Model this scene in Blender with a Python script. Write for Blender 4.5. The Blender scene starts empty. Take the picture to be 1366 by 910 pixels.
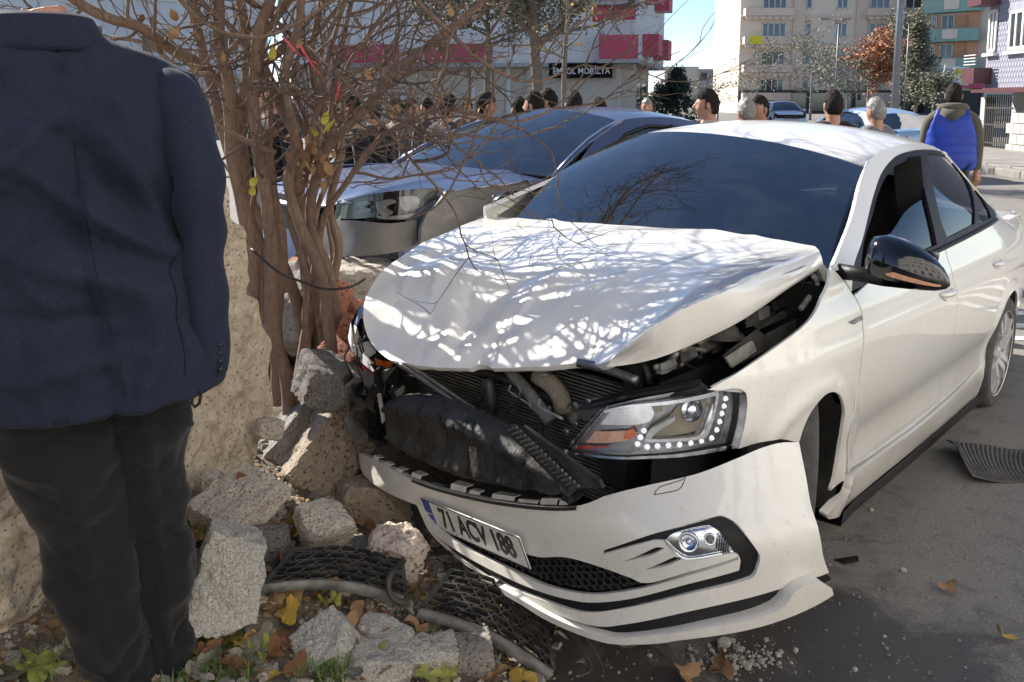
import bpy, bmesh, math, random
import numpy as np
from mathutils import Vector, Matrix, noise
from mathutils.geometry import delaunay_2d_cdt

# ------------------------------------------------------------------ camera, sky, sun, exposure
scene = bpy.context.scene
COL = scene.collection
FPX, VPY, HZ, CAMZ = 1200.0, 8500.0, 130.0, 1.64
PIT = math.atan(FPX / VPY)
PY0 = HZ + FPX * math.tan(PIT)
cam_data = bpy.data.cameras.new('camera')
cam_data.sensor_width = 36.0
cam_data.lens = 36.0 * FPX / 1366.0
cam_data.shift_y = -(455.0 - PY0) / 1366.0
cam_data.clip_start = 0.05
cam_data.clip_end = 6000.0
cam = bpy.data.objects.new('camera', cam_data)
COL.objects.link(cam)
cam.location = (0, 0, CAMZ)
cam.rotation_euler = (math.pi / 2 - PIT, 0, 0)
scene.camera = cam

SUN_AZ = math.radians(-48)      # where the sun stands: measured from +Y (view direction) towards +X
SUN_EL = math.radians(35)
world = bpy.data.worlds.new('World')
scene.world = world
world.use_nodes = True
wn = world.node_tree
wn.nodes.clear()
w_out = wn.nodes.new('ShaderNodeOutputWorld')
w_bg = wn.nodes.new('ShaderNodeBackground')
w_sky = wn.nodes.new('ShaderNodeTexSky')
w_sky.sky_type = 'NISHITA'
w_sky.sun_disc = False
w_sky.sun_elevation = SUN_EL
w_sky.sun_rotation = SUN_AZ
w_sky.air_density = 0.7
w_sky.dust_density = 0.0
w_sky.ozone_density = 1.0
w_sky.altitude = 1500.0
w_bg.inputs['Strength'].default_value = 0.08
wn.links.new(w_sky.outputs[0], w_bg.inputs[0])
wn.links.new(w_bg.outputs[0], w_out.inputs[0])

sun_data = bpy.data.lights.new('sun', 'SUN')
sun_data.energy = 4.4
sun_data.angle = math.radians(0.5)
sun_data.color = (1.0, 0.94, 0.84)
sun = bpy.data.objects.new('sun', sun_data)
COL.objects.link(sun)
sd = Vector((math.sin(SUN_AZ) * math.cos(SUN_EL), math.cos(SUN_AZ) * math.cos(SUN_EL), math.sin(SUN_EL)))
sun.rotation_euler = sd.to_track_quat('Z', 'Y').to_euler()
sun.location = (-20, 20, 30)

scene.render.engine = 'CYCLES'
scene.view_settings.view_transform = 'Standard'
scene.view_settings.look = 'None'
scene.view_settings.gamma = 1.0
scene.view_settings.exposure = 1.38
scene.view_settings.use_white_balance = True       # the camera's white balance, set for the open shade
scene.view_settings.white_balance_temperature = 6500
scene.view_settings.white_balance_tint = 10
scene.view_settings.use_curve_mapping = False
scene.render.resolution_x = 1024
scene.render.resolution_y = 682

RND = random.Random(7)

# ------------------------------------------------------------------ photograph geometry helpers
def ray(px, py):
    c, s = math.cos(PIT), math.sin(PIT)
    r = (px - 683.0) / FPX
    u = (PY0 - py) / FPX
    return Vector((r, c + u * s, -s + u * c))

def atY(px, py, Y):
    d = ray(px, py)
    return Vector((0, 0, CAMZ)) + d * (Y / d.y)

def atZ(px, py, z=0.0):
    d = ray(px, py)
    return Vector((0, 0, CAMZ)) + d * ((z - CAMZ) / d.z)

def toPx(w):
    x, y, z = w[0], w[1], w[2] - CAMZ
    c, s = math.cos(PIT), math.sin(PIT)
    zf = y * c - z * s
    u = y * s + z * c
    if zf < 1e-3: zf = 1e-3
    return 683.0 + FPX * x / zf, PY0 - FPX * u / zf

# ------------------------------------------------------------------ splines
def spl(pts):
    """smooth interpolating function through (x, y) points, clamped slope ends"""
    xs = [p[0] for p in pts]; ys = [p[1] for p in pts]
    if xs[0] > xs[-1]: xs.reverse(); ys.reverse()
    n = len(xs)
    m = []
    for i in range(n):
        if i == 0: m.append((ys[1] - ys[0]) / (xs[1] - xs[0]))
        elif i == n - 1: m.append((ys[-1] - ys[-2]) / (xs[-1] - xs[-2]))
        else:
            a = (ys[i] - ys[i-1]) / (xs[i] - xs[i-1]); b = (ys[i+1] - ys[i]) / (xs[i+1] - xs[i])
            m.append(0 if a * b <= 0 else 2 * a * b / (a + b))
    def f(x):
        if x <= xs[0]: return ys[0] + m[0] * (x - xs[0])
        if x >= xs[-1]: return ys[-1] + m[-1] * (x - xs[-1])
        lo, hi = 0, n - 1
        while hi - lo > 1:
            k = (lo + hi) // 2
            if xs[k] <= x: lo = k
            else: hi = k
        h = xs[hi] - xs[lo]; t = (x - xs[lo]) / h
        return ((2*t**3 - 3*t*t + 1) * ys[lo] + (t**3 - 2*t*t + t) * h * m[lo]
                + (3*t*t - 2*t**3) * ys[hi] + (t**3 - t*t) * h * m[hi])
    return f

def crom(p0, p1, p2, p3, t):
    return [0.5 * (2*b + (-a + c) * t + (2*a - 5*b + 4*c - d) * t*t + (-a + 3*b - 3*c + d) * t**3)
            for a, b, c, d in zip(p0, p1, p2, p3)]

def curve(pts, step, closed=False):
    """Catmull-Rom through points; a point with an extra trailing 'c' is a corner"""
    P = []
    corner = []
    for p in pts:
        if p[-1] == 'c': P.append(tuple(p[:-1])); corner.append(True)
        else: P.append(tuple(p)); corner.append(False)
    n = len(P)
    out = []
    segs = n if closed else n - 1
    for i in range(segs):
        a, b = P[i], P[(i + 1) % n]
        if closed:
            pa, pb = P[(i - 1) % n], P[(i + 2) % n]
        else:
            pa, pb = P[max(i - 1, 0)], P[min(i + 2, n - 1)]
        if corner[i]: pa = a
        if corner[(i + 1) % n]: pb = b
        L = math.dist(a, b)
        k = max(1, int(L / step + 0.5))
        for j in range(k):
            out.append(tuple(crom(pa, a, b, pb, j / k)))
    if not closed: out.append(P[-1])
    return out

def inpoly(p, poly):
    x, y = p; r = False; n = len(poly); j = n - 1
    for i in range(n):
        xi, yi = poly[i]; xj, yj = poly[j]
        if (yi > y) != (yj > y) and x < (xj - xi) * (y - yi) / (yj - yi) + xi: r = not r
        j = i
    return r

# ------------------------------------------------------------------ objects
def mesh_obj(name, verts, faces, mat=None, parent=None, smooth=True, normals=None):
    me = bpy.data.meshes.new(name)
    me.from_pydata([tuple(v) for v in verts], [], [tuple(f) for f in faces])
    me.update()
    if smooth: me.polygons.foreach_set('use_smooth', [True] * len(me.polygons))
    if normals is not None:
        me.normals_split_custom_set_from_vertices([tuple(n) for n in normals])
    if mat is not None: me.materials.append(mat)
    o = bpy.data.objects.new(name, me)
    COL.objects.link(o)
    if parent is not None: o.parent = parent
    return o

def bm_obj(name, bm, mat=None, parent=None, smooth=False):
    me = bpy.data.meshes.new(name)
    bm.to_mesh(me); bm.free()
    if smooth: me.polygons.foreach_set('use_smooth', [True] * len(me.polygons))
    if mat is not None: me.materials.append(mat)
    o = bpy.data.objects.new(name, me)
    COL.objects.link(o)
    if parent is not None: o.parent = parent
    return o

def empty(name, label, cat, loc=(0, 0, 0), rz=0.0, group=None, matrix=None):
    o = bpy.data.objects.new(name, None)
    o.empty_display_size = 0.1
    COL.objects.link(o)
    o.location = loc; o.rotation_euler = (0, 0, rz)
    if matrix is not None: o.matrix_world = matrix
    o['label'] = label; o['category'] = cat
    if group: o['group'] = group
    return o

def tag(o, label=None, cat=None, group=None, kind=None):
    if label: o['label'] = label
    if cat: o['category'] = cat
    if group: o['group'] = group
    if kind: o['kind'] = kind
    return o

def copy_tree(o, parent=None):
    c = o.copy(); COL.objects.link(c); c.parent = parent
    for ch in o.children: copy_tree(ch, c)
    return c

class MB:
    """collects simple solids into one mesh"""
    def __init__(s): s.v = []; s.f = []
    def add(s, verts, faces):
        b = len(s.v); s.v += [tuple(v) for v in verts]; s.f += [tuple(i + b for i in f) for f in faces]; return s
    def box(s, c, d, R=None):
        c = Vector(c); h = [x / 2 for x in d]
        vs = []
        for i in range(8):
            v = Vector(((-1, 1)[i & 1] * h[0], (-1, 1)[i >> 1 & 1] * h[1], (-1, 1)[i >> 2 & 1] * h[2]))
            if R is not None: v = R @ v
            vs.append(c + v)
        return s.add(vs, [(0, 2, 3, 1), (4, 5, 7, 6), (0, 1, 5, 4), (2, 6, 7, 3), (0, 4, 6, 2), (1, 3, 7, 5)])
    def bar(s, a, b, w, h=None, up=(0, 0, 1)):
        a = Vector(a); b = Vector(b); h = h or w
        d = (b - a); L = d.length; d.normalize(); up = Vector(up)
        x = d.cross(up)
        if x.length < 1e-4: x = d.cross(Vector((1, 0, 0)))
        x.normalize(); u = x.cross(d)
        R = Matrix((x, d, u)).transposed()
        return s.box((a + b) / 2, (w, L, h), R)
    def tube(s, pts, rad, n=8, caps=True):
        pts = [Vector(p) for p in pts]
        if not hasattr(rad, '__len__'): rad = [rad] * len(pts)
        b = len(s.v); prev = None
        for i, p in enumerate(pts):
            t = (pts[min(i + 1, len(pts) - 1)] - pts[max(i - 1, 0)])
            if t.length < 1e-9: t = Vector((0, 0, 1))
            t.normalize()
            if prev is None:
                x = t.orthogonal().normalized()
            else:
                x = prev - t * prev.dot(t)
                if x.length < 1e-6: x = t.orthogonal()
                x.normalize()
            prev = x; y = t.cross(x)
            for k in range(n):
                a = 2 * math.pi * k / n
                s.v.append(tuple(p + (x * math.cos(a) + y * math.sin(a)) * rad[i]))
        for i in range(len(pts) - 1):
            for k in range(n):
                k2 = (k + 1) % n
                s.f.append((b + i*n + k, b + i*n + k2, b + (i+1)*n + k2, b + (i+1)*n + k))
        if caps:
            s.f.append(tuple(b + k for k in reversed(range(n))))
            e = b + (len(pts) - 1) * n
            s.f.append(tuple(e + k for k in range(n)))
        return s
    def lathe(s, prof, M=None, n=24, closed=False):
        """prof: list of (radius, height) about local Z"""
        b = len(s.v)
        for r, h in prof:
            for k in range(n):
                a = 2 * math.pi * k / n
                v = Vector((r * math.cos(a), r * math.sin(a), h))
                if M is not None: v = M @ v
                s.v.append(tuple(v))
        m = len(prof)
        for i in range(m if closed else m - 1):
            for k in range(n):
                k2 = (k + 1) % n; i2 = (i + 1) % m
                s.f.append((b + i*n + k, b + i*n + k2, b + i2*n + k2, b + i2*n + k))
        return s
    def grid(s, P):
        """P: rows of points"""
        b = len(s.v); r = len(P); c = len(P[0])
        for row in P: s.v += [tuple(p) for p in row]
        for i in range(r - 1):
            for j in range(c - 1):
                s.f.append((b + i*c + j, b + i*c + j + 1, b + (i+1)*c + j + 1, b + (i+1)*c + j))
        return s
    def prism(s, poly, M, depth):
        """poly in local XY extruded along local Z by depth"""
        n = len(poly); b = len(s.v)
        for z in (0, depth):
            for p in poly: s.v.append(tuple(M @ Vector((p[0], p[1], z))))
        s.f.append(tuple(b + i for i in reversed(range(n)))); s.f.append(tuple(b + n + i for i in range(n)))
        for i in range(n):
            j = (i + 1) % n
            s.f.append((b + i, b + j, b + n + j, b + n + i))
        return s
    def obj(s, name, mat=None, parent=None, smooth=False, fix=True):
        o = mesh_obj(name, s.v, s.f, mat, parent, smooth)
        if fix:
            bm = bmesh.new(); bm.from_mesh(o.data)
            bmesh.ops.recalc_face_normals(bm, faces=bm.faces)
            bm.to_mesh(o.data); bm.free()
        return o

def bevel(o, w=0.004, seg=2, angle=0.6):
    m = o.modifiers.new('bevel', 'BEVEL'); m.width = w; m.segments = seg
    m.limit_method = 'ANGLE'; m.angle_limit = angle
    return o

def autosmooth(o, deg=35):
    me = o.data
    bm = bmesh.new(); bm.from_mesh(me)
    for f in bm.faces: f.smooth = True
    for e in bm.edges:
        e.smooth = not (len(e.link_faces) == 2 and e.calc_face_angle(0) > math.radians(deg))
    bm.to_mesh(me); bm.free()
    return o

# ------------------------------------------------------------------ surface patches
def invF(F, M, px, py, u, v):
    """(u, v) on surface F seen at photo pixel (px, py)"""
    best = None
    for it in range(40):
        p = toPx(M @ Vector(F(u, v)))
        ex, ey = p[0] - px, p[1] - py
        e = ex*ex + ey*ey
        if best is None or e < best[0]: best = (e, u, v)
        if e < 0.01: break
        h = 1e-3
        a = toPx(M @ Vector(F(u + h, v))); b = toPx(M @ Vector(F(u, v + h)))
        J = ((a[0] - p[0]) / h, (b[0] - p[0]) / h, (a[1] - p[1]) / h, (b[1] - p[1]) / h)
        det = J[0]*J[3] - J[1]*J[2]
        if abs(det) < 1e-3: u += 0.01; v += 0.01; continue
        du = (-ex*J[3] + ey*J[1]) / det; dv = (ex*J[2] - ey*J[0]) / det
        k = min(1.0, 0.25 / (abs(du) + abs(dv) + 1e-9))
        u += du * k; v += dv * k
    return best[1], best[2]

def nrmF(F, u, v, h=2e-3):
    a = Vector(F(u + h, v)) - Vector(F(u - h, v)); b = Vector(F(u, v + h)) - Vector(F(u, v - h))
    n = a.cross(b)
    return n.normalized() if n.length > 1e-12 else Vector((0, 0, 1))

def trace(F, M, pts, guess):
    """photo pixel outline -> uv outline on F. ('uv', u, v) entries pass through"""
    out = []
    u, v = guess
    for p in pts:
        if p[0] == 'uv':
            out.append(tuple(p[1:])); u, v = p[1], p[2]; continue
        u, v = invF(F, M, p[0], p[1], u, v)
        out.append((u, v) + (('c',) if p[-1] == 'c' else ()))
    return out

def patch(name, F, outline, parent, mat, step=0.03, holes=(), rim=0.012, flip=1, off=0.0, sub=None, rimdir=None):
    """sheet on surface F bounded by a uv outline, with turned-in edges and holes"""
    sub = sub or step * 0.6
    loops = [curve(outline, sub, True)] + [curve(h, sub, True) for h in holes]
    us = [p[0] for p in loops[0]]; vs = [p[1] for p in loops[0]]
    pts = []; edges = []; bl = []
    for lp in loops:
        b = len(pts); pts += lp; n = len(lp)
        edges += [(b + i, b + (i + 1) % n) for i in range(n)]
        bl.append((b, n))
    nb = len(pts)
    barr = np.array(pts)
    r = random.Random(1)
    nu = int((max(us) - min(us)) / step) + 1; nv = int((max(vs) - min(vs)) / step) + 1
    for i in range(nu + 1):
        for j in range(nv + 1):
            p = (min(us) + (i + 0.5 * (j % 2)) * step, min(vs) + j * step * 0.9)
            if not inpoly(p, loops[0]): continue
            if any(inpoly(p, h) for h in loops[1:]): continue
            if np.min((barr[:, 0] - p[0])**2 + (barr[:, 1] - p[1])**2) < (0.45 * step)**2: continue
            pts.append(p)
    vco, _, tri, _, _, _ = delaunay_2d_cdt([Vector(p) for p in pts], edges, [], 0, 1e-7)
    V = []; N = []
    for c in vco:
        n = nrmF(F, c.x, c.y) * flip
        V.append(Vector(F(c.x, c.y)) + n * off); N.append(n)
    FA = []
    for t in tri:
        c = (sum(vco[i].x for i in t) / 3, sum(vco[i].y for i in t) / 3)
        if len(t) == 3 and inpoly(c, loops[0]) and not any(inpoly(c, h) for h in loops[1:]):
            nn = (V[t[1]] - V[t[0]]).cross(V[t[2]] - V[t[0]])
            FA.append(tuple(t) if nn.dot(N[t[0]]) > 0 else tuple(reversed(t)))
    if rim:
        for li, lp in enumerate(loops):
            n = len(lp); b = len(V)
            area = sum(lp[k-1][0] * lp[k][1] - lp[k][0] * lp[k-1][1] for k in range(n))
            sgn = flip * (1 if area > 0 else -1) * (1 if li == 0 else -1)
            for k, p in enumerate(lp):
                q0 = lp[k - 1]; q1 = lp[(k + 1) % n]
                nn = nrmF(F, p[0], p[1]) * flip
                P0 = Vector(F(*p)) + nn * off
                t = Vector(F(*q1)) - Vector(F(*q0))
                o = t.cross(nn) * sgn
                o = o.normalized() if o.length > 1e-9 else nn
                V.append(P0); N.append((o + nn * 0.3).normalized())
                V.append(P0 - (rimdir or nn) * rim); N.append(o)
            for k in range(n):
                k2 = (k + 1) % n
                f = (b + 2*k, b + 2*k + 1, b + 2*k2 + 1, b + 2*k2)
                nn = (V[f[1]] - V[f[0]]).cross(V[f[3]] - V[f[0]])
                FA.append(f if nn.dot(N[f[1]]) > 0 else tuple(reversed(f)))
    return mesh_obj(name, V, FA, mat, parent, True, N)
# ------------------------------------------------------------------ materials
def new_mat(name):
    m = bpy.data.materials.new(name); m.use_nodes = True
    nt = m.node_tree
    b = nt.nodes['Principled BSDF']
    return m, nt, b

def coords(nt, scale=(1, 1, 1), kind='Object'):
    tc = nt.nodes.new('ShaderNodeTexCoord'); mp = nt.nodes.new('ShaderNodeMapping')
    mp.inputs['Scale'].default_value = scale
    nt.links.new(tc.outputs[kind], mp.inputs[0])
    return mp.outputs[0]

def noise_node(nt, vec, scale, detail=6, rough=0.6, dist=0.0):
    n = nt.nodes.new('ShaderNodeTexNoise')
    n.inputs['Scale'].default_value = scale; n.inputs['Detail'].default_value = detail
    n.inputs['Roughness'].default_value = rough; n.inputs['Distortion'].default_value = dist
    nt.links.new(vec, n.inputs['Vector'])
    return n.outputs['Fac']

def ramp(nt, fac, stops):
    r = nt.nodes.new('ShaderNodeValToRGB')
    e = r.color_ramp.elements
    while len(e) < len(stops): e.new(0.5)
    for k, (p, c) in enumerate(stops):
        e[k].position = p
        e[k].color = (c[0], c[1], c[2], 1) if hasattr(c, '__len__') else (c, c, c, 1)
    nt.links.new(fac, r.inputs[0])
    return r.outputs[0]

def mixc(nt, fac, a, b, mode='MIX'):
    m = nt.nodes.new('ShaderNodeMix'); m.data_type = 'RGBA'; m.blend_type = mode
    for i, x in ((0, fac), (6, a), (7, b)):
        if hasattr(x, 'is_output') or isinstance(x, bpy.types.NodeSocket): nt.links.new(x, m.inputs[i])
        elif i == 0: m.inputs[0].default_value = x
        else: m.inputs[i].default_value = (x[0], x[1], x[2], 1)
    return m.outputs[2]

def bump(nt, b, h, strength=0.3, dist=0.01):
    n = nt.nodes.new('ShaderNodeBump')
    n.inputs['Strength'].default_value = strength; n.inputs['Distance'].default_value = dist
    nt.links.new(h, n.inputs['Height']); nt.links.new(n.outputs[0], b.inputs['Normal'])
    return n

def pits(nt, vec, scale, edge=0.25):
    n = nt.nodes.new('ShaderNodeTexVoronoi'); n.inputs['Scale'].default_value = scale; n.inputs['Randomness'].default_value = 1.0
    nt.links.new(vec, n.inputs['Vector'])
    return ramp(nt, n.outputs['Distance'], [(0.05, 0.0), (edge, 1.0)])

def pm(name, col, col2=None, scale=8, rough=0.6, rough2=None, metal=0.0, bmp=0.0, bscale=None, bdist=0.005,
       coat=0.0, spec=0.5, lo=0.35, hi=0.65, emit=0.0, detail=6, kind='Object', dist=0.0, ior=None, stretch=(1, 1, 1)):
    m, nt, b = new_mat(name)
    b.inputs['Roughness'].default_value = rough; b.inputs['Metallic'].default_value = metal
    b.inputs['Coat Weight'].default_value = coat; b.inputs['Coat Roughness'].default_value = 0.04
    b.inputs['Specular IOR Level'].default_value = spec
    if ior: b.inputs['IOR'].default_value = ior
    v = coords(nt, stretch, kind)
    f = noise_node(nt, v, scale, detail, 0.6, dist)
    col2 = col2 or tuple(min(1, c * 0.8) for c in col)
    c = ramp(nt, f, [(lo, col), (hi, col2)])
    nt.links.new(c, b.inputs['Base Color'])
    if rough2 is not None:
        nt.links.new(ramp(nt, f, [(lo, rough), (hi, rough2)]), b.inputs['Roughness'])
    if bmp: bump(nt, b, noise_node(nt, v, bscale or scale * 3, detail, 0.65), bmp, bdist)
    if emit:
        nt.links.new(c, b.inputs['Emission Color']); b.inputs['Emission Strength'].default_value = emit
    return m

def paint_mat(name, col, dirt=(0.30, 0.26, 0.21), amount=0.35, metal=0.0, rough=0.28, low=0.25, coat=0.9):
    """car paint under clear coat with road film: more where the car frame is low, speckles all over"""
    m, nt, b = new_mat(name)
    v = coords(nt)
    big = noise_node(nt, v, 3.0, 5, 0.6)
    fine = noise_node(nt, v, 60.0, 4, 0.7)
    sep = nt.nodes.new('ShaderNodeSeparateXYZ'); nt.links.new(v, sep.inputs[0])
    hgt = ramp(nt, sep.outputs[2], [(low, 1.0), (low + 0.45, 0.0)])
    k = nt.nodes.new('ShaderNodeMath'); k.operation = 'MULTIPLY'; nt.links.new(hgt, k.inputs[0]); nt.links.new(big, k.inputs[1])
    k1 = nt.nodes.new('ShaderNodeMath'); k1.operation = 'MULTIPLY'; nt.links.new(k.outputs[0], k1.inputs[0]); k1.inputs[1].default_value = amount
    sp = ramp(nt, fine, [(0.58, 0.0), (0.72, 1.0)])
    k2 = nt.nodes.new('ShaderNodeMath'); k2.operation = 'MULTIPLY_ADD'; nt.links.new(sp, k2.inputs[0]); k2.inputs[1].default_value = amount * 0.35
    nt.links.new(k1.outputs[0], k2.inputs[2])
    c = mixc(nt, k2.outputs[0], col, dirt)
    nt.links.new(c, b.inputs['Base Color'])
    b.inputs['Metallic'].default_value = metal
    b.inputs['Roughness'].default_value = rough
    nt.links.new(ramp(nt, big, [(0.3, rough), (0.75, min(1, rough + 0.15))]), b.inputs['Roughness'])
    b.inputs['Coat Weight'].default_value = coat
    b.inputs['Coat Roughness'].default_value = 0.05
    bump(nt, b, noise_node(nt, v, 5.0, 2, 0.5), 0.03, 0.02)
    return m

def glass_mat(name, tint, refl_rough=0.01, alpha=0.5, ior=1.5, dust=0.06):
    """tinted sheet glass: coat reflection over a partly clear dark sheet with a dust film"""
    m, nt, b = new_mat(name)
    nt.nodes.remove(b)
    out = nt.nodes['Material Output']
    tr = nt.nodes.new('ShaderNodeBsdfTransparent'); tr.inputs[0].default_value = (*tint, 1)
    gl = nt.nodes.new('ShaderNodeBsdfGlossy'); gl.inputs['Roughness'].default_value = refl_rough
    df = nt.nodes.new('ShaderNodeBsdfDiffuse'); df.inputs[0].default_value = (0.32, 0.31, 0.30, 1)
    fr = nt.nodes.new('ShaderNodeFresnel'); fr.inputs['IOR'].default_value = ior
    v = coords(nt)
    dn = ramp(nt, noise_node(nt, v, 4.0, 9, 0.72, 0.5), [(0.46, 0.0), (0.74, dust)])
    m0 = nt.nodes.new('ShaderNodeMixShader'); nt.links.new(dn, m0.inputs[0]); nt.links.new(tr.outputs[0], m0.inputs[1]); nt.links.new(df.outputs[0], m0.inputs[2])
    m1 = nt.nodes.new('ShaderNodeMixShader'); nt.links.new(fr.outputs[0], m1.inputs[0]); nt.links.new(m0.outputs[0], m1.inputs[1]); nt.links.new(gl.outputs[0], m1.inputs[2])
    nt.links.new(m1.outputs[0], out.inputs[0])
    return m

M_WHITE = paint_mat('white_paint', (0.80, 0.79, 0.755), amount=0.75)
M_WHITEH = paint_mat('white_paint_hood', (0.78, 0.77, 0.745), amount=0.6, low=-3)
M_BLACKGLOSS = pm('gloss_black_plastic', (0.006, 0.006, 0.008), rough=0.12, coat=0.6)
M_BLACK = pm('black_plastic', (0.012, 0.012, 0.013), (0.03, 0.03, 0.03), 25, 0.5, bmp=0.1)
M_TRIM = pm('satin_black_trim', (0.011, 0.011, 0.012), (0.007, 0.007, 0.008), 12, 0.5, spec=0.3)
M_RUBBER = pm('rubber', (0.045, 0.044, 0.043), (0.085, 0.082, 0.078), 14, 0.85, bmp=0.2)
M_DARK = pm('dark_cavity', (0.006, 0.006, 0.007), (0.014, 0.014, 0.014), 12, 0.85)
M_BURNT = pm('scorched_plastic', (0.008, 0.008, 0.009), (0.035, 0.033, 0.032), 9, 0.42, 0.8, bmp=0.6, bscale=22, bdist=0.02)
M_STEEL = pm('worn_steel', (0.30, 0.30, 0.31), (0.16, 0.15, 0.15), 18, 0.4, metal=0.9, bmp=0.2)
M_ALLOY = pm('silver_alloy', (0.66, 0.66, 0.66), (0.55, 0.55, 0.55), 6, 0.35, metal=0.35)
M_CHROME = pm('chrome', (0.75, 0.76, 0.8), (0.6, 0.62, 0.68), 30, 0.12, metal=1.0)
M_GREYL = pm('light_grey_metal', (0.34, 0.33, 0.31), (0.18, 0.17, 0.16), 18, 0.45, metal=0.3, bmp=0.2)
M_GREYPL = pm('grey_plastic', (0.16, 0.155, 0.145), (0.08, 0.078, 0.075), 15, 0.55, bmp=0.15)
M_TANDUCT = pm('tan_hose', (0.30, 0.26, 0.20), (0.18, 0.15, 0.11), 20, 0.6, bmp=0.3)
M_AMBER = pm('amber_lens', (0.75, 0.16, 0.03), (0.55, 0.10, 0.03), 50, 0.2, coat=0.6)
M_AMBER2 = pm('amber_clear', (0.72, 0.42, 0.28), (0.6, 0.28, 0.16), 60, 0.2, coat=0.6)
M_RED = pm('red_lens', (0.45, 0.02, 0.03), (0.3, 0.02, 0.02), 50, 0.2, coat=0.6)
M_LED = pm('daylight_led', (0.95, 0.96, 1.0), (0.95, 0.96, 1.0), 5, 0.3, emit=0.22)
M_LENS = glass_mat('clear_lens', (0.93, 0.95, 0.97), 0.02, ior=1.45, dust=0.04)
M_WSCREEN = glass_mat('windscreen_glass', (0.04, 0.05, 0.065), 0.012, ior=3.5, dust=0.055)
M_TINT = glass_mat('tinted_glass', (0.10, 0.10, 0.11), 0.012, ior=1.5, dust=0.03)
M_SEAT = pm('seat_fabric', (0.015, 0.015, 0.017), (0.03, 0.03, 0.032), 40, 0.9, bmp=0.2)
M_PLATE = pm('plate_white', (0.78, 0.78, 0.75), (0.55, 0.53, 0.50), 14, 0.4)
M_PLATEB = pm('plate_blue', (0.02, 0.06, 0.35), (0.02, 0.05, 0.25), 20, 0.4)
M_INK = pm('plate_ink', (0.012, 0.012, 0.012), (0.02, 0.02, 0.02), 20, 0.5)
M_WHITEMATT = pm('bare_white_plastic', (0.62, 0.61, 0.58), (0.40, 0.38, 0.35), 25, 0.55, bmp=0.15)
# ------------------------------------------------------------------ ground, road, pavement
def asphalt():
    m, nt, b = new_mat('asphalt')
    v = coords(nt)
    grain = noise_node(nt, v, 110, 4, 0.85)
    med = noise_node(nt, v, 9, 8, 0.7)
    big = noise_node(nt, v, 1.1, 5, 0.6)
    c = ramp(nt, grain, [(0.3, (0.075, 0.070, 0.065)), (0.5, (0.165, 0.154, 0.142)), (0.68, (0.36, 0.34, 0.315))])
    c = mixc(nt, ramp(nt, big, [(0.35, 0.0), (0.7, 0.55)]), c, (0.23, 0.213, 0.192))
    # oil and coolant spilt round the wreck: irregular blots that end about two metres from it
    d = nt.nodes.new('ShaderNodeVectorMath'); d.operation = 'DISTANCE'; nt.links.new(v, d.inputs[0]); d.inputs[1].default_value = (0.65, 2.15, 0)
    near = ramp(nt, d.outputs['Value'], [(0.35, 1.0), (1.0, 0.0)])
    near.node.color_ramp.elements[0].position = 0.30
    dd = nt.nodes.new('ShaderNodeMath'); dd.operation = 'MULTIPLY'; nt.links.new(d.outputs['Value'], dd.inputs[0]); dd.inputs[1].default_value = 0.5
    nt.links.new(dd.outputs[0], near.node.inputs[0])
    blot = noise_node(nt, v, 3.0, 9, 0.72, 0.6)
    ad = nt.nodes.new('ShaderNodeMath'); ad.operation = 'MULTIPLY'; nt.links.new(blot, ad.inputs[0]); nt.links.new(near, ad.inputs[1])
    wet = ramp(nt, ad.outputs[0], [(0.33, 0.0), (0.46, 0.85)])
    c = mixc(nt, wet, c, (0.048, 0.043, 0.040))
    vc = nt.nodes.new('ShaderNodeTexVoronoi'); vc.feature = 'DISTANCE_TO_EDGE'; vc.inputs['Scale'].default_value = 1.15
    ds = nt.nodes.new('ShaderNodeVectorMath'); ds.operation = 'ADD'; nz = nt.nodes.new('ShaderNodeTexNoise'); nz.inputs['Scale'].default_value = 5.0; nz.inputs['Detail'].default_value = 6
    nt.links.new(v, nz.inputs['Vector']); sc_ = nt.nodes.new('ShaderNodeVectorMath'); sc_.operation = 'SCALE'; sc_.inputs['Scale'].default_value = 0.30; nt.links.new(nz.outputs['Color'], sc_.inputs[0])
    nt.links.new(v, ds.inputs[0]); nt.links.new(sc_.outputs[0], ds.inputs[1]); nt.links.new(ds.outputs[0], vc.inputs['Vector'])
    ck = ramp(nt, vc.outputs['Distance'], [(0.004, 1.0), (0.016, 0.0)]); ckm = nt.nodes.new('ShaderNodeMath'); ckm.operation = 'MULTIPLY'
    nt.links.new(ck, ckm.inputs[0]); nt.links.new(ramp(nt, big, [(0.48, 0.0), (0.64, 0.5)]), ckm.inputs[1])
    c = mixc(nt, ckm.outputs[0], c, (0.025, 0.023, 0.021))
    c = mixc(nt, ramp(nt, med, [(0.52, 0.0), (0.72, 0.7)]), c, (0.075, 0.069, 0.063))
    nt.links.new(c, b.inputs['Base Color'])
    nt.links.new(ramp(nt, wet, [(0.0, 0.85), (1.0, 0.42)]), b.inputs['Roughness'])
    bump(nt, b, mixc(nt, 0.4, grain, med), 0.5, 0.006)
    return m
M_ASPH = asphalt()
road = mesh_obj('road', [(-300, -60, 0), (300, -60, 0), (300, 700, 0), (-300, 700, 0)], [(0, 1, 2, 3)], M_ASPH, smooth=False)
tag(road, kind='structure')

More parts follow.
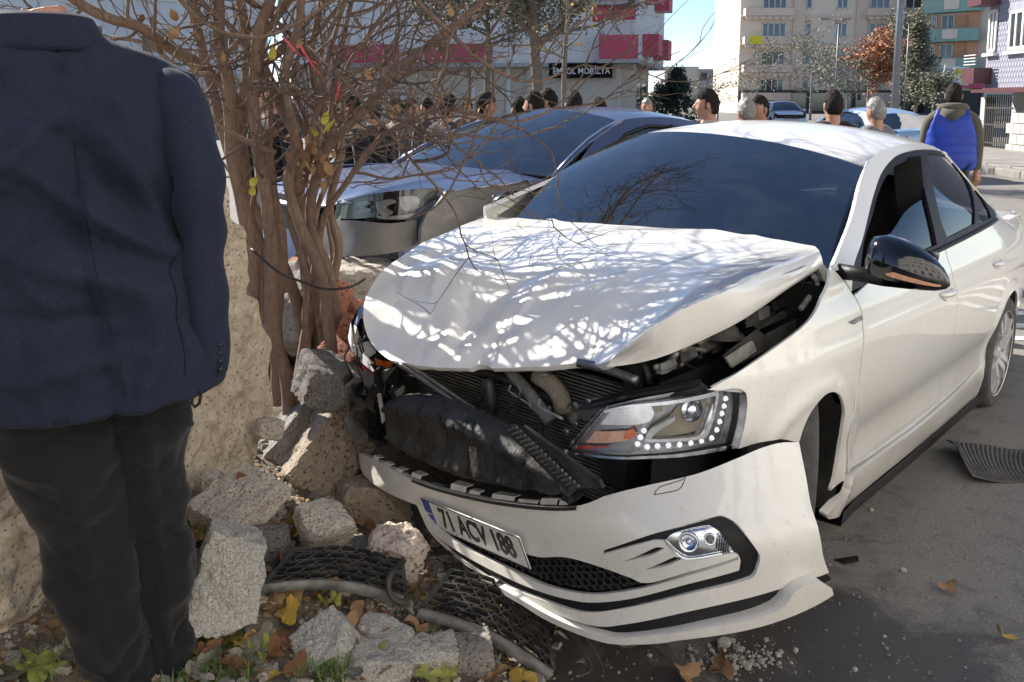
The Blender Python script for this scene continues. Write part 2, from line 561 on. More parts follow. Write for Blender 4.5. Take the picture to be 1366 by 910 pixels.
def sstep(a, b, x):
    t = max(0.0, min(1.0, (x - a) / (b - a))); return t * t * (3 - 2 * t)
def mound_h(x, y):
    """heap of soil and wall debris along the garden wall"""
    e = 0.20 + 0.12 * noise.noise((y * 1.3, 3.0, 0)) - 0.10 * (y - 2.2)
    h = 0.34 * sstep(e, e - 1.05, x)
    h *= 1 - 0.25 * sstep(3.2, 5.5, y)
    h -= 0.10 * math.exp(-((x + 0.85) / 0.45)**2 - ((y - 1.85) / 0.5)**2)
    h -= 0.20 * math.exp(-((x + 0.5) / 0.40)**2 - ((y - 3.3) / 0.45)**2)
    h = max(h, -0.02)
    h += (0.035 * noise.noise((x * 3, y * 3, 1)) + 0.018 * noise.noise((x * 9, y * 9, 4))) * sstep(e, e - 0.35, x)
    return h - 0.02 * sstep(e - 0.25, e + 0.05, x)
M_SOIL = pm('soil', (0.11, 0.086, 0.062), (0.26, 0.22, 0.17), 7, 0.95, bmp=0.9, bscale=40, bdist=0.03, detail=9)
P = []
ys = [0.3 + 0.05 * i for i in range(60)] + [3.3 + 0.15 * i for i in range(28)]
xsm = [0.65 - 0.05 * i for i in range(44)] + [-1.6 - 0.3 * i for i in range(16)]
for y in ys: P.append([(x, y, mound_h(x, y)) for x in xsm])
mb = MB(); mb.grid(P); o = mb.obj('soil_heap', M_SOIL, None, True, fix=False)
tag(o, kind='structure')
if o.data.polygons[0].normal.z < 0: o.data.flip_normals()

# pavement on the far right with its kerb, and the painted bars on the road
M_PAVE = pm('paving', (0.20, 0.19, 0.18), (0.27, 0.25, 0.23), 3, 0.85, bmp=0.3)
mb = MB()
mb.box((16.5, 31, 0.07), (12, 34, 0.14)); o = mb.obj('pavement', M_PAVE); tag(o, kind='structure')
slabm = None
for i in range(9):
    for j in range(8):
        if slabm is None:
            mb = MB(); mb.box((0, 0, 0.02), (0.97, 0.97, 0.04)); so = mb.obj('paving_slab', M_PAVE, o); bevel(so, 0.012, 1); slabm = so
        else:
            so = slabm.copy(); COL.objects.link(so)
        so.parent = o; so.location = (11.2 + i, 14.8 + j, 0.13); so.rotation_euler = (RND.uniform(-0.006, 0.006), RND.uniform(-0.006, 0.006), 0)
for k in range(16):
    mb = MB(); mb.box((0, 0, 0.075), (0.2, 0.98, 0.17)); kb = mb.obj('kerb_stone', M_PAVE, o); bevel(kb, 0.02, 2); kb.location = (10.4, 14.7 + k, 0)
M_LINE = pm('road_paint', (0.62, 0.62, 0.60), (0.30, 0.30, 0.29), 6, 0.7, lo=0.45, hi=0.7)
for k in range(4):
    a = atZ(1340, 452 - k * 17, 0); 
    mb = MB(); mb.box((a.x + 1.4, a.y, 0.004), (3.2, 0.10 + 0.02 * k, 0.003)); ln = mb.obj('road_marking', M_LINE); tag(ln, kind='structure')

# ------------------------------------------------------------------ broken garden wall
def plaster():
    m, nt, b = new_mat('old_plaster'); v = coords(nt)
    n1 = noise_node(nt, v, 10, 10, 0.7); n2 = noise_node(nt, v, 60, 6, 0.75); n3 = noise_node(nt, v, 2.6, 4, 0.6); pt = pits(nt, v, 62, 0.28); pt2 = pits(nt, v, 21, 0.16)
    c = ramp(nt, n1, [(0.30, (0.36, 0.29, 0.21)), (0.48, (0.58, 0.49, 0.37)), (0.66, (0.70, 0.61, 0.49))])
    c = mixc(nt, ramp(nt, n2, [(0.40, 0.0), (0.66, 0.55)]), c, (0.34, 0.27, 0.19))
    c = mixc(nt, ramp(nt, n3, [(0.55, 0.0), (0.66, 0.7)]), c, (0.50, 0.34, 0.25))
    c = mixc(nt, pt, (0.36, 0.29, 0.21), c)
    pk = nt.nodes.new('ShaderNodeMath'); pk.operation = 'MAXIMUM'; nt.links.new(pt2, pk.inputs[0]); nt.links.new(ramp(nt, n3, [(0.42, 0.2), (0.55, 1.0)]), pk.inputs[1]); c = mixc(nt, pk.outputs[0], (0.20, 0.16, 0.12), c)
    nt.links.new(c, b.inputs['Base Color']); b.inputs['Roughness'].default_value = 0.95
    bump(nt, b, mixc(nt, 0.5, mixc(nt, 0.5, n2, pt), n1), 1.0, 0.03)
    return m
M_PLASTER = plaster()
M_STONEW = pm('wall_stone', (0.46, 0.38, 0.28), (0.30, 0.25, 0.19), 9, 0.95, bmp=0.9, bscale=30, bdist=0.02, detail=9)
WA, WB_ = Vector((-2.15, 0.4, 0)), Vector((-0.84, 3.10, 0))
WD = (WB_ - WA).normalized(); WNRM = Vector((WD.y, -WD.x, 0))
def WALL(u, v):
    p = WA + WD * u
    c = noise.cell_vector((u * 3.1, v * 3.6, 0.5))
    d, pts = noise.voronoi((u * 3.0, v * 3.8, 1.7))
    crack = max(0.0, 1.0 - (d[1] - d[0]) * 4.0) * max(0.0, 0.5 + noise.noise((u * 1.7, v * 1.7, 9.0)))
    h = 0.022 * noise.noise((u * 2.2, v * 2.2, 0)) + 0.022 * noise.noise((u * 7, v * 7, 3)) + 0.016 * noise.noise((u * 19, v * 19, 8)) + 0.012 * noise.noise((u * 34, v * 34, 2)) - 0.022 * crack**2
    # bulging foot of the wall
    h += 0.03 * sstep(0.75, 0.3, v)
    return p + WNRM * h + Vector((0, 0, v))
wall = empty('garden_wall', 'broken pale stone and plaster garden wall behind the man in the blazer', 'wall', (-1.2, 2.4, 0))
wall_px = [(300, 222, 'c'), (306, 262), (312, 296), (326, 306), (331, 345), (327, 392, 'c'), (345, 404), (352, 440), (362, 458), (358, 495), (364, 540), (360, 572, 'c'), (343, 600), (334, 640), (300, 690), (262, 730, 'c')]
wuv = trace(WALL, Matrix.Identity(4), wall_px, (2.9, 0.9))
wuv = [((p[0], p[1]) + tuple(p[2:])) for p in wuv]
wo = [(0.0, 0.1, 'c')] + [(wuv[-1][0], 0.1, 'c')] + wuv[::-1] + [(2.3, 1.42), (1.6, 1.44), (0.0, 1.43, 'c')]
pw = patch('plaster_face', WALL, wo, wall, M_PLASTER, step=0.016, sub=0.014, rim=0.26, rimdir=WNRM)
pw.data.normals_split_custom_set_from_vertices([tuple(v.normal) for v in pw.data.vertices]) if False else None
pw.matrix_parent_inverse = wall.matrix_world.inverted() if False else Matrix.Translation((1.2, -2.4, 0))
def WBACK(u, v):
    p = WALL(u, v); return p - WNRM * 0.26
pb = patch('back_face', WBACK, [(p[0], p[1]) + tuple(p[2:]) for p in wo], wall, M_PLASTER, step=0.08, sub=0.05, rim=0, flip=-1)
pb.matrix_parent_inverse = Matrix.Translation((1.2, -2.4, 0))

# ------------------------------------------------------------------ lumpy stones
def stone_mesh(name, dims, seed, rough=0.03, planes=11, sub=4, boxy=0.6, fine=1.0):
    r = random.Random(seed)
    N = []
    for ax in range(3):
        for s in (-1, 1):
            n = Vector((0, 0, 0)); n[ax] = s; n += Vector((r.uniform(-1, 1), r.uniform(-1, 1), r.uniform(-1, 1))) * 0.22 * (1.2 - boxy)
            N.append((n.normalized(), r.uniform(0.85, 1.0)))
    for k in range(planes - 6):
        n = Vector((r.gauss(0, 1), r.gauss(0, 1), r.gauss(0, 1))).normalized(); N.append((n, r.uniform(0.92, 1.25)))
    bm = bmesh.new(); bmesh.ops.create_icosphere(bm, subdivisions=sub, radius=1.0)
    off = r.uniform(0, 50)
    for v in bm.verts:
        d = v.co.normalized()
        q = [dd / max(1e-3, d.dot(n)) for n, dd in N if d.dot(n) > 0.02]
        q.sort()
        R = q[0] if len(q) < 2 else q[0] - 0.12 * max(0, 0.03 - (q[1] - q[0]))
        p = d * R
        w = Vector((p.x * dims[0], p.y * dims[1], p.z * dims[2])) * 0.5
        k = noise.noise(w * 9 + Vector((off, 0, 0))) * 0.30 + noise.noise(w * 26 + Vector((0, off, 0))) * 0.30 + (0.5 - abs(noise.noise(w * 55 + Vector((0, 0, off))))) * 0.34 * fine
        v.co = w + d * (k * rough)
    me = bpy.data.meshes.new(name); bm.to_mesh(me); bm.free()
    return me
# ------------------------------------------------------------------ the crashed white car
CAR_CX, CAR_CY, CAR_YAW, CAR_RL, CAR_PT = 2.634, 1.912, 3.843, -0.045, -0.038
_cr, _sr, _cp, _sp = math.cos(CAR_RL), math.sin(CAR_RL), math.cos(CAR_PT), math.sin(CAR_PT)
_tilt = Matrix(((_cp, 0, _sp), (0, 1, 0), (-_sp, 0, _cp))) @ Matrix(((1, 0, 0), (0, _cr, -_sr), (0, _sr, _cr)))
_PV = Vector((-2.65, 0, 0))
MCAR = (Matrix.Rotation(math.pi / 2 - CAR_YAW, 4, 'Z') @ Matrix.Translation((-CAR_CX, -CAR_CY, 0))
        @ Matrix.Translation(_PV) @ _tilt.to_4x4() @ Matrix.Translation(-_PV))
MCARI = MCAR.inverted()

def cpx(px, py, ax, val, MI=None):
    """car-frame point seen at a photo pixel on the plane coordinate[ax] = val"""
    MI = MI or MCARI
    o = MI @ Vector((0, 0, CAMZ)); d = MI.to_3x3() @ ray(px, py)
    return o + d * ((val - o[ax]) / d[ax])

car = empty('crashed_car', 'white sedan with crushed front, buckled hood and torn front bumper', 'car', matrix=MCAR)

_plan = spl([(0.75, -0.27), (0.6, -0.16), (0.45, -0.095), (0.3, -0.055), (0.0, -0.012), (-0.4, 0), (-1.5, 0.008), (-2.4, 0.002),
             (-2.9, -0.02), (-3.3, -0.06), (-3.6, -0.13), (-3.78, -0.26)])
_sect = spl([(0.10, 0.82), (0.17, 0.845), (0.25, 0.858), (0.36, 0.868), (0.50, 0.884), (0.64, 0.892), (0.74, 0.890), (0.79, 0.887), (0.82, 0.876),
             (0.88, 0.858), (0.95, 0.828)])
_zc = spl([(-0.9, 1.36), (-1.1, 1.415), (-1.35, 1.46), (-1.7, 1.487), (-2.05, 1.475), (-2.4, 1.42), (-2.7, 1.31), (-2.95, 1.18), (-3.2, 1.04)])
_hw = spl([(-0.5, 0.66), (-1.1, 0.575), (-1.7, 0.565), (-2.3, 0.55), (-2.7, 0.555), (-3.2, 0.60)])
ZB = 0.95
def _zr(x): return max(_zc(x) - 0.085, 1.0)
def S(x, z):
    """left body side: y as a function of x and z"""
    w = _plan(x)
    if z <= ZB:
        y = _sect(z) + w * (1 if z > 0.3 else 1)
        r = math.hypot(x, z - 0.31); r2 = math.hypot(x + 2.65, z - 0.31)
        y += 0.012 * math.exp(-((r - 0.37) / 0.035)**2) + 0.012 * math.exp(-((r2 - 0.37) / 0.035)**2)
        # pressed character lines of the doors
        if -3.2 < x < -0.1:
            k = min(1, (x + 3.2) / 0.3, (-0.1 - x) / 0.4)
            y += k * (-0.016 * math.exp(-((z - 0.42) / 0.07)**2) + 0.006 * math.exp(-((z - 0.30) / 0.03)**2))
    else:
        zr = _zr(x) + 0.02
        t = (z - ZB) / (zr - ZB)
        y0 = _sect(ZB) + w; y1 = _hw(x)
        y = y0 + (y1 - y0) * (0.86 * t + 0.14 * t * t) + 0.022 * math.sin(math.pi * min(t, 1))
    return (x, y, z)
def SR(x, z):
    p = S(x, z); return (p[0], -p[1], p[2])
def TS(pts, g=(-1.0, 0.6)): return trace(S, MCAR, pts, g)

def both(name, outline, mat, holes=(), mirror=True, **k):
    a = patch(name, S, outline, car, mat, holes=holes, flip=-1, **k)
    if mirror:
        patch(name, SR, outline, car, mat, holes=holes, flip=1, **k)
    return a

arch = [(1108, 655, 'c'), (1119, 608), (1125, 570), (1127, 548), (1121, 528), (1112, 523), (1101, 527), (1089, 540), (1078, 557), (1071, 574), (1066, 591, 'c')]
gap = [(1138, 394), (1148, 415), (1151, 447), (1149, 473), (1143, 522), (1135, 567), (1129, 608), (1126, 641)]
fender_px = ([(945, 520, 'c'), (985, 497), (1040, 460), (1085, 421), (1101, 390), (1108, 356, 'c'), (1134, 388, 'c')] + gap[:-1] + [(1126, 641, 'c')] + arch
             + [(1040, 586), (1010, 591), (985, 599, 'c'), (992, 572), (996, 543), (994, 524, 'c')])
fender_uv = TS(fender_px, (-0.2, 0.8))
both('fender', fender_uv, M_WHITE, step=0.035, mirror=False)
gapd = [(p[0] + 2.2, p[1]) + tuple(p[2:]) for p in gap]
XG = -1.47
_belt = TS([(1145, 386), (1200, 360), (1264, 330), (1328, 296)], (-0.6, 0.95))
zbelt = spl([(p[0], p[1]) for p in _belt])
door_bot = [(1132, 630), (1219, 567), (1262, 531)]
front_door = TS([(gapd[0][0], gapd[0][1], 'c')] + gapd[1:-1] + [(1131, 631, 'c'), (1175, 599), (1219, 567), (1250, 541)], (-0.4, 0.8))
front_door += [('uvx',)]
front_door = front_door[:-1]
_zb = spl([(p[0], p[1]) for p in front_door[-4:]])
ZBOT = _zb(XG)
front_door = [p for p in front_door if p[0] > XG + 0.02] + [(XG, ZBOT, 'c'), (XG, 0.6), (XG + 0.01, zbelt(XG) + 0.004, 'c'), (-1.1, zbelt(-1.1) + 0.004), (-0.8, zbelt(-0.8) + 0.004), (-0.50, zbelt(-0.50) + 0.004, 'c')]
fd = both('front_door', front_door, M_WHITE, step=0.045)
rear_arch_uv = []
for k in range(15):
    a = math.radians(192 - k * 190 / 14)
    rear_arch_uv.append((-2.65 - 0.345 * math.cos(a), 0.315 + 0.345 * math.sin(a)))
rear_arch_uv = rear_arch_uv[::-1]       # from front (x = -2.3) over the top to the rear
rear_arch_uv = [( -2.65 + 0.345 * math.cos(math.radians(-10 + k * 200 / 14)), 0.315 + 0.345 * math.sin(math.radians(-10 + k * 200 / 14))) for k in range(15)]
G = 0.006
rear_door = [(XG - G, ZBOT, 'c'), (-1.8, ZBOT + 0.01), (-2.18, ZBOT + 0.03, 'c'), (-2.22, 0.45), (-2.30, 0.62), (-2.42, 0.75), (-2.50, zbelt(-2.5) + 0.004, 'c'), (-2.2, zbelt(-2.2) + 0.004), (-1.8, zbelt(-1.8) + 0.004), (XG - G, zbelt(XG) + 0.004, 'c'), (XG - G, 0.6)]
rd = both('rear_door', rear_door, M_WHITE, step=0.045)
quarter = ([(-2.186, ZBOT + 0.03, 'c')] + [(-2.226, 0.45), (-2.306, 0.62), (-2.426, 0.75), (-2.506, zbelt(-2.5) + 0.004, 'c'), (-2.60, max(1.0, zbelt(-2.6) + 0.01), 'c'), (-2.95, 1.04), (-3.3, 1.02), (-3.74, 0.99, 'c'), (-3.76, 0.7), (-3.72, 0.35, 'c'), (-3.3, 0.26), (-3.0, 0.25, 'c')]
           + [(p[0], p[1], 'c') if k in (0, 14) else p for k, p in list(enumerate(rear_arch_uv))[::-1]] + [(-2.28, 0.26, 'c')])
both('quarter_panel', quarter, M_WHITE, step=0.045)

# cab side: pillars and roof rail around the window opening
dlo_px = [(1136, 389, 'c'), (1139, 355), (1151, 318), (1164, 265), (1177, 229), (1193, 210), (1211, 202), (1230, 199), (1251, 200), (1272, 206), (1291, 221),
          (1309, 244), (1324, 271), (1330, 294, 'c'), (1264, 330), (1200, 360)]
dlo = TS(dlo_px, (-0.5, 0.95))
rail = [(x, _zr(x) + 0.02) for x in (-1.13, -1.3, -1.6, -2.0, -2.3, -2.5, -2.7, -2.85)]
ws_edge = TS([(1112, 352, 'c'), (1126, 318), (1141, 273), (1155, 224, 'c')], (-0.5, 1.0))
cab = ws_edge[:-1] + [rail[0] + ('c',)] + rail[1:-1] + [rail[-1] + ('c',), (-2.98, 1.05, 'c'), (-2.63, 1.003, 'c')]
dl_r = max(range(len(dlo)), key=lambda i: -dlo[i][0])
front_top = dlo[:14]
cab += [(p[0] - (0.0 if k else 0.0), p[1]) + tuple(p[2:]) for k, p in list(enumerate(front_top))[::-1]]
both('side_frame', cab, M_WHITE, step=0.035, rim=0.02)
both('window_trim', dlo, M_TRIM, step=0.05, off=-0.008, rim=0.0, holes=[], mirror=True) if False else None

def inset(poly, d):
    c = [(p[0], p[1]) for p in poly]; n = len(c); out = []
    area = sum(c[k-1][0]*c[k][1] - c[k][0]*c[k-1][1] for k in range(n))
    s = 1 if area > 0 else -1
    for k in range(n):
        a = Vector(c[k-1]); b = Vector(c[k]); e = Vector(c[(k+1) % n])
        t = ((b - a).normalized() + (e - b).normalized())
        if t.length < 1e-6: t = e - b
        t.normalize()
        nrm = Vector((-t.y, t.x)) * s
        out.append((b.x + nrm.x * d, b.y + nrm.y * d))
    return out
# window openings in the black trim
fw_px = [(1147, 372, 'c'), (1154, 325), (1166, 284), (1180, 241), (1196, 221), (1222, 209, 'c'), (1227, 220), (1240, 272), (1252, 326, 'c'), (1200, 350)]
rw_px = [(1237, 204, 'c'), (1253, 204), (1270, 210), (1287, 223), (1291, 240), (1302, 298, 'c'), (1266, 317, 'c'), (1256, 290), (1246, 245)]
qw_px = [(1296, 236, 'c'), (1307, 253), (1320, 278), (1324, 290, 'c'), (1309, 296, 'c'), (1303, 266)]
holes = [TS(q, (-1.2, 1.1)) for q in (fw_px, rw_px, qw_px)]
def dedupe(pl):
    out = []
    for p in pl:
        if not out or math.dist(p[:2], out[-1][:2]) > 0.004: out.append(p)
    return out
dlo2 = dedupe(dlo)
both('window_trim', dlo2, M_TRIM, step=0.04, off=-0.006, rim=0.012, holes=holes)
# glass: the front one is wound half down, its top edge runs slantwise
fg = TS([(1188, 318, 'c'), (1200, 300), (1216, 277), (1238, 262, 'c'), (1242, 278), (1253, 330, 'c'), (1215, 350), (1180, 352, 'c')], (-1.2, 1.05))
patch('front_window', S, fg, car, M_TINT, step=0.05, rim=0.004, flip=-1, off=-0.018)
patch('front_window', SR, [p for p in holes[0]], car, M_TINT, step=0.05, rim=0.004, flip=1, off=-0.016)
for h, nm in ((holes[1], 'rear_window'), (holes[2], 'quarter_window')):
    patch(nm, S, h, car, M_TINT, step=0.05, rim=0.004, flip=-1, off=-0.014)
    patch(nm, SR, h, car, M_TINT, step=0.05, rim=0.004, flip=1, off=-0.014)
# belt moulding
mb = MB()
for sgn in (1, -1):
    mb = MB()
    pts = [S(x, zbelt(x) + 0.004) for x in (-0.55, -0.9, -1.2, -1.5, -1.8, -2.1, -2.4, -2.6)]
    mb.tube([(p[0], sgn * (p[1] + 0.001), p[2]) for p in pts], 0.010, 6)
    mb.obj('belt_moulding', M_TRIM, car, True)

# sill skirts
sill_t = TS([(1111, 646, 'c'), (1131, 633), (1175, 601), (1219, 569), (1262, 533), (1296, 498)], (-0.4, 0.25))
sill_b = TS([(1095, 684, 'c'), (1107, 688), (1159, 640), (1210, 600), (1257, 565), (1294, 543, 'c'), (1311, 480, 'c')], (-0.4, 0.15))
XE = -2.30
def SILL(x, z):
    k = 0.022 * max(0, min(1, (0.36 - z) / 0.10))
    p = S(x, z); return (x, p[1] + k, z)
def SILLR(x, z):
    p = SILL(x, z); return (p[0], -p[1], p[2])
sill_uv = [(max(p[0], -2.20), p[1]) + tuple(p[2:]) for p in sill_t] + [(-2.24, sill_t[-1][1] + 0.01, 'c')] + [(max(p[0], -2.24), p[1]) + tuple(p[2:]) for p in sill_b[::-1][1:]]
patch('side_skirt', SILL, sill_uv, car, M_WHITE, step=0.04, flip=-1, rim=0.03)
patch('side_skirt', SILLR, sill_uv, car, M_WHITE, step=0.04, flip=1, rim=0.03)
for sgn in (1, -1):
    mb = MB()
    P = []
    for x in [-0.34 - i * 0.14 for i in range(15)]:
        y = S(x, 0.2)[1] * sgn
        P.append([(x, y + 0.025 * sgn, 0.175), (x, y + 0.02 * sgn, 0.12), (x, y - 0.12 * sgn, 0.11)])
    mb.grid(P); mb.obj('sill_underside', M_BLACK, car, True, fix=False)

# door handles, fender blade
for nm, par, xx, zz in (('handle', fd, None, (1262, 391)), ('handle', rd, None, (1330, 351))):
    u = invF(S, MCAR, zz[0], zz[1], -1.4, 0.85)
    mb = MB()
    pts = []
    for k in range(9):
        t = k / 8 * 2 - 1
        p = Vector(S(u[0] + t * 0.095, u[1] + 0.004)); pts.append(p + Vector((0, 0.004 + 0.022 * (1 - t**4), 0)))
    mb.tube(pts, [0.006, 0.010, 0.012, 0.013, 0.013, 0.013, 0.012, 0.010, 0.006], 8)
    o = mb.obj('handle', M_WHITE, par, True)
    cup = [(u[0] - 0.075, u[1]), (u[0], u[1] + 0.03), (u[0] + 0.075, u[1]), (u[0], u[1] - 0.032)]
    patch('handle_cup', S, cup, par, M_WHITE, step=0.03, rim=0, flip=-1, off=0.0015)
bl = TS([(1131, 430, 'c'), (1148, 421, 'c'), (1150, 426, 'c'), (1138, 433, 'c')], (-0.4, 0.8))
patch('fender_badge', S, bl, car, M_STEEL, step=0.02, rim=0.004, flip=-1, off=0.004)

# ---- roof, windscreen, rear
HL = cpx(1155, 223, 0, -1.13); HR = cpx(836, 181, 0, -1.13); BL = cpx(1110, 358, 0, -0.40); BR = cpx(662, 290, 0, -0.36)
def ROOF(x, y):
    hw = _hw(x); t = abs(y) / hw
    z = _zc(x) - 0.066 * t**2.4
    k = max(0, min(1, (-x - 1.1) / 0.5))
    if y > 0: z += (1 - k) * (HL.z - (_zc(-1.13) - 0.066)) * t
    else: z += (1 - k) * (HR.z - (_zc(-1.13) - 0.066)) * t
    return (x, y, z)
roof_uv = [(-1.13, HR.y * 0.99, 'c'), (-1.085, -0.35), (-1.07, 0), (-1.085, 0.35), (-1.13, HL.y * 0.995, 'c')]
xs = [-1.35, -1.6, -1.9, -2.2, -2.4]
roof_uv += [(x, _hw(x) - 0.002) for x in xs] + [(-2.52, _hw(-2.52), 'c'), (-2.60, 0.3), (-2.62, 0), (-2.60, -0.3), (-2.52, -_hw(-2.52), 'c')] + [(x, -_hw(x) + 0.002) for x in xs[::-1]]
patch('roof', ROOF, roof_uv, car, M_WHITEH, step=0.06, rim=0.01)
def WS(u, v):
    b = BL * ((1 + u) / 2) + BR * ((1 - u) / 2); h = HL * ((1 + u) / 2) + HR * ((1 - u) / 2)
    b = b + Vector((0.13 * (1 - u*u), 0, 0.015 * (1 - u*u))); h = h + Vector((0.065 * (1 - u*u), 0, 0.068 * (1 - abs(u)**2.4)))
    p = b * (1 - v) + h * v
    n = 0.035 * math.sin(math.pi * v) * (1 - 0.3 * u * u)
    return p + Vector((n * 0.6, 0, n))
patch('windscreen', lambda u, v: WS(u, v), [(-0.985, -0.02, 'c'), (0.985, -0.02, 'c'), (0.985, 0.985, 'c'), (-0.985, 0.985, 'c')], car, M_WSCREEN, step=0.08, rim=0, flip=1)
# black ceramic border of the screen
def border(u0, u1, v0, v1, nm):
    patch(nm, WS, [(u0, v0, 'c'), (u1, v0, 'c'), (u1, v1, 'c'), (u0, v1, 'c')], car, M_BLACKGLOSS, step=0.08, rim=0, off=-0.004)
border(-1.0, 1.0, 0.965, 1.0, 'screen_border')
border(-1.0, -0.94, 0.0, 0.965, 'screen_border')
border(0.94, 1.0, 0.0, 0.965, 'screen_border')
border(-1.0, 1.0, -0.05, 0.03, 'screen_border')
# rear screen, boot lid, tail
mb = MB()
mb.grid([[(x, y * _hw(x) * 0.96, _zc(x) - 0.05 * y * y) for y in (-1, -0.6, 0, 0.6, 1)] for x in (-2.60, -2.8, -3.0, -3.16)])
mb.obj('rear_screen', M_TINT, car, True, fix=False)
mb = MB()
mb.grid([[(x, y * w, z - 0.03 * y * y) for y in (-1, -0.7, -0.3, 0, 0.3, 0.7, 1)] for x, z, w in ((-3.14, 1.02, 0.73), (-3.4, 1.025, 0.72), (-3.64, 1.015, 0.70), (-3.70, 0.99, 0.69), (-3.74, 0.85, 0.70), (-3.76, 0.6, 0.68), (-3.76, 0.35, 0.66))])
mb.obj('boot_lid', M_WHITE, car, True, fix=False)

# ---- cabin
mb = MB(); mb.box((-1.6, 0, 0.30), (2.6, 1.5, 0.06)); mb.obj('cabin_floor', M_DARK, car)
mb = MB()
mb.grid([[(-0.28, y, 0.95), (-0.42, y, 1.0), (-0.62, y, 1.01), (-0.78, y, 0.93), (-0.80, y, 0.6)] for y in (-0.68, -0.3, 0, 0.3, 0.45, 0.68)])
mb.obj('dashboard', M_TRIM, car, True, fix=False)
def seat(y, x, parent):
    mb = MB()
    prof = [(0.0, 0.44), (0.48, 0.50), (0.55, 0.46), (0.52, 0.34), (0.0, 0.30)]
    for a, b in (((0.25, 0, 0.44), (0.56, 0.50, 0.17)),): mb.box((x + a[0], y, a[2]), b)
    R = Matrix.Rotation(math.radians(-18), 3, 'Y')
    mb.box((x - 0.13, y, 0.80), (0.13, 0.50, 0.62), R)
    mb.box((x - 0.245, y, 1.17), (0.09, 0.27, 0.17), R)
    mb.bar((x - 0.23, y - 0.06, 1.05), (x - 0.24, y - 0.06, 1.15), 0.015); mb.bar((x - 0.23, y + 0.06, 1.05), (x - 0.24, y + 0.06, 1.15), 0.015)
    o = mb.obj('seat', M_SEAT, parent); bevel(o, 0.045, 3); return o
seat(0.36, -1.55, car); seat(-0.36, -1.55, car)
mb = MB(); mb.box((-2.45, 0, 0.45), (0.5, 1.25, 0.18)); mb.box((-2.72, 0, 0.78), (0.14, 1.25, 0.55), Matrix.Rotation(math.radians(-20), 3, 'Y'))
bevel(mb.obj('rear_seat', M_SEAT, car), 0.04, 3)
mb = MB()
Mw = Matrix.Translation((-0.95, 0.36, 0.90)) @ Matrix.Rotation(math.radians(-65), 4, 'Y')
mb.tube([Mw @ Vector((0.185 * math.cos(a), 0.185 * math.sin(a), 0)) for a in [2 * math.pi * k / 28 for k in range(29)]], 0.016, 6, False)
mb.bar(Mw @ Vector((-0.17, 0, 0)), Mw @ Vector((0.17, 0, 0)), 0.03); mb.bar(Mw @ Vector((0, 0, 0)), Mw @ Vector((0, 0.17, 0)), 0.03)
mb.obj('steering_wheel', M_TRIM, car, True)
# B pillar trim inside
for s in (1, -1):
    mb = MB(); mb.bar((-1.50, s * 0.78, 0.55), (-1.55, s * 0.60, 1.36), 0.12, 0.03, (1, 0, 0)); mb.obj('pillar_trim', M_DARK, car)
mb = MB(); mb.box((-1.85, 0, 1.34), (0.9, 0.9, 0.02)); mb.obj('headliner', M_SEAT, car)
mb = MB(); mb.box((-1.02, 0.02, 1.29), (0.03, 0.22, 0.06)); bevel(mb.obj('inner_mirror', M_TRIM, car), 0.012)

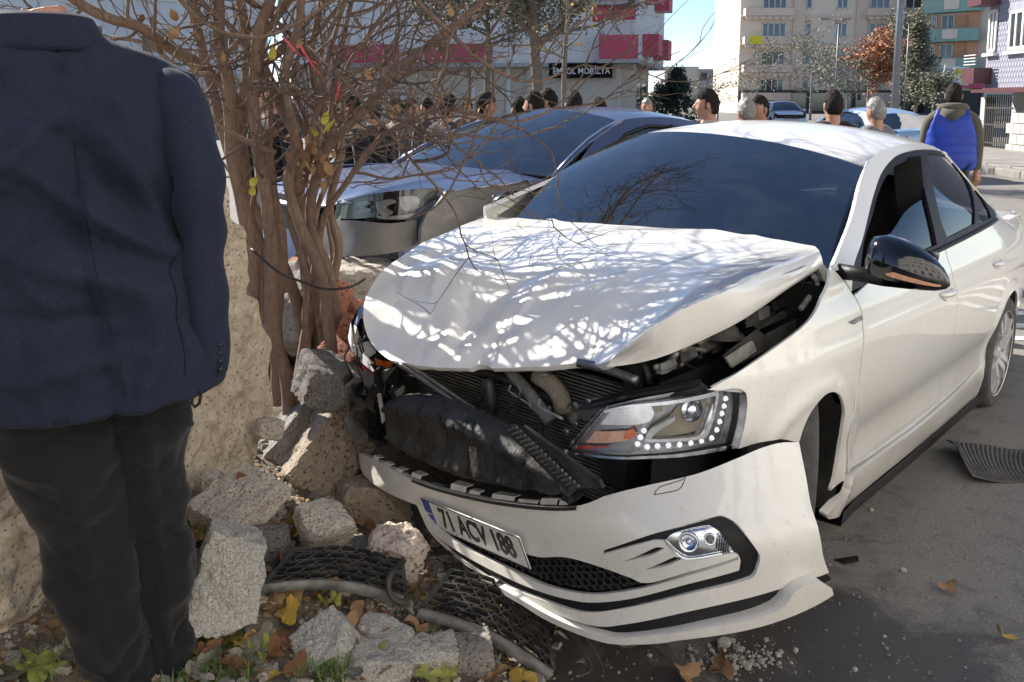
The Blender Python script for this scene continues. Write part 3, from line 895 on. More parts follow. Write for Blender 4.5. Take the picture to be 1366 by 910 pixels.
# ---- wheels
def wheel(loc, steer, nm='wheel', camber=0.0):
    w = mesh_obj(nm, [], [], None, car)
    Mx = Matrix.Translation(loc) @ Matrix.Rotation(steer, 4, 'Z') @ Matrix.Rotation(camber, 4, 'X') @ Matrix.Rotation(-math.pi / 2, 4, 'X')   # local +Z = outboard (+y)
    R, Wd = 0.318, 0.225
    prof = [(0.215, -Wd/2 + 0.01), (0.25, -Wd/2 - 0.004), (0.285, -Wd/2), (0.305, -Wd/2 + 0.015), (R - 0.003, -Wd/2 + 0.04), (R, -0.06),
            (R, -0.052), (R - 0.008, -0.050), (R - 0.008, -0.042), (R, -0.040), (R + 0.001, -0.012), (R - 0.008, -0.010), (R - 0.008, 0.000), (R + 0.001, 0.002),
            (R, 0.040), (R - 0.008, 0.042), (R - 0.008, 0.050), (R, 0.052), (R, 0.06), (R - 0.003, Wd/2 - 0.04), (0.305, Wd/2 - 0.015), (0.285, Wd/2), (0.25, Wd/2 + 0.004), (0.222, Wd/2 - 0.006)]
    n = 120
    mb = MB(); b = 0
    for i, (r, h) in enumerate(prof):
        for k in range(n):
            a = 2 * math.pi * k / n
            rr = r
            if 4 <= i <= 20 and (k + (i // 4)) % 3 == 0 and i not in (7, 8, 11, 12, 15, 16): rr -= 0.005
            mb.v.append(tuple(Mx @ Vector((rr * math.cos(a), rr * math.sin(a), h))))
    m = len(prof)
    for i in range(m - 1):
        for k in range(n):
            k2 = (k + 1) % n
            mb.f.append((i*n + k, i*n + k2, (i+1)*n + k2, (i+1)*n + k))
    autosmooth(mb.obj('tyre', M_RUBBER, w, True), 30)
    mb = MB()
    mb.lathe([(0.225, 0.105), (0.232, 0.112), (0.236, 0.108), (0.232, 0.098), (0.205, 0.08), (0.20, -0.10), (0.225, -0.11)], Mx, 48)
    # five double spokes
    for k in range(5):
        for s in (-1, 1):
            a0 = 2 * math.pi * k / 5
            p0 = Vector((0.05 * math.cos(a0 + s * 0.35), 0.05 * math.sin(a0 + s * 0.35), 0.075))
            p1 = Vector((0.135 * math.cos(a0 + s * 0.18), 0.135 * math.sin(a0 + s * 0.18), 0.100))
            p2 = Vector((0.222 * math.cos(a0 + s * 0.20), 0.222 * math.sin(a0 + s * 0.20), 0.096))
            up = (Mx.to_3x3() @ Vector((0, 0, 1)))
            mb.bar(Mx @ p0, Mx @ p1, 0.034, 0.03, up); mb.bar(Mx @ p1, Mx @ p2, 0.026, 0.026, up)
    mb.lathe([(0.0, 0.098), (0.03, 0.097), (0.034, 0.092), (0.036, 0.085), (0.062, 0.08), (0.066, 0.05)], Mx, 24)
    autosmooth(mb.obj('rim', M_ALLOY, w, True), 30)
    mb = MB(); mb.lathe([(0.0, 0.0), (0.16, 0.0), (0.16, -0.02), (0.0, -0.02)], Mx, 32); mb.obj('brake_disc', M_STEEL, w, True)
    mb = MB(); mb.lathe([(0.0, -0.03), (0.20, -0.03)], Mx, 32); mb.obj('hub', M_DARK, w, True)
    return w
wheel((-2.65, 0.772, 0.315), 0.0)
wheel((-0.09, 0.725, 0.315), math.radians(25))
for k, (x, st) in enumerate(((-2.65, math.pi), (-0.05, math.pi + 0.3))):
    wheel((x, -0.772, 0.315), st)
# wheel housings
for s in (1, -1):
    for x0 in (0.0, -2.65):
        mb = MB()
        mb.grid([[(x0 + 0.375 * math.cos(a), s * y, 0.315 + 0.365 * math.sin(a)) for y in (0.30, 0.45, 0.62, 0.78, 0.842)] for a in [math.radians((-25 if x0 < -1 else 55) + 10 * k) for k in range(24 if x0 < -1 else 16)]])
        mb.grid([[(x0 + r * math.cos(a), s * 0.42, 0.315 + r * math.sin(a)) for r in (0.0, 0.2, 0.37)] for a in [math.radians(-25 + 10 * k) for k in range(24)]])
        mb.obj('wheel_housing', M_BLACK, car, True, fix=False)
# underbody
mb = MB(); mb.box((-1.7, 0, 0.21), (3.3, 1.45, 0.10)); mb.obj('floor_pan', M_BLACK, car)

# ---- door mirror
def mirror_shell():
    # lofted shell: stations along local outboard axis; each station an ellipse-like ring
    st = [(0.00, 0.020, 0.045, 0.006), (0.012, 0.050, 0.070, 0.006), (0.05, 0.078, 0.084, 0.006), (0.10, 0.090, 0.083, 0.003), (0.15, 0.088, 0.074, -0.004), (0.20, 0.074, 0.058, -0.014), (0.235, 0.052, 0.040, -0.024), (0.258, 0.024, 0.020, -0.032), (0.266, 0.004, 0.005, -0.035)]
    P = []
    for (d, hx, hz, oz) in st:
        row = []
        for k in range(21):
            a = 2 * math.pi * k / 20
            ca, sa = math.cos(a), math.sin(a)
            x = hx * math.copysign(abs(ca)**0.75, ca); z = hz * math.copysign(abs(sa)**0.85, sa)
            if x < 0: x *= 0.45          # flat glass side faces rearwards
            row.append((x - 0.055 * d / 0.25, d, z + oz))
        P.append(row)
    return P
mroot = cpx(1157, 345, 1, 0.865)
MM = Matrix.Translation((mroot.x + 0.02, 0.875, mroot.z + 0.012)) @ Matrix.Rotation(math.radians(-7), 4, 'Z') @ Matrix.Rotation(math.radians(-5), 4, 'X') @ Matrix.Scale(0.94, 4)
for sgn in (1, -1):
    Mq = MM
    if sgn < 0:                       # the far mirror is knocked flat against its window
        q_ = cpx(694, 262, 1, -0.86)
        Mq = Matrix.Translation((q_.x + 0.06, -0.80, q_.z)) @ Matrix.Rotation(math.radians(60), 4, 'Z') @ Matrix.Scale(-1, 4, (0, 1, 0)) @ Matrix.Rotation(math.radians(-14), 4, 'X') @ Matrix.Scale(0.62, 4)
    mo = mesh_obj('door_mirror', [], [], None, car)
    P = [[Mq @ Vector(v) for v in row] for row in mirror_shell()]
    mb = MB(); mb.grid(P); mb.obj('mirror_cap', M_BLACKGLOSS, mo, True)
    # turn signal strip wrapped on the front of the cap
    stt = [(0.00, 0.020, 0.045, 0.006), (0.012, 0.050, 0.070, 0.006), (0.05, 0.078, 0.084, 0.006), (0.10, 0.090, 0.083, 0.003), (0.15, 0.088, 0.074, -0.004), (0.20, 0.074, 0.058, -0.014), (0.235, 0.052, 0.040, -0.024), (0.258, 0.024, 0.020, -0.032)]
    fhx, fhz, foz = [spl([(q_[0], q_[k_]) for q_ in stt]) for k_ in (1, 2, 3)]
    def capx(d, zrel):
        sa = max(-0.999, min(0.999, zrel)); sa = math.copysign(abs(sa)**(1 / 0.85), sa)
        return fhx(d) * (1 - sa * sa)**0.375 - 0.055 * d / 0.25, zrel * fhz(d) + foz(d)
    P = []
    for d in (0.10, 0.125, 0.15, 0.18, 0.21, 0.235, 0.252):
        row = []
        for zr_ in ((-0.50, -0.38, -0.24) if d > 0.11 else (-0.46, -0.42, -0.38)):
            x_, z_ = capx(d, zr_); row.append(Mq @ Vector((x_ + 0.003, d, z_)))
        P.append(row)
    mb = MB(); mb.grid(P); mb.obj('turn_signal', M_AMBER2, mo, True, fix=False)
    mb = MB()
    mb.grid([[Mq @ Vector((x, d, z)) for d, z in ((-0.09, -0.07), (0.02, -0.068), (0.10, -0.078), (0.19, -0.062))] for x in (0.05, 0.02, -0.03)])
    mb.grid([[Mq @ Vector((x + (0.05 if k == 0 else 0), d, z)) for k in (0,)] for x, d, z in ((0, 0, 0),)] ) if False else None
    mb.tube([Mq @ Vector(v) for v in ((0.03, -0.08, -0.075), (0.03, -0.01, -0.065), (0.02, 0.08, -0.055))], [0.028, 0.026, 0.03], 10)
    tri = [(0.09, -0.07), (-0.02, -0.085), (-0.03, 0.08), (0.0, 0.085)]
    if False: mb.prism([(0.10, -0.075), (-0.10, -0.075), (-0.10, 0.02), (-0.05, 0.06)], Mq @ Matrix.Translation((0, -0.055, 0)) @ Matrix.Rotation(math.pi / 2, 4, 'X'), 0.02)
    mb.obj('mirror_arm', M_TRIM, mo, True)
    mb = MB(); mb.grid([[Mq @ Vector((-0.048 - 0.0547 * d / 0.25, d, z)) for z in (-0.055, 0, 0.055)] for d in (0.04, 0.1, 0.16, 0.2)]); mb.obj('mirror_glass', M_CHROME, mo, True, fix=False)
# ------------------------------------------------------------------ crushed front of the white car
def tps(pts):
    """thin-plate surface z(x, y) through points"""
    P = np.array(pts, float); n = len(P)
    def U(r2): return np.where(r2 > 1e-12, r2 * np.log(r2 + 1e-12), 0)
    K = U(((P[:, None, :2] - P[None, :, :2])**2).sum(-1)) + 1e-3 * np.eye(n)
    A = np.zeros((n + 3, n + 3)); A[:n, :n] = K; A[:n, n] = 1; A[:n, n+1:] = P[:, :2]; A[n, :n] = 1; A[n+1:, :n] = P[:, :2].T
    w = np.linalg.solve(A, np.concatenate([P[:, 2], [0, 0, 0]]))
    def f(x, y):
        return float(U((P[:, 0] - x)**2 + (P[:, 1] - y)**2) @ w[:n] + w[n] + w[n+1] * x + w[n+2] * y)
    return f
_crease_px = [(1085, 328, 1.075), (1045, 349, 1.072), (985, 381, 1.062), (930, 404, 1.042), (870, 436, 0.995), (835, 462, 0.95), (815, 480, 0.90)]
_crease = [cpx(a, b, 2, z) for a, b, z in _crease_px]
_rear = [cpx(663, 289, 2, 0.985), cpx(760, 292, 2, 1.03), cpx(880, 298, 2, 1.062), cpx(980, 311, 2, 1.075)]
_front = [cpx(641, 491, 1, 0.0), cpx(560, 488, 1, -0.27), cpx(520, 482, 1, -0.42), cpx(497, 462, 1, -0.54), cpx(485, 425, 1, -0.65), cpx(488, 397, 1, -0.69), cpx(720, 488, 1, 0.24), cpx(780, 484, 1, 0.40)]
_right = [cpx(503, 370, 1, -0.71), cpx(560, 326, 1, -0.73), cpx(612, 303, 1, -0.745)]
_tp = tps([tuple(p) for p in _crease + _rear + _front + _right] + [(0.15, 0.0, 0.965), (0.15, 0.42, 1.0), (0.12, -0.42, 0.93), (-0.15, 0, 1.035), (0.40, 0.0, 0.85), (0.42, 0.32, 0.905), (0.40, -0.38, 0.83)])
_dents = [(0.42, -0.15, 0.10, -0.022), (0.50, -0.36, 0.07, -0.02), (0.36, -0.50, 0.09, 0.016), (0.30, 0.05, 0.13, 0.014), (0.52, 0.10, 0.07, 0.014), (0.15, -0.30, 0.12, -0.014), (0.05, 0.22, 0.16, 0.008),
          (0.45, -0.02, 0.05, -0.012), (0.22, -0.58, 0.07, -0.015), (0.55, -0.22, 0.04, 0.012), (0.33, -0.28, 0.05, 0.010)]
_creases = [(0.60, -0.30, 0.22, -0.52, 0.014, 0.025), (0.58, -0.12, 0.30, -0.30, -0.012, 0.02), (0.56, -0.42, 0.40, -0.62, -0.014, 0.02), (0.62, 0.05, 0.34, 0.02, 0.010, 0.022), (0.50, -0.52, 0.18, -0.66, 0.012, 0.02), (0.45, 0.15, 0.10, 0.40, 0.008, 0.03), (0.58, -0.22, 0.48, -0.40, 0.010, 0.012), (0.30, -0.10, 0.05, -0.45, -0.007, 0.03)]
def HOOD(x, y):
    z = _tp(x, y)
    for a, b, r, h in _dents: z += h * math.exp(-((x - a)**2 + (y - b)**2) / (r * r))
    # folds running back from the impact, raised swage lines
    t = x * 0.8 + y * 0.6
    k = max(0, min(1, (x - 0.05) / 0.4)) * max(0, min(1, (0.45 - y) / 0.5))
    z += k * (0.006 * math.sin(t * 26 + 2 * math.sin(y * 9)) + 0.004 * math.sin(x * 31 - y * 22))
    z += 0.006 * math.exp(-((abs(y) - 0.40 - 0.2 * (0.4 - x) * 0.3) / 0.03)**2) * max(0, min(1, (0.45 - x) / 0.3))
    for (xa, ya, xb, yb, hh, ww) in _creases:
        vx, vy = xb - xa, yb - ya; t_ = max(0.0, min(1.0, ((x - xa) * vx + (y - ya) * vy) / (vx * vx + vy * vy)))
        z += hh * math.exp(-math.hypot(x - xa - vx * t_, y - ya - vy * t_) / ww) * math.sin(math.pi * (0.08 + 0.84 * t_))
    z += 0.004 * noise.noise((x * 6, y * 6, 3.1)) + 0.0025 * noise.noise((x * 15, y * 15, 7.1)) * k
    return (x, y, z)
hood_px = [(663, 289, 'c'), (700, 290), (760, 292), (880, 298), (980, 311), (1040, 320), (1085, 328, 'c'), (1045, 349), (985, 381), (930, 404), (870, 436), (835, 462), (815, 480, 'c'),
           (780, 485), (720, 489), (664, 491), (655, 491, 'c'), (649, 488), (641, 487), (633, 488), (627, 491, 'c'), (600, 491), (560, 488), (520, 480), (497, 460), (485, 428), (488, 397), (503, 370), (530, 346), (560, 326), (612, 303), (645, 291)]
hood = patch('hood', HOOD, trace(HOOD, MCAR, hood_px, (0.1, 0.0)), car, M_WHITEH, step=0.022, rim=0.022)
# turned-down outer strip of the hood beyond the crease
_edge_px = [(1098, 352, 1.032), (1060, 376, 1.02), (1003, 415, 0.985), (950, 442, 0.95), (893, 466, 0.92), (850, 477, 0.885), (815, 481, 0.885)]
_edge = [cpx(a, b, 2, z) for a, b, z in _edge_px]
cr = curve([tuple(p) for p in _crease], 0.03); 
def resample(P, n):
    P = [Vector(p) for p in P]; L = [0]
    for a, b in zip(P, P[1:]): L.append(L[-1] + (b - a).length)
    out = []
    for k in range(n):
        s = L[-1] * k / (n - 1); i = 0
        while i < len(L) - 2 and L[i + 1] < s: i += 1
        t = (s - L[i]) / max(1e-9, L[i + 1] - L[i]); out.append(P[i].lerp(P[i + 1], t))
    return out
cs = resample(curve([tuple(p) for p in _crease], 0.02), 41); es = resample(curve([tuple(p) for p in _edge], 0.02), 41)
cs = [Vector(HOOD(p.x, p.y)) for p in cs]
mb = MB()
P = []
for a, b in zip(cs, es):
    n = Vector((0, 0.35, 0.9)) * 0.012
    P.append([a, a.lerp(b, 0.12) + n * 0.5, a.lerp(b, 0.4) + n, a.lerp(b, 0.7) + n * 0.8, b, b + Vector((0, -0.012, -0.02))])
mb.grid(P); mb.obj('hood_edge', M_WHITEH, car, True, fix=False)
# inner frame under the hood
inner = trace(HOOD, MCAR, [(680, 296), (1050, 330), (985, 378), (870, 430), (800, 470), (640, 484), (530, 474), (500, 430), (520, 370), (610, 310)], (0.1, 0.0))
patch('hood_frame', HOOD, inner, car, M_GREYPL, step=0.06, rim=0.0, off=-0.03)

# ---- bumper cover, torn off its mounts and swung outward
_bp = curve([(0.36, -0.84), (0.46, -0.72), (0.56, -0.45), (0.62, -0.2), (0.67, 0.1), (0.70, 0.35), (0.70, 0.6), (0.655, 0.80), (0.56, 0.95), (0.42, 1.05), (0.25, 1.10), (0.05, 1.12)], 0.02)
_bl = [0.0]
for a, b in zip(_bp, _bp[1:]): _bl.append(_bl[-1] + math.dist(a, b))
_bx = spl([(l, p[0]) for l, p in zip(_bl, _bp)]); _by = spl([(l, p[1]) for l, p in zip(_bl, _bp)])
SC = min(range(len(_bp)), key=lambda i: abs(_bp[i][1])); SC = _bl[SC]        # arc length at the middle
_tiltz = spl([(0.0, 0.0), (SC, 0.06), (SC + 0.5, 0.10), (SC + 0.9, 0.14), (SC + 1.4, 0.18)])
_bprof = spl([(-0.15, -0.02), (-0.06, 0.015), (0.0, 0.028), (0.06, 0.026), (0.14, 0.012), (0.22, 0.006), (0.30, 0.010), (0.345, 0.004), (0.40, -0.03), (0.50, -0.10), (0.65, -0.2)])
def BUMP(s, z):
    x, y = _bx(s), _by(s); h = 0.02
    t = Vector((_bx(s + h) - _bx(s - h), _by(s + h) - _by(s - h), 0)).normalized()
    n = Vector((t.y, -t.x, 0))
    o = _bprof(z - _tiltz(s) + 0.07)
    return (x + n.x * o, y + n.y * o, z)
GB = (SC, 0.15)
def TB(p, g=GB): return trace(BUMP, MCAR, p, g)
bump_px = [(479, 604, 'c'), (497, 612), (525, 627), (560, 644), (620, 661), (690, 672), (740, 676), (775, 674), (806, 662, 'c'), (840, 653), (880, 644), (930, 632), (975, 615), (1010, 600), (1040, 591), (1066, 590, 'c'),
           (1074, 630), (1085, 685), (1097, 735), (1106, 764, 'c'), (1058, 780), (990, 800), (923, 815), (841, 832), (800, 836), (760, 826), (724, 811), (690, 792), (646, 767), (593, 730), (572, 708), (563, 690), (556, 674, 'c'), (520, 659), (495, 643), (481, 625)]
holeA_px = [(568, 684, 'c'), (610, 698), (660, 722), (712, 742), (745, 743), (762, 745), (787, 752), (814, 761), (841, 771), (864, 778), (920, 763), (985, 743, 'c'), (985, 747, 'c'), (920, 768), (862, 784), (820, 791), (793, 793), (764, 790), (725, 780), (672, 756), (619, 730), (580, 704)]
holeB_px = [(580, 714, 'c'), (619, 741), (672, 769), (725, 791), (764, 801), (793, 804), (841, 799), (915, 780), (986, 761, 'c'), (988, 748, 'c'), (978, 738), (930, 747), (912, 746), (900, 737), (888, 724, 'c'), (871, 721), (802, 740, 'c'), (803, 735, 'c'), (876, 711), (949, 690), (969, 690), (985, 701), (1001, 722), (1014, 742), (1011, 757), (1006, 769), (990, 776), (920, 792), (841, 810), (793, 817), (764, 814), (725, 801), (672, 780), (619, 752)]
dart1 = [(829, 750, 'c'), (850, 742), (876, 730), (886, 731, 'c'), (868, 741)]
dart2 = [(858, 761, 'c'), (880, 752), (900, 743), (910, 745, 'c'), (890, 755)]
cover = patch('bumper_cover', BUMP, TB(bump_px), car, M_WHITE, step=0.03, sub=0.014, rim=0.022, flip=1 if True else -1, holes=[TB(holeA_px), TB(holeB_px), TB(dart1), TB(dart2)])
# black inserts behind the openings
patch('grille_insert', BUMP, inset(TB([p[:2] for p in holeA_px]), -0.012), cover, M_BLACKGLOSS, step=0.05, rim=0, off=-0.035)
patch('lamp_surround', BUMP, inset(TB([p[:2] for p in holeB_px]), -0.006), cover, M_TRIM, step=0.04, rim=0, off=-0.014)
for d in (dart1, dart2): patch('vent', BUMP, inset(TB([p[:2] for p in d]), -0.006), cover, M_BLACKGLOSS, step=0.04, rim=0, off=-0.014)
# mesh of the lower grille: honeycomb relief bars
mb = MB()
ga = TB([p[:2] for p in holeA_px]); u0 = min(p[0] for p in ga); u1 = max(p[0] for p in ga); v0 = min(p[1] for p in ga); v1 = max(p[1] for p in ga)
r = 0.016
for i in range(int((u1 - u0) / (r * 1.5)) + 1):
    for j in range(int((v1 - v0) / (r * 1.2)) + 1):
        c = (u0 + i * r * 1.5, v0 + (j + 0.5 * (i % 2)) * r * 1.2)
        if not inpoly(c, ga): continue
        for k in range(3):
            a, b = math.radians(60 * k), math.radians(60 * k + 60)
            pa = (c[0] + r * math.cos(a), c[1] + 0.7 * r * math.sin(a)); pb = (c[0] + r * math.cos(b), c[1] + 0.7 * r * math.sin(b))
            if not (inpoly(pa, ga) and inpoly(pb, ga)): continue
            A = Vector(BUMP(*pa)); B = Vector(BUMP(*pb)); n = nrmF(BUMP, *c) * -0.026
            mb.bar(A + n, B + n, 0.004, 0.012, nrmF(BUMP, *c))
mb.obj('grille_mesh', M_BLACK, cover)
# tow eye cover outline, parking sensors
tow = TB([(873, 660, 'c'), (880, 650), (910, 640), (915, 637, 'c'), (908, 651), (900, 655)])
pts = curve(tow, 0.01, True)
mb = MB(); mb.tube([Vector(BUMP(*p)) + nrmF(BUMP, *p) * 0.0002 for p in pts + pts[:1]], 0.0012, 5, False); mb.obj('tow_cover', M_TRIM, cover)
# lower lip and splitter
lip_px = [(1105, 765, 'c'), (1114, 775, 'c'), (1085, 790), (1036, 814), (977, 833), (890, 846), (830, 850), (800, 847), (760, 833), (724, 816), (690, 796), (646, 771), (593, 734), (572, 712, 'c'), (574, 708, 'c'), (593, 729), (646, 766), (690, 791), (724, 810), (760, 825), (800, 835), (841, 831), (923, 814), (990, 799), (1058, 779)]
patch('lower_lip', BUMP, TB(lip_px), cover, M_TRIM, step=0.03, off=-0.012, rim=0.03)
spl_px = [(1094, 775, 'c'), (1078, 780), (1060, 790), (1039, 814), (950, 837), (890, 846), (825, 851), (800, 847), (760, 834), (724, 817), (690, 797), (646, 772), (640, 775, 'c'), (690, 804), (724, 825), (760, 842), (800, 856), (825, 860), (885, 858), (901, 855), (950, 849), (1039, 829), (1112, 794, 'c'), (1110, 785, 'c')]
def BSP(s, z):
    x, y = _bx(s), _by(s); h = 0.02
    t = Vector((_bx(s + h) - _bx(s - h), _by(s + h) - _by(s - h), 0)).normalized(); n = Vector((t.y, -t.x, 0))
    o = 0.045
    return (x + n.x * o, y + n.y * o, z)
patch('splitter', BSP, trace(BSP, MCAR, spl_px, (SC + 0.6, 0.08)), cover, M_WHITE, step=0.025, rim=0.05)
# torn mounting tabs along the broken upper edge
tb = [(497, 612), (512, 620), (527, 628), (548, 636), (575, 646), (600, 653), (625, 659), (655, 665), (690, 670), (720, 673), (745, 674), (768, 673)]
for i, (a, b) in enumerate(zip(tb, tb[1:])):
    mb = MB()
    p0 = TB([a, b]); A, B = Vector(BUMP(*p0[0])), Vector(BUMP(*p0[1]))
    n = nrmF(BUMP, *p0[0]); w = RND.uniform(0.018, 0.034); up = Vector((-0.2, 0, 1)) * RND.uniform(0.004, 0.018)
    t = (B - A) * RND.uniform(0.35, 0.98)
    mb.grid([[A - n * 0.004, A - n * 0.006 + up, A - n * w + up * 1.05], [A + t - n * 0.004, A + t - n * 0.006 + up, A + t - n * w + up * 0.9]])
    o = mb.obj('mounting_tab', M_WHITEMATT if i != 4 else M_BLACK, cover, fix=False)
    so = o.modifiers.new('thick', 'SOLIDIFY'); so.thickness = 0.003
# black seal strip below the tabs
pp = curve(TB([(p[0] + 2, p[1] + 4) for p in tb[3:]]), 0.02)
mb = MB()
mb.grid([[Vector(BUMP(p[0], p[1] + 0.002)) + nrmF(BUMP, *p) * 0.002, Vector(BUMP(p[0], p[1] - 0.008)) + nrmF(BUMP, *p) * 0.003] for p in pp])
mb.obj('seal_strip', M_BLACK, cover, True, fix=False)
# scuffs and chips on the torn end
mb = MB()
for i in range(46):
    q = TB([(RND.gauss(505, 16), RND.gauss(628, 8))], (0.15, 0.1))[0]
    if not (0.02 < q[0] < 0.6): continue
    P0 = Vector(BUMP(*q)); n = nrmF(BUMP, *q)
    a = RND.uniform(0, 3.14); s1 = RND.uniform(0.002, 0.007); s2 = s1 * RND.uniform(0.2, 0.6)
    e1 = Vector((n.y, -n.x, 0)).normalized(); e2 = Vector((0, 0, 1))
    d1 = e1 * math.cos(a) + e2 * math.sin(a); d2 = e2 * math.cos(a) - e1 * math.sin(a)
    mb.add([P0 + n * 0.0012 + d1 * s1, P0 + n * 0.0012 + d2 * s2, P0 + n * 0.0012 - d1 * s1, P0 + n * 0.0012 - d2 * s2 * 0.7], [(0, 1, 2, 3)])
mb.obj('scuff_marks', M_GREYPL, cover)['kind'] = 'stuff'

# ---- number plate
pl = TB([(562, 677), (606, 690), (650, 708), (705, 734), (713, 744), (712, 745), (690, 738), (640, 716), (596, 694), (570, 684)])
A = Vector(BUMP(*TB([(561, 676)])[0])); B = Vector(BUMP(*TB([(695, 702)])[0])); 
def plate_pt(px, py):
    return Vector(BUMP(*TB([(px, py)])[0]))
c0 = plate_pt(568, 684); c1 = plate_pt(708, 731)
xd = (c1 - c0); xd.normalize(); nd = Vector((xd.y, -xd.x, 0)).normalized(); nd = (nd + Vector((0, 0, -0.36))).normalized(); xd = (xd - nd * xd.dot(nd)).normalized(); zd = nd.cross(xd).normalized()
if zd.z < 0: zd = -zd
mid = (c0 + c1) / 2 + nd * 0.010
MP = Matrix((xd, zd, nd)).transposed().to_4x4(); MP.translation = mid
plate = mesh_obj('number_plate', [], [], M_PLATE, cover)
mb = MB(); mb.box((0, 0, 0), (0.52, 0.112, 0.004)); mb.v = [tuple(MP @ Vector(v)) for v in mb.v]
o = mb.obj('plate_sheet', M_PLATE, plate)
mb = MB()
for a, b, w, h in ((0, 0.0545, 0.52, 0.003), (0, -0.0545, 0.52, 0.003), (-0.2585, 0, 0.003, 0.112), (0.2585, 0, 0.003, 0.112)): mb.box((a, b, 0.0024), (w, h, 0.0022))
mb.v = [tuple(MP @ Vector(v)) for v in mb.v]; mb.obj('plate_border', M_INK, plate)
mb = MB(); mb.box((-0.236, 0, 0.0026), (0.040, 0.104, 0.002)); mb.v = [tuple(MP @ Vector(v)) for v in mb.v]; mb.obj('plate_band', M_PLATEB, plate)
def text(body, M, size, mat, parent, name='lettering', bold=0.0, sx=1.0, spacing=1.0, extr=0.0008, align='CENTER'):
    cu = bpy.data.curves.new(name, 'FONT'); cu.body = body; cu.size = size; cu.extrude = extr; cu.offset = bold
    cu.align_x = align; cu.align_y = 'CENTER'; cu.space_character = spacing
    to = bpy.data.objects.new(name, cu)
    COL.objects.link(to)
    dg = bpy.context.evaluated_depsgraph_get()
    me = bpy.data.meshes.new_from_object(to.evaluated_get(dg))
    bpy.data.objects.remove(to); bpy.data.curves.remove(cu)
    me.transform(M @ Matrix.Diagonal((sx, 1, 1, 1)))
    me.materials.clear(); me.materials.append(mat)
    ob = bpy.data.objects.new(name, me); COL.objects.link(ob)
    if parent is not None: ob.parent = parent
    return ob
text('71 ACV 188', MP @ Matrix.Translation((0.022, 0.0, 0.0032)), 0.106, M_INK, plate, bold=0.0026, sx=0.73)
text('TR', MP @ Matrix.Translation((-0.236, -0.034, 0.0042)), 0.024, M_PLATE, plate, sx=0.9)

# ---- fog lamp
fog_px = [(886, 723, 'c'), (897, 712), (925, 704), (947, 701), (958, 708), (968, 722), (978, 735, 'c'), (950, 742), (925, 746), (909, 744)]
fl = mesh_obj('fog_lamp', [], [], None, car)
fuv = TB(fog_px)
patch('reflector', BUMP, fuv, fl, M_CHROME, step=0.02, rim=0, off=-0.012)
patch('lens', BUMP, fuv, fl, M_LENS, step=0.03, rim=0.01, off=0.003)
for (a, b), rr, mt in (((918, 724), 0.025, M_CHROME), ((947, 720), 0.014, M_CHROME)):
    q = TB([(a, b)])[0]; n = nrmF(BUMP, *q); P0 = Vector(BUMP(*q)) - n * 0.011
    Mx = n.to_track_quat('Z', 'Y').to_matrix().to_4x4(); Mx.translation = P0
    mb = MB(); mb.lathe([(0.0, 0.002), (rr * 0.3, 0.003), (rr * 0.75, 0.006), (rr, 0.012), (rr * 1.08, 0.010), (rr * 1.1, 0.0)], Mx, 24); mb.obj('bowl', mt, fl, True)
    mb = MB(); mb.lathe([(0.0, 0.010), (rr * 0.2, 0.009), (rr * 0.32, 0.003)], Mx, 16); mb.obj('bulb', M_CHROME if rr > 0.02 else M_GREYPL, fl, True)
mb = MB()
for k in range(6):
    q = TB([(957 + k * 3, 722 + k * 2)])[0]; n = nrmF(BUMP, *q); P0 = Vector(BUMP(*q)) - n * 0.008
    mb.bar(P0 + Vector((0, 0, 0.02)), P0 - Vector((0, 0, 0.022)), 0.003, 0.004)
mb.obj('ribs', M_CHROME, fl)

# ---- headlamp (left), clear lens over a black bowl
c_in = cpx(750, 604, 1, 0.45); c_out = cpx(990, 560, 1, 0.83)
hl_px = [(750, 604, 'c'), (772, 578), (801, 546, 'c'), (850, 537), (900, 530), (944, 524), (988, 519), (995, 524), (997, 540), (993, 570), (986, 597, 'c'), (938, 606), (872, 612), (828, 613), (784, 609)]
def LAMP(u, v):
    """u along the lamp from the inner tip outward, v height in metres; wraps around the corner"""
    b = Vector((c_in.x, c_in.y, 0)).lerp(Vector((c_out.x, c_out.y, 0)), u)
    L = Vector((c_out.x - c_in.x, c_out.y - c_in.y, 0)); n = Vector((L.y, -L.x, 0)).normalized()
    bul = 0.10 * math.sin(math.pi * max(-0.1, min(1.1, u * 0.92 + 0.04)))
    return b + n * (bul - 0.14 * (v - c_in.z) * 1.0) + Vector((0, 0, v))
huv = trace(LAMP, MCAR, hl_px, (0.5, 0.68))
hlamp = mesh_obj('headlamp', [], [], None, car)
SX = (c_out - c_in).length
def LAMPm(u, v): return LAMP(u / SX, v)
def TH(p): return [(q[0] * SX,) + tuple(q[1:]) for q in trace(LAMP, MCAR, p, (0.5, 0.68))]
hm = TH(hl_px)
patch('lens', LAMPm, hm, hlamp, M_LENS, step=0.03, rim=0.03, flip=1)
M_DCHROME = pm('dark_chrome', (0.16, 0.16, 0.18), (0.30, 0.30, 0.33), 40, 0.22, metal=0.85)
patch('housing', LAMPm, hm, hlamp, M_DCHROME, step=0.04, rim=0, off=-0.055)
def lamp_piece(nm, pxs, mat, off, rim=0.02, step=0.02): return patch(nm, LAMPm, TH(pxs), hlamp, mat, step=step, rim=rim, off=off)
lamp_piece('bezel', [(803, 549, 'c'), (850, 541), (965, 523, 'c'), (965, 529, 'c'), (850, 545), (803, 553, 'c')], M_CHROME, -0.02)
lamp_piece('bezel', [(962, 526, 'c'), (966, 526, 'c'), (962, 550), (952, 580), (945, 588, 'c'), (900, 592), (862, 592, 'c'), (860, 588, 'c'), (900, 588), (940, 583), (950, 570), (958, 550)], M_CHROME, -0.02)
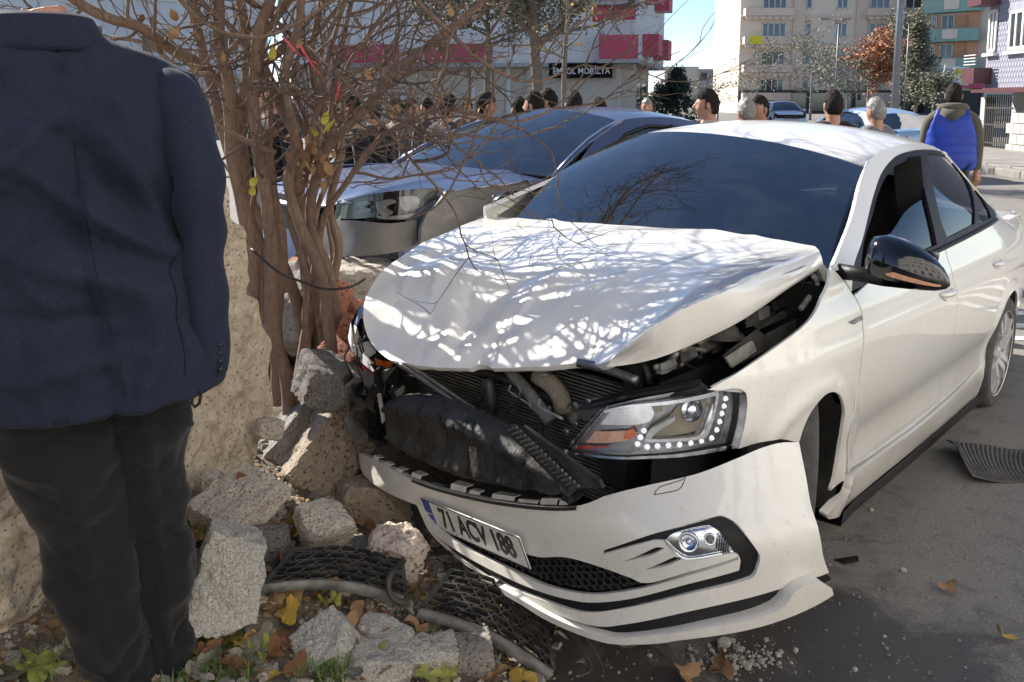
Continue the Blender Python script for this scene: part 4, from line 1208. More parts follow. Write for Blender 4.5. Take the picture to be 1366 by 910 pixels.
lamp_piece('bezel', [(860, 590, 'c'), (870, 575), (905, 558, 'c'), (903, 565, 'c'), (880, 578), (866, 592, 'c')], M_WHITEMATT, -0.022)
lamp_piece('reflector', [(793, 570, 'c'), (808, 552, 'c'), (870, 543), (876, 552), (870, 566), (850, 571, 'c')], M_CHROME, -0.045, 0.0)
lamp_piece('marker', [(870, 545, 'c'), (888, 542, 'c'), (887, 552, 'c'), (875, 554, 'c')], M_TANDUCT, -0.03)
lamp_piece('bowl_back', [(868, 588, 'c'), (905, 556), (920, 540, 'c'), (955, 535), (955, 560), (945, 580, 'c'), (900, 588)], M_TANDUCT, -0.05, 0.0)
lamp_piece('turn_signal', [(776, 593, 'c'), (788, 579, 'c'), (828, 578), (838, 580), (842, 586), (834, 591), (800, 594)], M_AMBER2, -0.03, 0.01)
lamp_piece('turn_signal', [(832, 578, 'c'), (844, 575), (849, 582, 'c'), (842, 588), (830, 588)], M_AMBER, -0.024, 0.01)
lamp_piece('side_marker', [(760, 601, 'c'), (768, 597, 'c'), (815, 598, 'c'), (795, 601), (775, 602)], M_RED, -0.03, 0.005)
# projector lens behind the clear cover
q = TH([(935, 552)])[0]; n = nrmF(LAMPm, q[0], q[1]); Mx = n.to_track_quat('Z', 'Y').to_matrix().to_4x4(); Mx.translation = Vector(LAMPm(q[0], q[1])) - n * 0.05
mb = MB(); mb.lathe([(0.0, 0.022), (0.012, 0.020), (0.022, 0.014), (0.027, 0.005), (0.033, 0.006), (0.034, 0.0), (0.03, -0.01)], Mx, 28); mb.obj('projector', M_CHROME, hlamp, True)
for px, py in ((975, 534), (973, 544), (970, 554), (967, 565), (963, 576), (956, 587), (942, 591), (927, 594), (911, 596), (895, 597), (879, 598), (864, 599), (850, 595), (854, 586), (859, 577)):
    q = TH([(px, py)])[0]; n = nrmF(LAMPm, q[0], q[1]); Mx = n.to_track_quat('Z', 'Y').to_matrix().to_4x4(); Mx.translation = Vector(LAMPm(q[0], q[1])) - n * 0.018
    mb = MB(); mb.lathe([(0.0, 0.005), (0.003, 0.004), (0.0048, 0.002), (0.0055, -0.002), (0.008, -0.004)], Mx, 12); mb.obj('led', M_LED, hlamp, True)

# ---- engine bay
def slab(name, pxs, ax, vals, mat, th=0.012, smooth=False, parent=None):
    """flat or bent sheet part through photo pixels at given car-frame plane values"""
    if not hasattr(vals, '__len__'): vals = [vals] * len(pxs)
    P = [cpx(p[0], p[1], ax, v) for p, v in zip(pxs, vals)]
    c = sum(P, Vector()) / len(P)
    o = mesh_obj(name, P, [tuple(range(len(P)))], mat, parent or car, smooth)
    s = o.modifiers.new('thick', 'SOLIDIFY'); s.thickness = th; s.offset = 0
    return o
def rod(name, pxs, ax, vals, r, mat, n=8, parent=None, wob=0.0, sub=True):
    if not hasattr(vals, '__len__'): vals = [vals] * len(pxs)
    P = [tuple(cpx(p[0], p[1], ax, v)) for p, v in zip(pxs, vals)]
    if sub and len(P) > 2: P = curve(P, 0.025)
    mb = MB(); rr = r if not hasattr(r, '__len__') else [r[0] + (r[-1] - r[0]) * i / max(1, len(P) - 1) for i in range(len(P))]
    mb.tube(P, rr, n); return mb.obj(name, mat, parent or car, True)
# bay walls and floor
mb = MB()
mb.grid([[(x, y, 0.26) for y in (-0.7, 0, 0.7)] for x in (0.45, 0.2, -0.3)]); mb.grid([[(-0.30, y, z) for z in (0.26, 0.6, 0.95)] for y in (-0.75, 0, 0.75)])
for s in (1, -1): mb.grid([[(x, s * 0.60, z) for z in (0.26, 0.5, 0.74 if s > 0 else 0.6)] for x in (0.5, 0.1, -0.3)])
mb.obj('bay_walls', M_DARK, car, fix=False)
# radiator with fins
mb = MB()
for k in range(34):
    z = 0.30 + k * 0.0115
    mb.box((0.44, 0.02, z), (0.03, 0.90, 0.004))
mb.obj('radiator_fins', M_GREYPL, car)
mb = MB(); mb.box((0.41, 0.02, 0.48), (0.03, 0.92, 0.38)); mb.box((0.44, 0.48, 0.52), (0.05, 0.04, 0.48)); mb.obj('radiator', M_DARK, car)
# broken front crossmember pieces
rod('hood_latch_bar', [(533, 486), (560, 503), (598, 530), (632, 553)], 0, [0.60, 0.59, 0.58, 0.57], 0.010, M_STEEL)
rod('hood_latch_bar', [(537, 483), (566, 500), (604, 526), (636, 548)], 0, [0.59, 0.58, 0.57, 0.56], 0.006, M_GREYPL)
# scorched crash beam with foam absorber: lumpy bar
top = [cpx(a, b, 0, x) for a, b, x in ((522, 531, 0.58), (552, 527, 0.62), (600, 538, 0.66), (650, 560, 0.70), (700, 592, 0.72), (745, 622, 0.72), (775, 648, 0.72))]
bot = [cpx(a, b, 0, x) for a, b, x in ((530, 585, 0.56), (555, 607, 0.60), (600, 630, 0.64), (650, 644, 0.68), (700, 650, 0.70), (745, 654, 0.71), (780, 660, 0.71))]
ts = resample(curve([tuple(p) for p in top], 0.02), 60); bs = resample(curve([tuple(p) for p in bot], 0.02), 60)
P = []
for i, (a, b) in enumerate(zip(ts, bs)):
    row = []; d = b - a; h = d.length; d.normalize(); t = (ts[min(i + 1, 59)] - ts[max(i - 1, 0)]).normalized(); n = d.cross(t).normalized()
    if n.x < 0: n = -n
    for k in range(15):
        an = math.pi * (k / 14)
        v = 0.5 - 0.5 * math.cos(an); o = 0.075 * min(1.0, 1.5 * math.sin(an))**0.8
        if i % 8 == 0: o -= 0.016
        if k in (4, 10): o += 0.010
        if (i // 8) % 2 and 5 < k < 9: o -= 0.008
        nz = noise.noise((i * 0.35, k * 0.5, 2.0)) * 0.010 + noise.noise((i * 0.9, k * 1.1, 5.0)) * 0.010
        row.append(a + d * (h * v) + n * (o + nz - 0.03))
    P.append(row)
mb = MB(); mb.grid(P); mb.obj('crash_beam', M_BURNT, car, True, fix=False)
slab('broken_grille_strip', [(675, 571), (683, 566), (768, 648), (758, 655)], 0, 0.80, M_BLACK, 0.02)
mb = MB()
for k in range(16):
    t = k / 15; a = cpx(678 + 82 * t, 574 + 78 * t, 0, 0.815); b = cpx(690 + 82 * t, 570 + 78 * t, 0, 0.815); mb.bar(a, b, 0.006)
mb.obj('strip_ribs', M_STEEL, car)
slab('broken_grille_strip', [(688, 575), (700, 567), (800, 640), (806, 650), (775, 651)], 0, 0.77, M_BURNT, 0.015)
# assorted bay hardware seen in the gap
rod('bracket_arm', [(678, 492), (705, 524), (734, 562)], 0, [0.52, 0.55, 0.58], 0.02, M_GREYPL)
rod('intake_hose', [(716, 500), (735, 512), (748, 530), (752, 550)], 0, 0.50, 0.030, M_TANDUCT, 12)
rod('intake_hose', [(740, 520), (758, 545), (770, 562)], 0, 0.46, 0.022, M_GREYPL, 12)
rod('lock_carrier', [(772, 484), (810, 493), (850, 508)], 0, [0.60, 0.6, 0.6], 0.014, M_STEEL)
rod('lock_carrier', [(650, 505), (655, 530), (650, 560)], 0, 0.54, 0.022, M_BLACK)
rod('lock_carrier', [(640, 495), (690, 512), (760, 545)], 0, 0.50, 0.016, M_BLACK)
slab('lamp_carrier', [(770, 545), (845, 528), (935, 512), (945, 519), (880, 530), (802, 545), (780, 560)], 0, [0.66, 0.62, 0.52, 0.50, 0.58, 0.64, 0.66], M_BLACK, 0.02)
slab('lamp_carrier', [(778, 536), (845, 520), (935, 505), (936, 512), (845, 527), (780, 545)], 0, [0.6, 0.57, 0.46, 0.46, 0.57, 0.6], M_TRIM, 0.02)
# battery box and engine cover
for nm, c, d, mt in (('battery', (0.12, 0.40, 0.66), (0.26, 0.20, 0.24), M_BLACK), ('engine_cover', (0.05, -0.08, 0.66), (0.42, 0.52, 0.16), M_BLACK), ('coolant_tank', (-0.02, -0.48, 0.66), (0.2, 0.16, 0.14), M_GREYPL), ('air_box', (0.22, 0.32, 0.56), (0.2, 0.22, 0.2), M_BLACKGLOSS), ('fuse_box', (-0.12, 0.46, 0.80), (0.22, 0.14, 0.10), M_BLACK)):
    mb = MB(); mb.box(c, d, Matrix.Rotation(RND.uniform(-0.15, 0.15), 3, 'Z')); bevel(mb.obj(nm, mt, car), 0.015, 2)
rod('coolant_hose', [(845, 478), (862, 492), (866, 512)], 0, 0.42, 0.012, M_BLACK)
rod('wiring_loom', [(840, 470), (875, 475), (905, 472), (930, 462)], 1, 0.52, 0.010, M_BLACK)
rod('wiring_loom', [(880, 468), (920, 490), (950, 500)], 1, 0.55, 0.008, M_BLACK)
for k in range(7):
    rod('cable', [(855 + k * 9, 470 - k * 2), (865 + k * 8, 486 + (k % 3) * 5), (862 + k * 11, 505 - k)], 1, 0.50 - 0.01 * k, 0.004, M_BLACK, 6)
# inner wing panel, hinge, bracket under the raised hood edge
slab('inner_wing', [(965, 475), (1010, 440), (1020, 448), (1062, 425), (1085, 395), (1092, 402), (1078, 428), (1030, 462), (975, 490)], 1, 0.66, M_GREYPL, 0.01)
slab('slam_bracket', [(968, 478), (1003, 455), (1008, 468), (975, 490)], 1, 0.70, M_WHITEMATT, 0.008)
slab('bracket', [(992, 425), (1030, 408), (1055, 400), (1062, 380), (1082, 375), (1080, 395), (1060, 410), (1045, 425), (1010, 440)], 1, [0.60, 0.6, 0.6, 0.62, 0.64, 0.64, 0.63, 0.62, 0.6], M_GREYPL, 0.012)
slab('hood_hinge', [(1088, 354), (1096, 352), (1106, 366), (1104, 378), (1096, 374)], 1, 0.72, M_WHITEMATT, 0.014)
rod('hinge_arm', [(1085, 368), (1090, 378), (1080, 396), (1068, 412)], 1, 0.70, 0.010, M_WHITEMATT)
rod('strut_pipe', [(1005, 405), (1040, 398), (1072, 380)], 1, 0.52, 0.012, M_STEEL)
slab('scuttle_panel', [(960, 430), (1060, 380), (1075, 368), (1085, 372), (1060, 400), (1000, 430)], 1, 0.45, M_BLACK, 0.01)
mb = MB(); mb.lathe([(0.0, 0.03), (0.05, 0.03), (0.075, 0.015), (0.08, 0.0), (0.10, -0.01)], Matrix.Translation((0.02, 0.52, 0.80)), 20); mb.obj('strut_tower', M_GREYPL, car, True)
for px, py in ((768, 565), (756, 576), (785, 535)):
    mb = MB(); c = cpx(px, py, 0, 0.64); Mx = Matrix.Translation(c) @ Matrix.Rotation(math.pi / 2, 4, 'Y'); mb.lathe([(0.003, 0.006), (0.008, 0.006), (0.009, 0.0)], Mx, 10); mb.obj('carrier_bolt', M_STEEL, car, True)

rb_ = random.Random(44)                 # clips, pipes, brackets and cables crowded in the gap below the raised hood edge
for k in range(26):
    t_ = rb_.random(); px, py = 860 + 215 * t_ + rb_.uniform(-8, 8), 492 - 100 * t_ + rb_.uniform(-14, 16)
    yv = 0.50 + 0.12 * rb_.random(); mt = rb_.choice([M_GREYL, M_GREYPL, M_BLACK, M_STEEL, M_TANDUCT, M_TRIM])
    if k % 2: rod('pipe', [(px, py), (px + rb_.uniform(8, 30), py - rb_.uniform(-6, 14)), (px + rb_.uniform(24, 54), py - rb_.uniform(0, 26))], 1, [yv, yv - 0.02, yv + 0.01], rb_.uniform(0.004, 0.012), mt, 8)
    else:
        w_, h_ = rb_.uniform(10, 26), rb_.uniform(6, 14)
        slab('bracket', [(px, py), (px + w_, py - w_ * 0.45), (px + w_ * 1.1, py - w_ * 0.45 + h_), (px + w_ * 0.5, py - w_ * 0.1 + h_), (px + 2, py + h_)], 1, [yv, yv, yv + 0.02, yv + 0.03, yv + 0.02], mt, 0.01)
for k in range(12):
    px, py = rb_.uniform(650, 800), rb_.uniform(498, 560)
    rod('cable', [(px, py), (px + rb_.uniform(-12, 22), py + rb_.uniform(4, 18)), (px + rb_.uniform(-20, 40), py + rb_.uniform(14, 40))], 0, 0.50 + 0.01 * k, rb_.uniform(0.003, 0.007), rb_.choice([M_BLACK, M_GREYPL, M_GREYL]), 6)
# ---- smashed right headlamp and shredded inner parts
wreck = mesh_obj('smashed_headlamp', [], [], None, car)
def wk(nm, pxs, yv, mat, th=0.008): return slab(nm, pxs, 1, yv, mat, th, False, wreck)
wk('bezel', [(464, 452), (468, 430), (480, 408), (486, 412), (476, 436), (472, 458), (480, 472), (470, 470)], [-0.72, -0.73, -0.75, -0.73, -0.71, -0.70, -0.68, -0.70], M_CHROME)
wk('shell', [(468, 455), (474, 425), (484, 425), (490, 450), (482, 462)], [-0.74, -0.75, -0.74, -0.7, -0.71], M_BLACKGLOSS)
wk('chrome_shard', [(470, 462), (492, 455), (502, 470), (488, 480), (474, 474)], [-0.70, -0.66, -0.63, -0.66, -0.69], M_WHITEMATT)
wk('chrome_shard', [(482, 470), (510, 492), (505, 502), (480, 482)], [-0.66, -0.6, -0.6, -0.66], M_CHROME)
wk('amber_shard', [(500, 478), (513, 482), (512, 497), (502, 490)], [-0.60, -0.58, -0.57, -0.6], M_AMBER)
wk('amber_shard', [(513, 481), (524, 483), (522, 499), (514, 497)], [-0.58, -0.55, -0.55, -0.57], M_AMBER)
wk('red_shard', [(485, 484), (506, 500), (504, 506), (483, 491)], [-0.66, -0.6, -0.6, -0.66], M_RED)
wk('bracket', [(466, 492), (476, 488), (486, 498), (482, 512), (474, 516), (470, 504)], [-0.68, -0.67, -0.64, -0.64, -0.66, -0.68], M_TANDUCT)
wk('bracket', [(486, 492), (506, 505), (515, 520), (508, 540), (494, 530), (482, 505)], [-0.64, -0.6, -0.56, -0.57, -0.6, -0.64], M_GREYPL)
for k in range(9):
    a = (RND.uniform(465, 510), RND.uniform(448, 500)); rod('wire_end', [a, (a[0] + RND.uniform(-14, 18), a[1] + RND.uniform(6, 18)), (a[0] + RND.uniform(-20, 24), a[1] + RND.uniform(20, 40))], 1, -0.62 + 0.008 * k, 0.0035, [M_BLACK, M_WHITEMATT, M_BLUEW][k % 3] if False else M_BLACK, 5, wreck)
# shredded dark mass between rubble and bumper
for k in range(26):
    px, py = RND.uniform(468, 545), RND.uniform(500, 600)
    if px < 495 and py > 575: continue
    y0 = -0.62 + (px - 470) / 75 * 0.22 + RND.uniform(-0.05, 0.05)
    n = RND.randint(4, 6); R = RND.uniform(8, 20)
    poly = []
    for j in range(n):
        a = 2 * math.pi * j / n + RND.uniform(-0.4, 0.4); poly.append((px + R * math.cos(a) * RND.uniform(0.5, 1.1), py + R * 1.2 * math.sin(a) * RND.uniform(0.5, 1.1)))
    slab('torn_plastic', poly, 1, [y0 + RND.uniform(-0.04, 0.04) for _ in poly], RND.choice([M_BLACK, M_BURNT, M_DARK, M_TRIM, M_GREYPL]), 0.008)
slab('torn_strap', [(503, 525), (508, 524), (514, 560), (510, 565)], 1, [-0.52, -0.52, -0.50, -0.50], M_WHITEMATT, 0.004)
patch('crushed_fender', SR, [(0.34, 0.80, 'c'), (0.0, 0.90), (-0.42, 0.955, 'c'), (-0.42, 0.6), (-0.40, 0.26, 'c'), (-0.35, 0.26, 'c'), (-0.33, 0.45), (-0.2, 0.61), (0.0, 0.67), (0.2, 0.62), (0.33, 0.48, 'c'), (0.40, 0.62)], car, M_WHITE, step=0.05, flip=1, off=-0.03)
# front inner structure so the crushed nose is not hollow from the side
mb = MB()
for s in (1, -1): mb.bar((-0.2, s * 0.48, 0.42), (0.48, s * 0.46, 0.44), 0.09, 0.12)
mb.obj('chassis_rails', M_DARK, car)
# ------------------------------------------------------------------ whole sedans: the grey car hit by the white one, and parked cars
M_TINT2 = glass_mat('pale_glass', (0.30, 0.34, 0.35), 0.01, ior=3.0, dust=0.05)
def sedan(name, label, M, paint, group=None, sx=1.0, sz=1.0, sy=1.0, detail=True, glass=M_TINT2, skip_front=False, white_roof=None):
    root = empty(name, label, 'car', matrix=M, group=group)
    def q(p): return (p[0] * sx, p[1] * sy, p[2] * sz)
    def SL(x, z): return q(S(x, z))
    def SRR(x, z): p = S(x, z); return q((p[0], -p[1], p[2]))
    arch_f = [(0.365 * math.cos(math.radians(-8 + k * 196 / 12)), 0.315 + 0.365 * math.sin(math.radians(-8 + k * 196 / 12))) for k in range(13)]
    arch_r = [(p[0] - 2.65, p[1]) for p in arch_f]
    cz = lambda L: [(p[0], p[1], 'c') if k in (0, len(L) - 1) else p for k, p in enumerate(L)]
    fen = [(0.62, 0.66, 'c'), (0.45, 0.82), (0.2, 0.90), (-0.1, 0.945), (-0.42, 0.97, 'c'), (-0.42, 0.6), (-0.40, 0.25, 'c'), (-0.36, 0.24, 'c')] + cz(arch_f[::-1]) + [(0.40, 0.28, 'c'), (0.55, 0.40, 'c')]
    d1 = [(-0.426, 0.95, 'c'), (-0.426, 0.6), (-0.406, 0.25, 'c'), (-1.2, 0.24), (-1.52, 0.24, 'c'), (-1.53, 0.6), (-1.52, 0.945, 'c'), (-1.0, 0.945)]
    d2 = [(-1.526, 0.945, 'c'), (-1.536, 0.6), (-1.526, 0.24, 'c'), (-2.22, 0.25, 'c'), (-2.28, 0.5), (-2.44, 0.72), (-2.52, 0.945, 'c'), (-2.0, 0.945)]
    qp = [(-2.526, 0.945, 'c'), (-2.446, 0.72), (-2.286, 0.5), (-2.226, 0.25, 'c'), (-2.29, 0.25, 'c')] + cz(arch_r) + [(-3.1, 0.26, 'c'), (-3.70, 0.34, 'c'), (-3.76, 0.7), (-3.72, 0.98, 'c'), (-3.3, 1.02), (-2.9, 1.03), (-2.63, 1.0, 'c')]
    wn = [(-0.60, 0.955, 'c'), (-0.85, 1.13), (-1.10, 1.27), (-1.35, 1.345), (-1.75, 1.365), (-2.10, 1.33), (-2.40, 1.22), (-2.62, 1.08), (-2.66, 0.985, 'c'), (-1.6, 0.955)]
    rl = [(x, _zr(x) + 0.02) for x in (-1.13, -1.3, -1.6, -2.0, -2.3, -2.5, -2.7, -2.85)]
    cabq = [(-0.42, 0.965, 'c'), (-0.75, 1.18), rl[0] + ('c',)] + rl[1:-1] + [rl[-1] + ('c',), (-2.98, 1.05, 'c'), (-2.67, 0.99, 'c')] + [wn[k] for k in (7, 6, 5, 4, 3, 2, 1)] + [(-0.60, 0.957, 'c')]
    st = 0.06 if detail else 0.12
    for F, fl in ((SL, -1), (SRR, 1)):
        patch('fender', F, fen, root, paint, step=st, flip=fl)
        patch('front_door', F, d1, root, paint, step=st, flip=fl); patch('rear_door', F, d2, root, paint, step=st, flip=fl)
        patch('quarter_panel', F, qp, root, paint, step=st, flip=fl); patch('side_frame', F, cabq, root, paint, step=st, flip=fl)
        patch('side_glass', F, wn, root, glass, step=0.12, flip=fl, rim=0.01, off=-0.012)
        s = 1 if F is SL else -1
        mb = MB(); mb.tube([F(w_[0], w_[1]) for w_ in wn[:9]], 0.010, 6); mb.obj('window_trim', M_TRIM, root, True)
        mb = MB(); mb.bar(F(-1.50, 0.95), F(-1.60, 1.36), 0.07, 0.02, (0, 1, 0)); mb.obj('pillar', M_TRIM, root)
        mb = MB(); mb.grid([[F(x, 0.25), Vector(F(x, 0.18)) + Vector((0, 0.02 * s, 0)), Vector(F(x, 0.14)) - Vector((0, 0.05 * s, 0))] for x in (-0.36, -0.9, -1.5, -2.0, -2.28)]); mb.obj('sill', paint, root, True, fix=False)
    mb = MB()
    xs = [-1.08, -1.3, -1.6, -1.9, -2.2, -2.45, -2.6]
    mb.grid([[q((x - (0.05 * t * t if x == -1.08 else 0), t * _hw(x), _zc(x) - 0.066 * abs(t)**2.4)) for t in (-1, -0.8, -0.5, -0.2, 0, 0.2, 0.5, 0.8, 1)] for x in xs]); mb.obj('roof', white_roof or paint, root, True, fix=False)
    mb = MB(); mb.grid([[q((-2.6 - 0.56 * k, t * (_hw(-2.6) * (1 - k) + 0.66 * k), (_zc(-2.6) - 0.066 * abs(t)**2.4) * (1 - k) + 1.04 * k)) for t in (-1, -0.5, 0, 0.5, 1)] for k in (0, 0.33, 0.66, 1)]); mb.obj('rear_screen', glass, root, True, fix=False)
    mb = MB(); mb.grid([[q((x, y * w, z - 0.03 * y * y)) for y in (-1, -0.7, -0.3, 0, 0.3, 0.7, 1)] for x, z, w in ((-3.14, 1.045, 0.76), (-3.4, 1.055, 0.76), (-3.66, 1.05, 0.74), (-3.72, 1.0, 0.73), (-3.77, 0.8, 0.72), (-3.78, 0.5, 0.72), (-3.72, 0.3, 0.72))]); mb.obj('boot_lid', paint, root, True, fix=False)
    def WSx(u, v):
        b = Vector((-0.30 - 0.12 * u * u, 0.74 * u, 0.99 - 0.015 * u * u)); h = Vector((-1.08 - 0.05 * u * u, 0.57 * u, _zc(-1.1) - 0.066 * abs(u)**2.4))
        return q(b.lerp(h, v) + Vector((0.02, 0, 0.03)) * math.sin(math.pi * v))
    patch('windscreen', WSx, [(-0.97, 0.0, 'c'), (0.97, 0.0, 'c'), (0.97, 0.98, 'c'), (-0.97, 0.98, 'c')], root, glass, step=0.2, rim=0)
    for u in (-1, 1): mb = MB(); mb.tube([WSx(u, v) for v in (0, 0.25, 0.5, 0.75, 1)], 0.022, 6); mb.obj('screen_pillar', paint, root, True)
    hz_x = spl([(0.80, 0.72), (0.70, 0.79), (0.5, 0.86), (0.2, 0.925), (-0.1, 0.97), (-0.45, 1.005)])
    def HD(x, y):
        hw = spl([(0.8, 0.55), (0.5, 0.66), (0, 0.72), (-0.45, 0.74)])(x); t = abs(y) / hw
        return q((x, y, hz_x(x) - 0.055 * t**3 + 0.012 * math.exp(-((abs(y) - 0.42) / 0.05)**2)))
    patch('hood', HD, [(-0.30, 0.0), (-0.34, 0.4), (-0.45, 0.735, 'c'), (-0.1, 0.73), (0.3, 0.70), (0.58, 0.62, 'c'), (0.72, 0.40), (0.78, 0.15), (0.78, -0.15), (0.72, -0.40), (0.58, -0.62, 'c'), (0.3, -0.70), (-0.1, -0.73), (-0.45, -0.735, 'c'), (-0.34, -0.4)], root, paint, step=st)
    # front face
    pb = curve([(0.40, -0.86), (0.60, -0.78), (0.72, -0.6), (0.78, -0.3), (0.80, 0.0), (0.78, 0.15)], 0.06) if skip_front else curve([(0.40, -0.86), (0.60, -0.78), (0.74, -0.6), (0.82, -0.3), (0.85, 0), (0.82, 0.3), (0.74, 0.6), (0.60, 0.78), (0.40, 0.86)], 0.06)
    prof = ((0.17, -0.05), (0.22, 0.0), (0.34, 0.03), (0.46, 0.03), (0.52, 0.0), (0.60, -0.02))
    rowsB = []
    for i, p in enumerate(pb):
        a = Vector(pb[max(0, i - 1)]); b = Vector(pb[min(len(pb) - 1, i + 1)]); t = (b - a).normalized(); n = Vector((t.y, -t.x))
        rowsB.append([q((p[0] + n.x * o, p[1] + n.y * o, z)) for z, o in prof])
    mb = MB(); mb.grid(rowsB); bo = mb.obj('front_bumper', paint, root, True, fix=False)
    mb = MB(); mb.grid([[q((p[0] - 0.03, p[1] * 0.96, z)) for z in (0.56, 0.66, 0.78)] for p in pb]); mb.obj('nose_panel', M_TRIM, root, True, fix=False)
    if not skip_front: mb = MB(); mb.box(q((0.86, 0, 0.30)), (0.03, 0.9, 0.10)); mb.obj('lower_grille', M_BLACK, root)
    if not skip_front:
        for s in (1, -1):
            mb = MB(); mb.grid([[q((0.76 - 0.30 * k * k - 0.05 * k - 0.06 * v, s * (0.42 + 0.42 * k), 0.60 + 0.13 * v + 0.05 * k)) for v in (0, 0.5, 1)] for k in (0, 0.25, 0.5, 0.75, 1)]); mb.obj('headlamp', M_CHROME, root, True, fix=False)
        mb = MB(); mb.box(q((0.85, 0, 0.64)), (0.03, 0.7, 0.10)); mb.obj('grille', M_BLACK, root)
    for s in (1, -1):
        mb = MB(); mb.grid([[q((-3.66 - 0.09 * k, s * (0.84 - 0.3 * k), z)) for z in (0.74, 0.84, 0.92)] for k in (0, 0.5, 1)]); mb.obj('tail_lamp', M_RED, root, True, fix=False)
        mb = MB(); mb.grid([[Vector(q((-0.70 + 0.07 * math.cos(a) * w, s * (0.86 + d), 1.0 + 0.07 * math.sin(a) * w))) for a in [k * math.pi / 6 for k in range(13)]] for d, w in ((0, 0.3), (0.04, 0.9), (0.12, 1.0), (0.17, 0.7), (0.185, 0.1))]); mb.obj('door_mirror', paint, root, True, fix=False)
    mb = MB(); mb.box(q((-1.5, 0, 0.30)), (3.6, 1.4, 0.12)); mb.obj('floor_pan', M_DARK, root)
    mb = MB(); mb.grid([[q((x, y, 0.5)) for y in (-0.6, 0.6)] for x in (0.6, -0.4)]); mb.grid([[q((-0.45, y, z)) for y in (-0.7, 0.7)] for z in (0.3, 0.95)]); mb.obj('bay', M_DARK, root, fix=False)
    for x in (-1.45, -2.4):
        for y in (-0.36, 0.36):
            mb = MB(); mb.box(q((x, y, 0.78)), (0.14, 0.46, 0.6)); mb.box(q((x - 0.04, y, 1.14)), (0.08, 0.24, 0.16)); bevel(mb.obj('seat', M_SEAT, root), 0.04, 2)
    mb = MB(); mb.box(q((-0.6, 0, 0.90)), (0.4, 1.3, 0.12)); mb.obj('dashboard', M_TRIM, root)
    for x in (0, -2.65):
        for s in (1, -1):
            Mx = Matrix.Translation(q((x, s * 0.75, 0.315))) @ Matrix.Rotation(-s * math.pi / 2, 4, 'X')
            w = mesh_obj('wheel', [], [], None, root)
            mb = MB(); mb.lathe([(0.2, -0.1), (0.29, -0.105), (0.315, -0.07), (0.318, 0.07), (0.29, 0.105), (0.215, 0.1)], Mx, 32); mb.obj('tyre', M_RUBBER, w, True)
            mb = MB(); mb.lathe([(0.22, 0.09), (0.20, 0.07), (0.18, 0.06)], Mx, 24)
            for k in range(7):
                a = 2 * math.pi * k / 7; mb.bar(Mx @ Vector((0.02 * math.cos(a), 0.02 * math.sin(a), 0.085)), Mx @ Vector((0.2 * math.cos(a), 0.2 * math.sin(a), 0.08)), 0.035, 0.02, Mx.to_3x3() @ Vector((0, 0, 1)))
            mb.obj('rim', M_ALLOY, w, True)
            mb = MB(); mb.grid([[q((x + 0.38 * math.cos(a), s * y, 0.315 + 0.37 * math.sin(a))) for y in (0.35, 0.84)] for a in [math.radians(-10 + 20 * k) for k in range(11)]]); mb.obj('wheel_housing', M_DARK, root, True, fix=False)
    return root
M_GREYBLUE = paint_mat('steel_blue_paint', (0.055, 0.075, 0.145), amount=0.3, metal=0.3, rough=0.3, low=0.5, coat=0.55)
def carM(x, y, z, yaw, pt=0.0, rl=0.0): return Matrix.Translation((x, y, z)) @ Matrix.Rotation(yaw, 4, 'Z') @ Matrix.Rotation(pt, 4, 'Y') @ Matrix.Rotation(rl, 4, 'X')
M2 = carM(-0.664, 5.235, 0.27, 3.891, -0.105, 0.0)
car2 = sedan('grey_car', 'steel blue grey sedan with crumpled fender jammed beside the white car', M2, M_GREYBLUE, sx=1.03, sy=1.02, skip_front=True)
M2I = M2.inverted()
# its headlamp: dark bezel with chrome C bows under a clear cover, traced where the photo shows it
hc_in = cpx(446, 290, 1, 0.40, M2I); hc_out = cpx(590, 262, 1, 0.84, M2I)
def LAMP2(u, v):
    b = Vector((hc_in.x, hc_in.y, 0)).lerp(Vector((hc_out.x, hc_out.y, 0)), u); L = Vector((hc_out.x - hc_in.x, hc_out.y - hc_in.y, 0)); n = Vector((L.y, -L.x, 0)).normalized()
    return b + n * (0.09 * math.sin(math.pi * max(-0.05, min(1.05, u)))) + Vector((0, 0, v))
SX2 = (hc_out - hc_in).length
def L2m(u, v): return LAMP2(u / SX2, v)
def TL2(p): return [(a[0] * SX2,) + tuple(a[1:]) for a in trace(LAMP2, M2, p, (0.5, 0.7))]
M_GREYLAMP = pm('lamp_silver', (0.42, 0.42, 0.42), (0.25, 0.25, 0.25), 30, 0.3, metal=0.3)
l2 = mesh_obj('headlamp', [], [], None, car2)
out2 = [(445, 292, 'c'), (450, 268, 'c'), (500, 258), (560, 252), (592, 251, 'c'), (578, 272), (556, 290, 'c'), (520, 295), (495, 290, 'c'), (470, 292)]
patch('housing', L2m, TL2(out2), l2, M_BLACKGLOSS, step=0.04, rim=0.0, off=-0.04)
patch('lens', L2m, TL2(out2), l2, M_LENS, step=0.04, rim=0.03)
for pl_ in ([(470, 272, 'c'), (485, 268), (492, 272), (484, 276), (494, 280), (490, 284), (474, 283, 'c'), (480, 279)], [(500, 270, 'c'), (520, 266), (528, 270), (514, 276), (524, 284), (512, 289), (502, 282)], [(532, 263, 'c'), (556, 262), (560, 272), (552, 280), (536, 280)], [(500, 288, 'c'), (530, 288), (555, 284, 'c'), (556, 288, 'c'), (530, 293), (505, 292)]):
    patch('chrome_bow', L2m, TL2(pl_), l2, M_GREYLAMP, step=0.03, rim=0.01, off=-0.012)
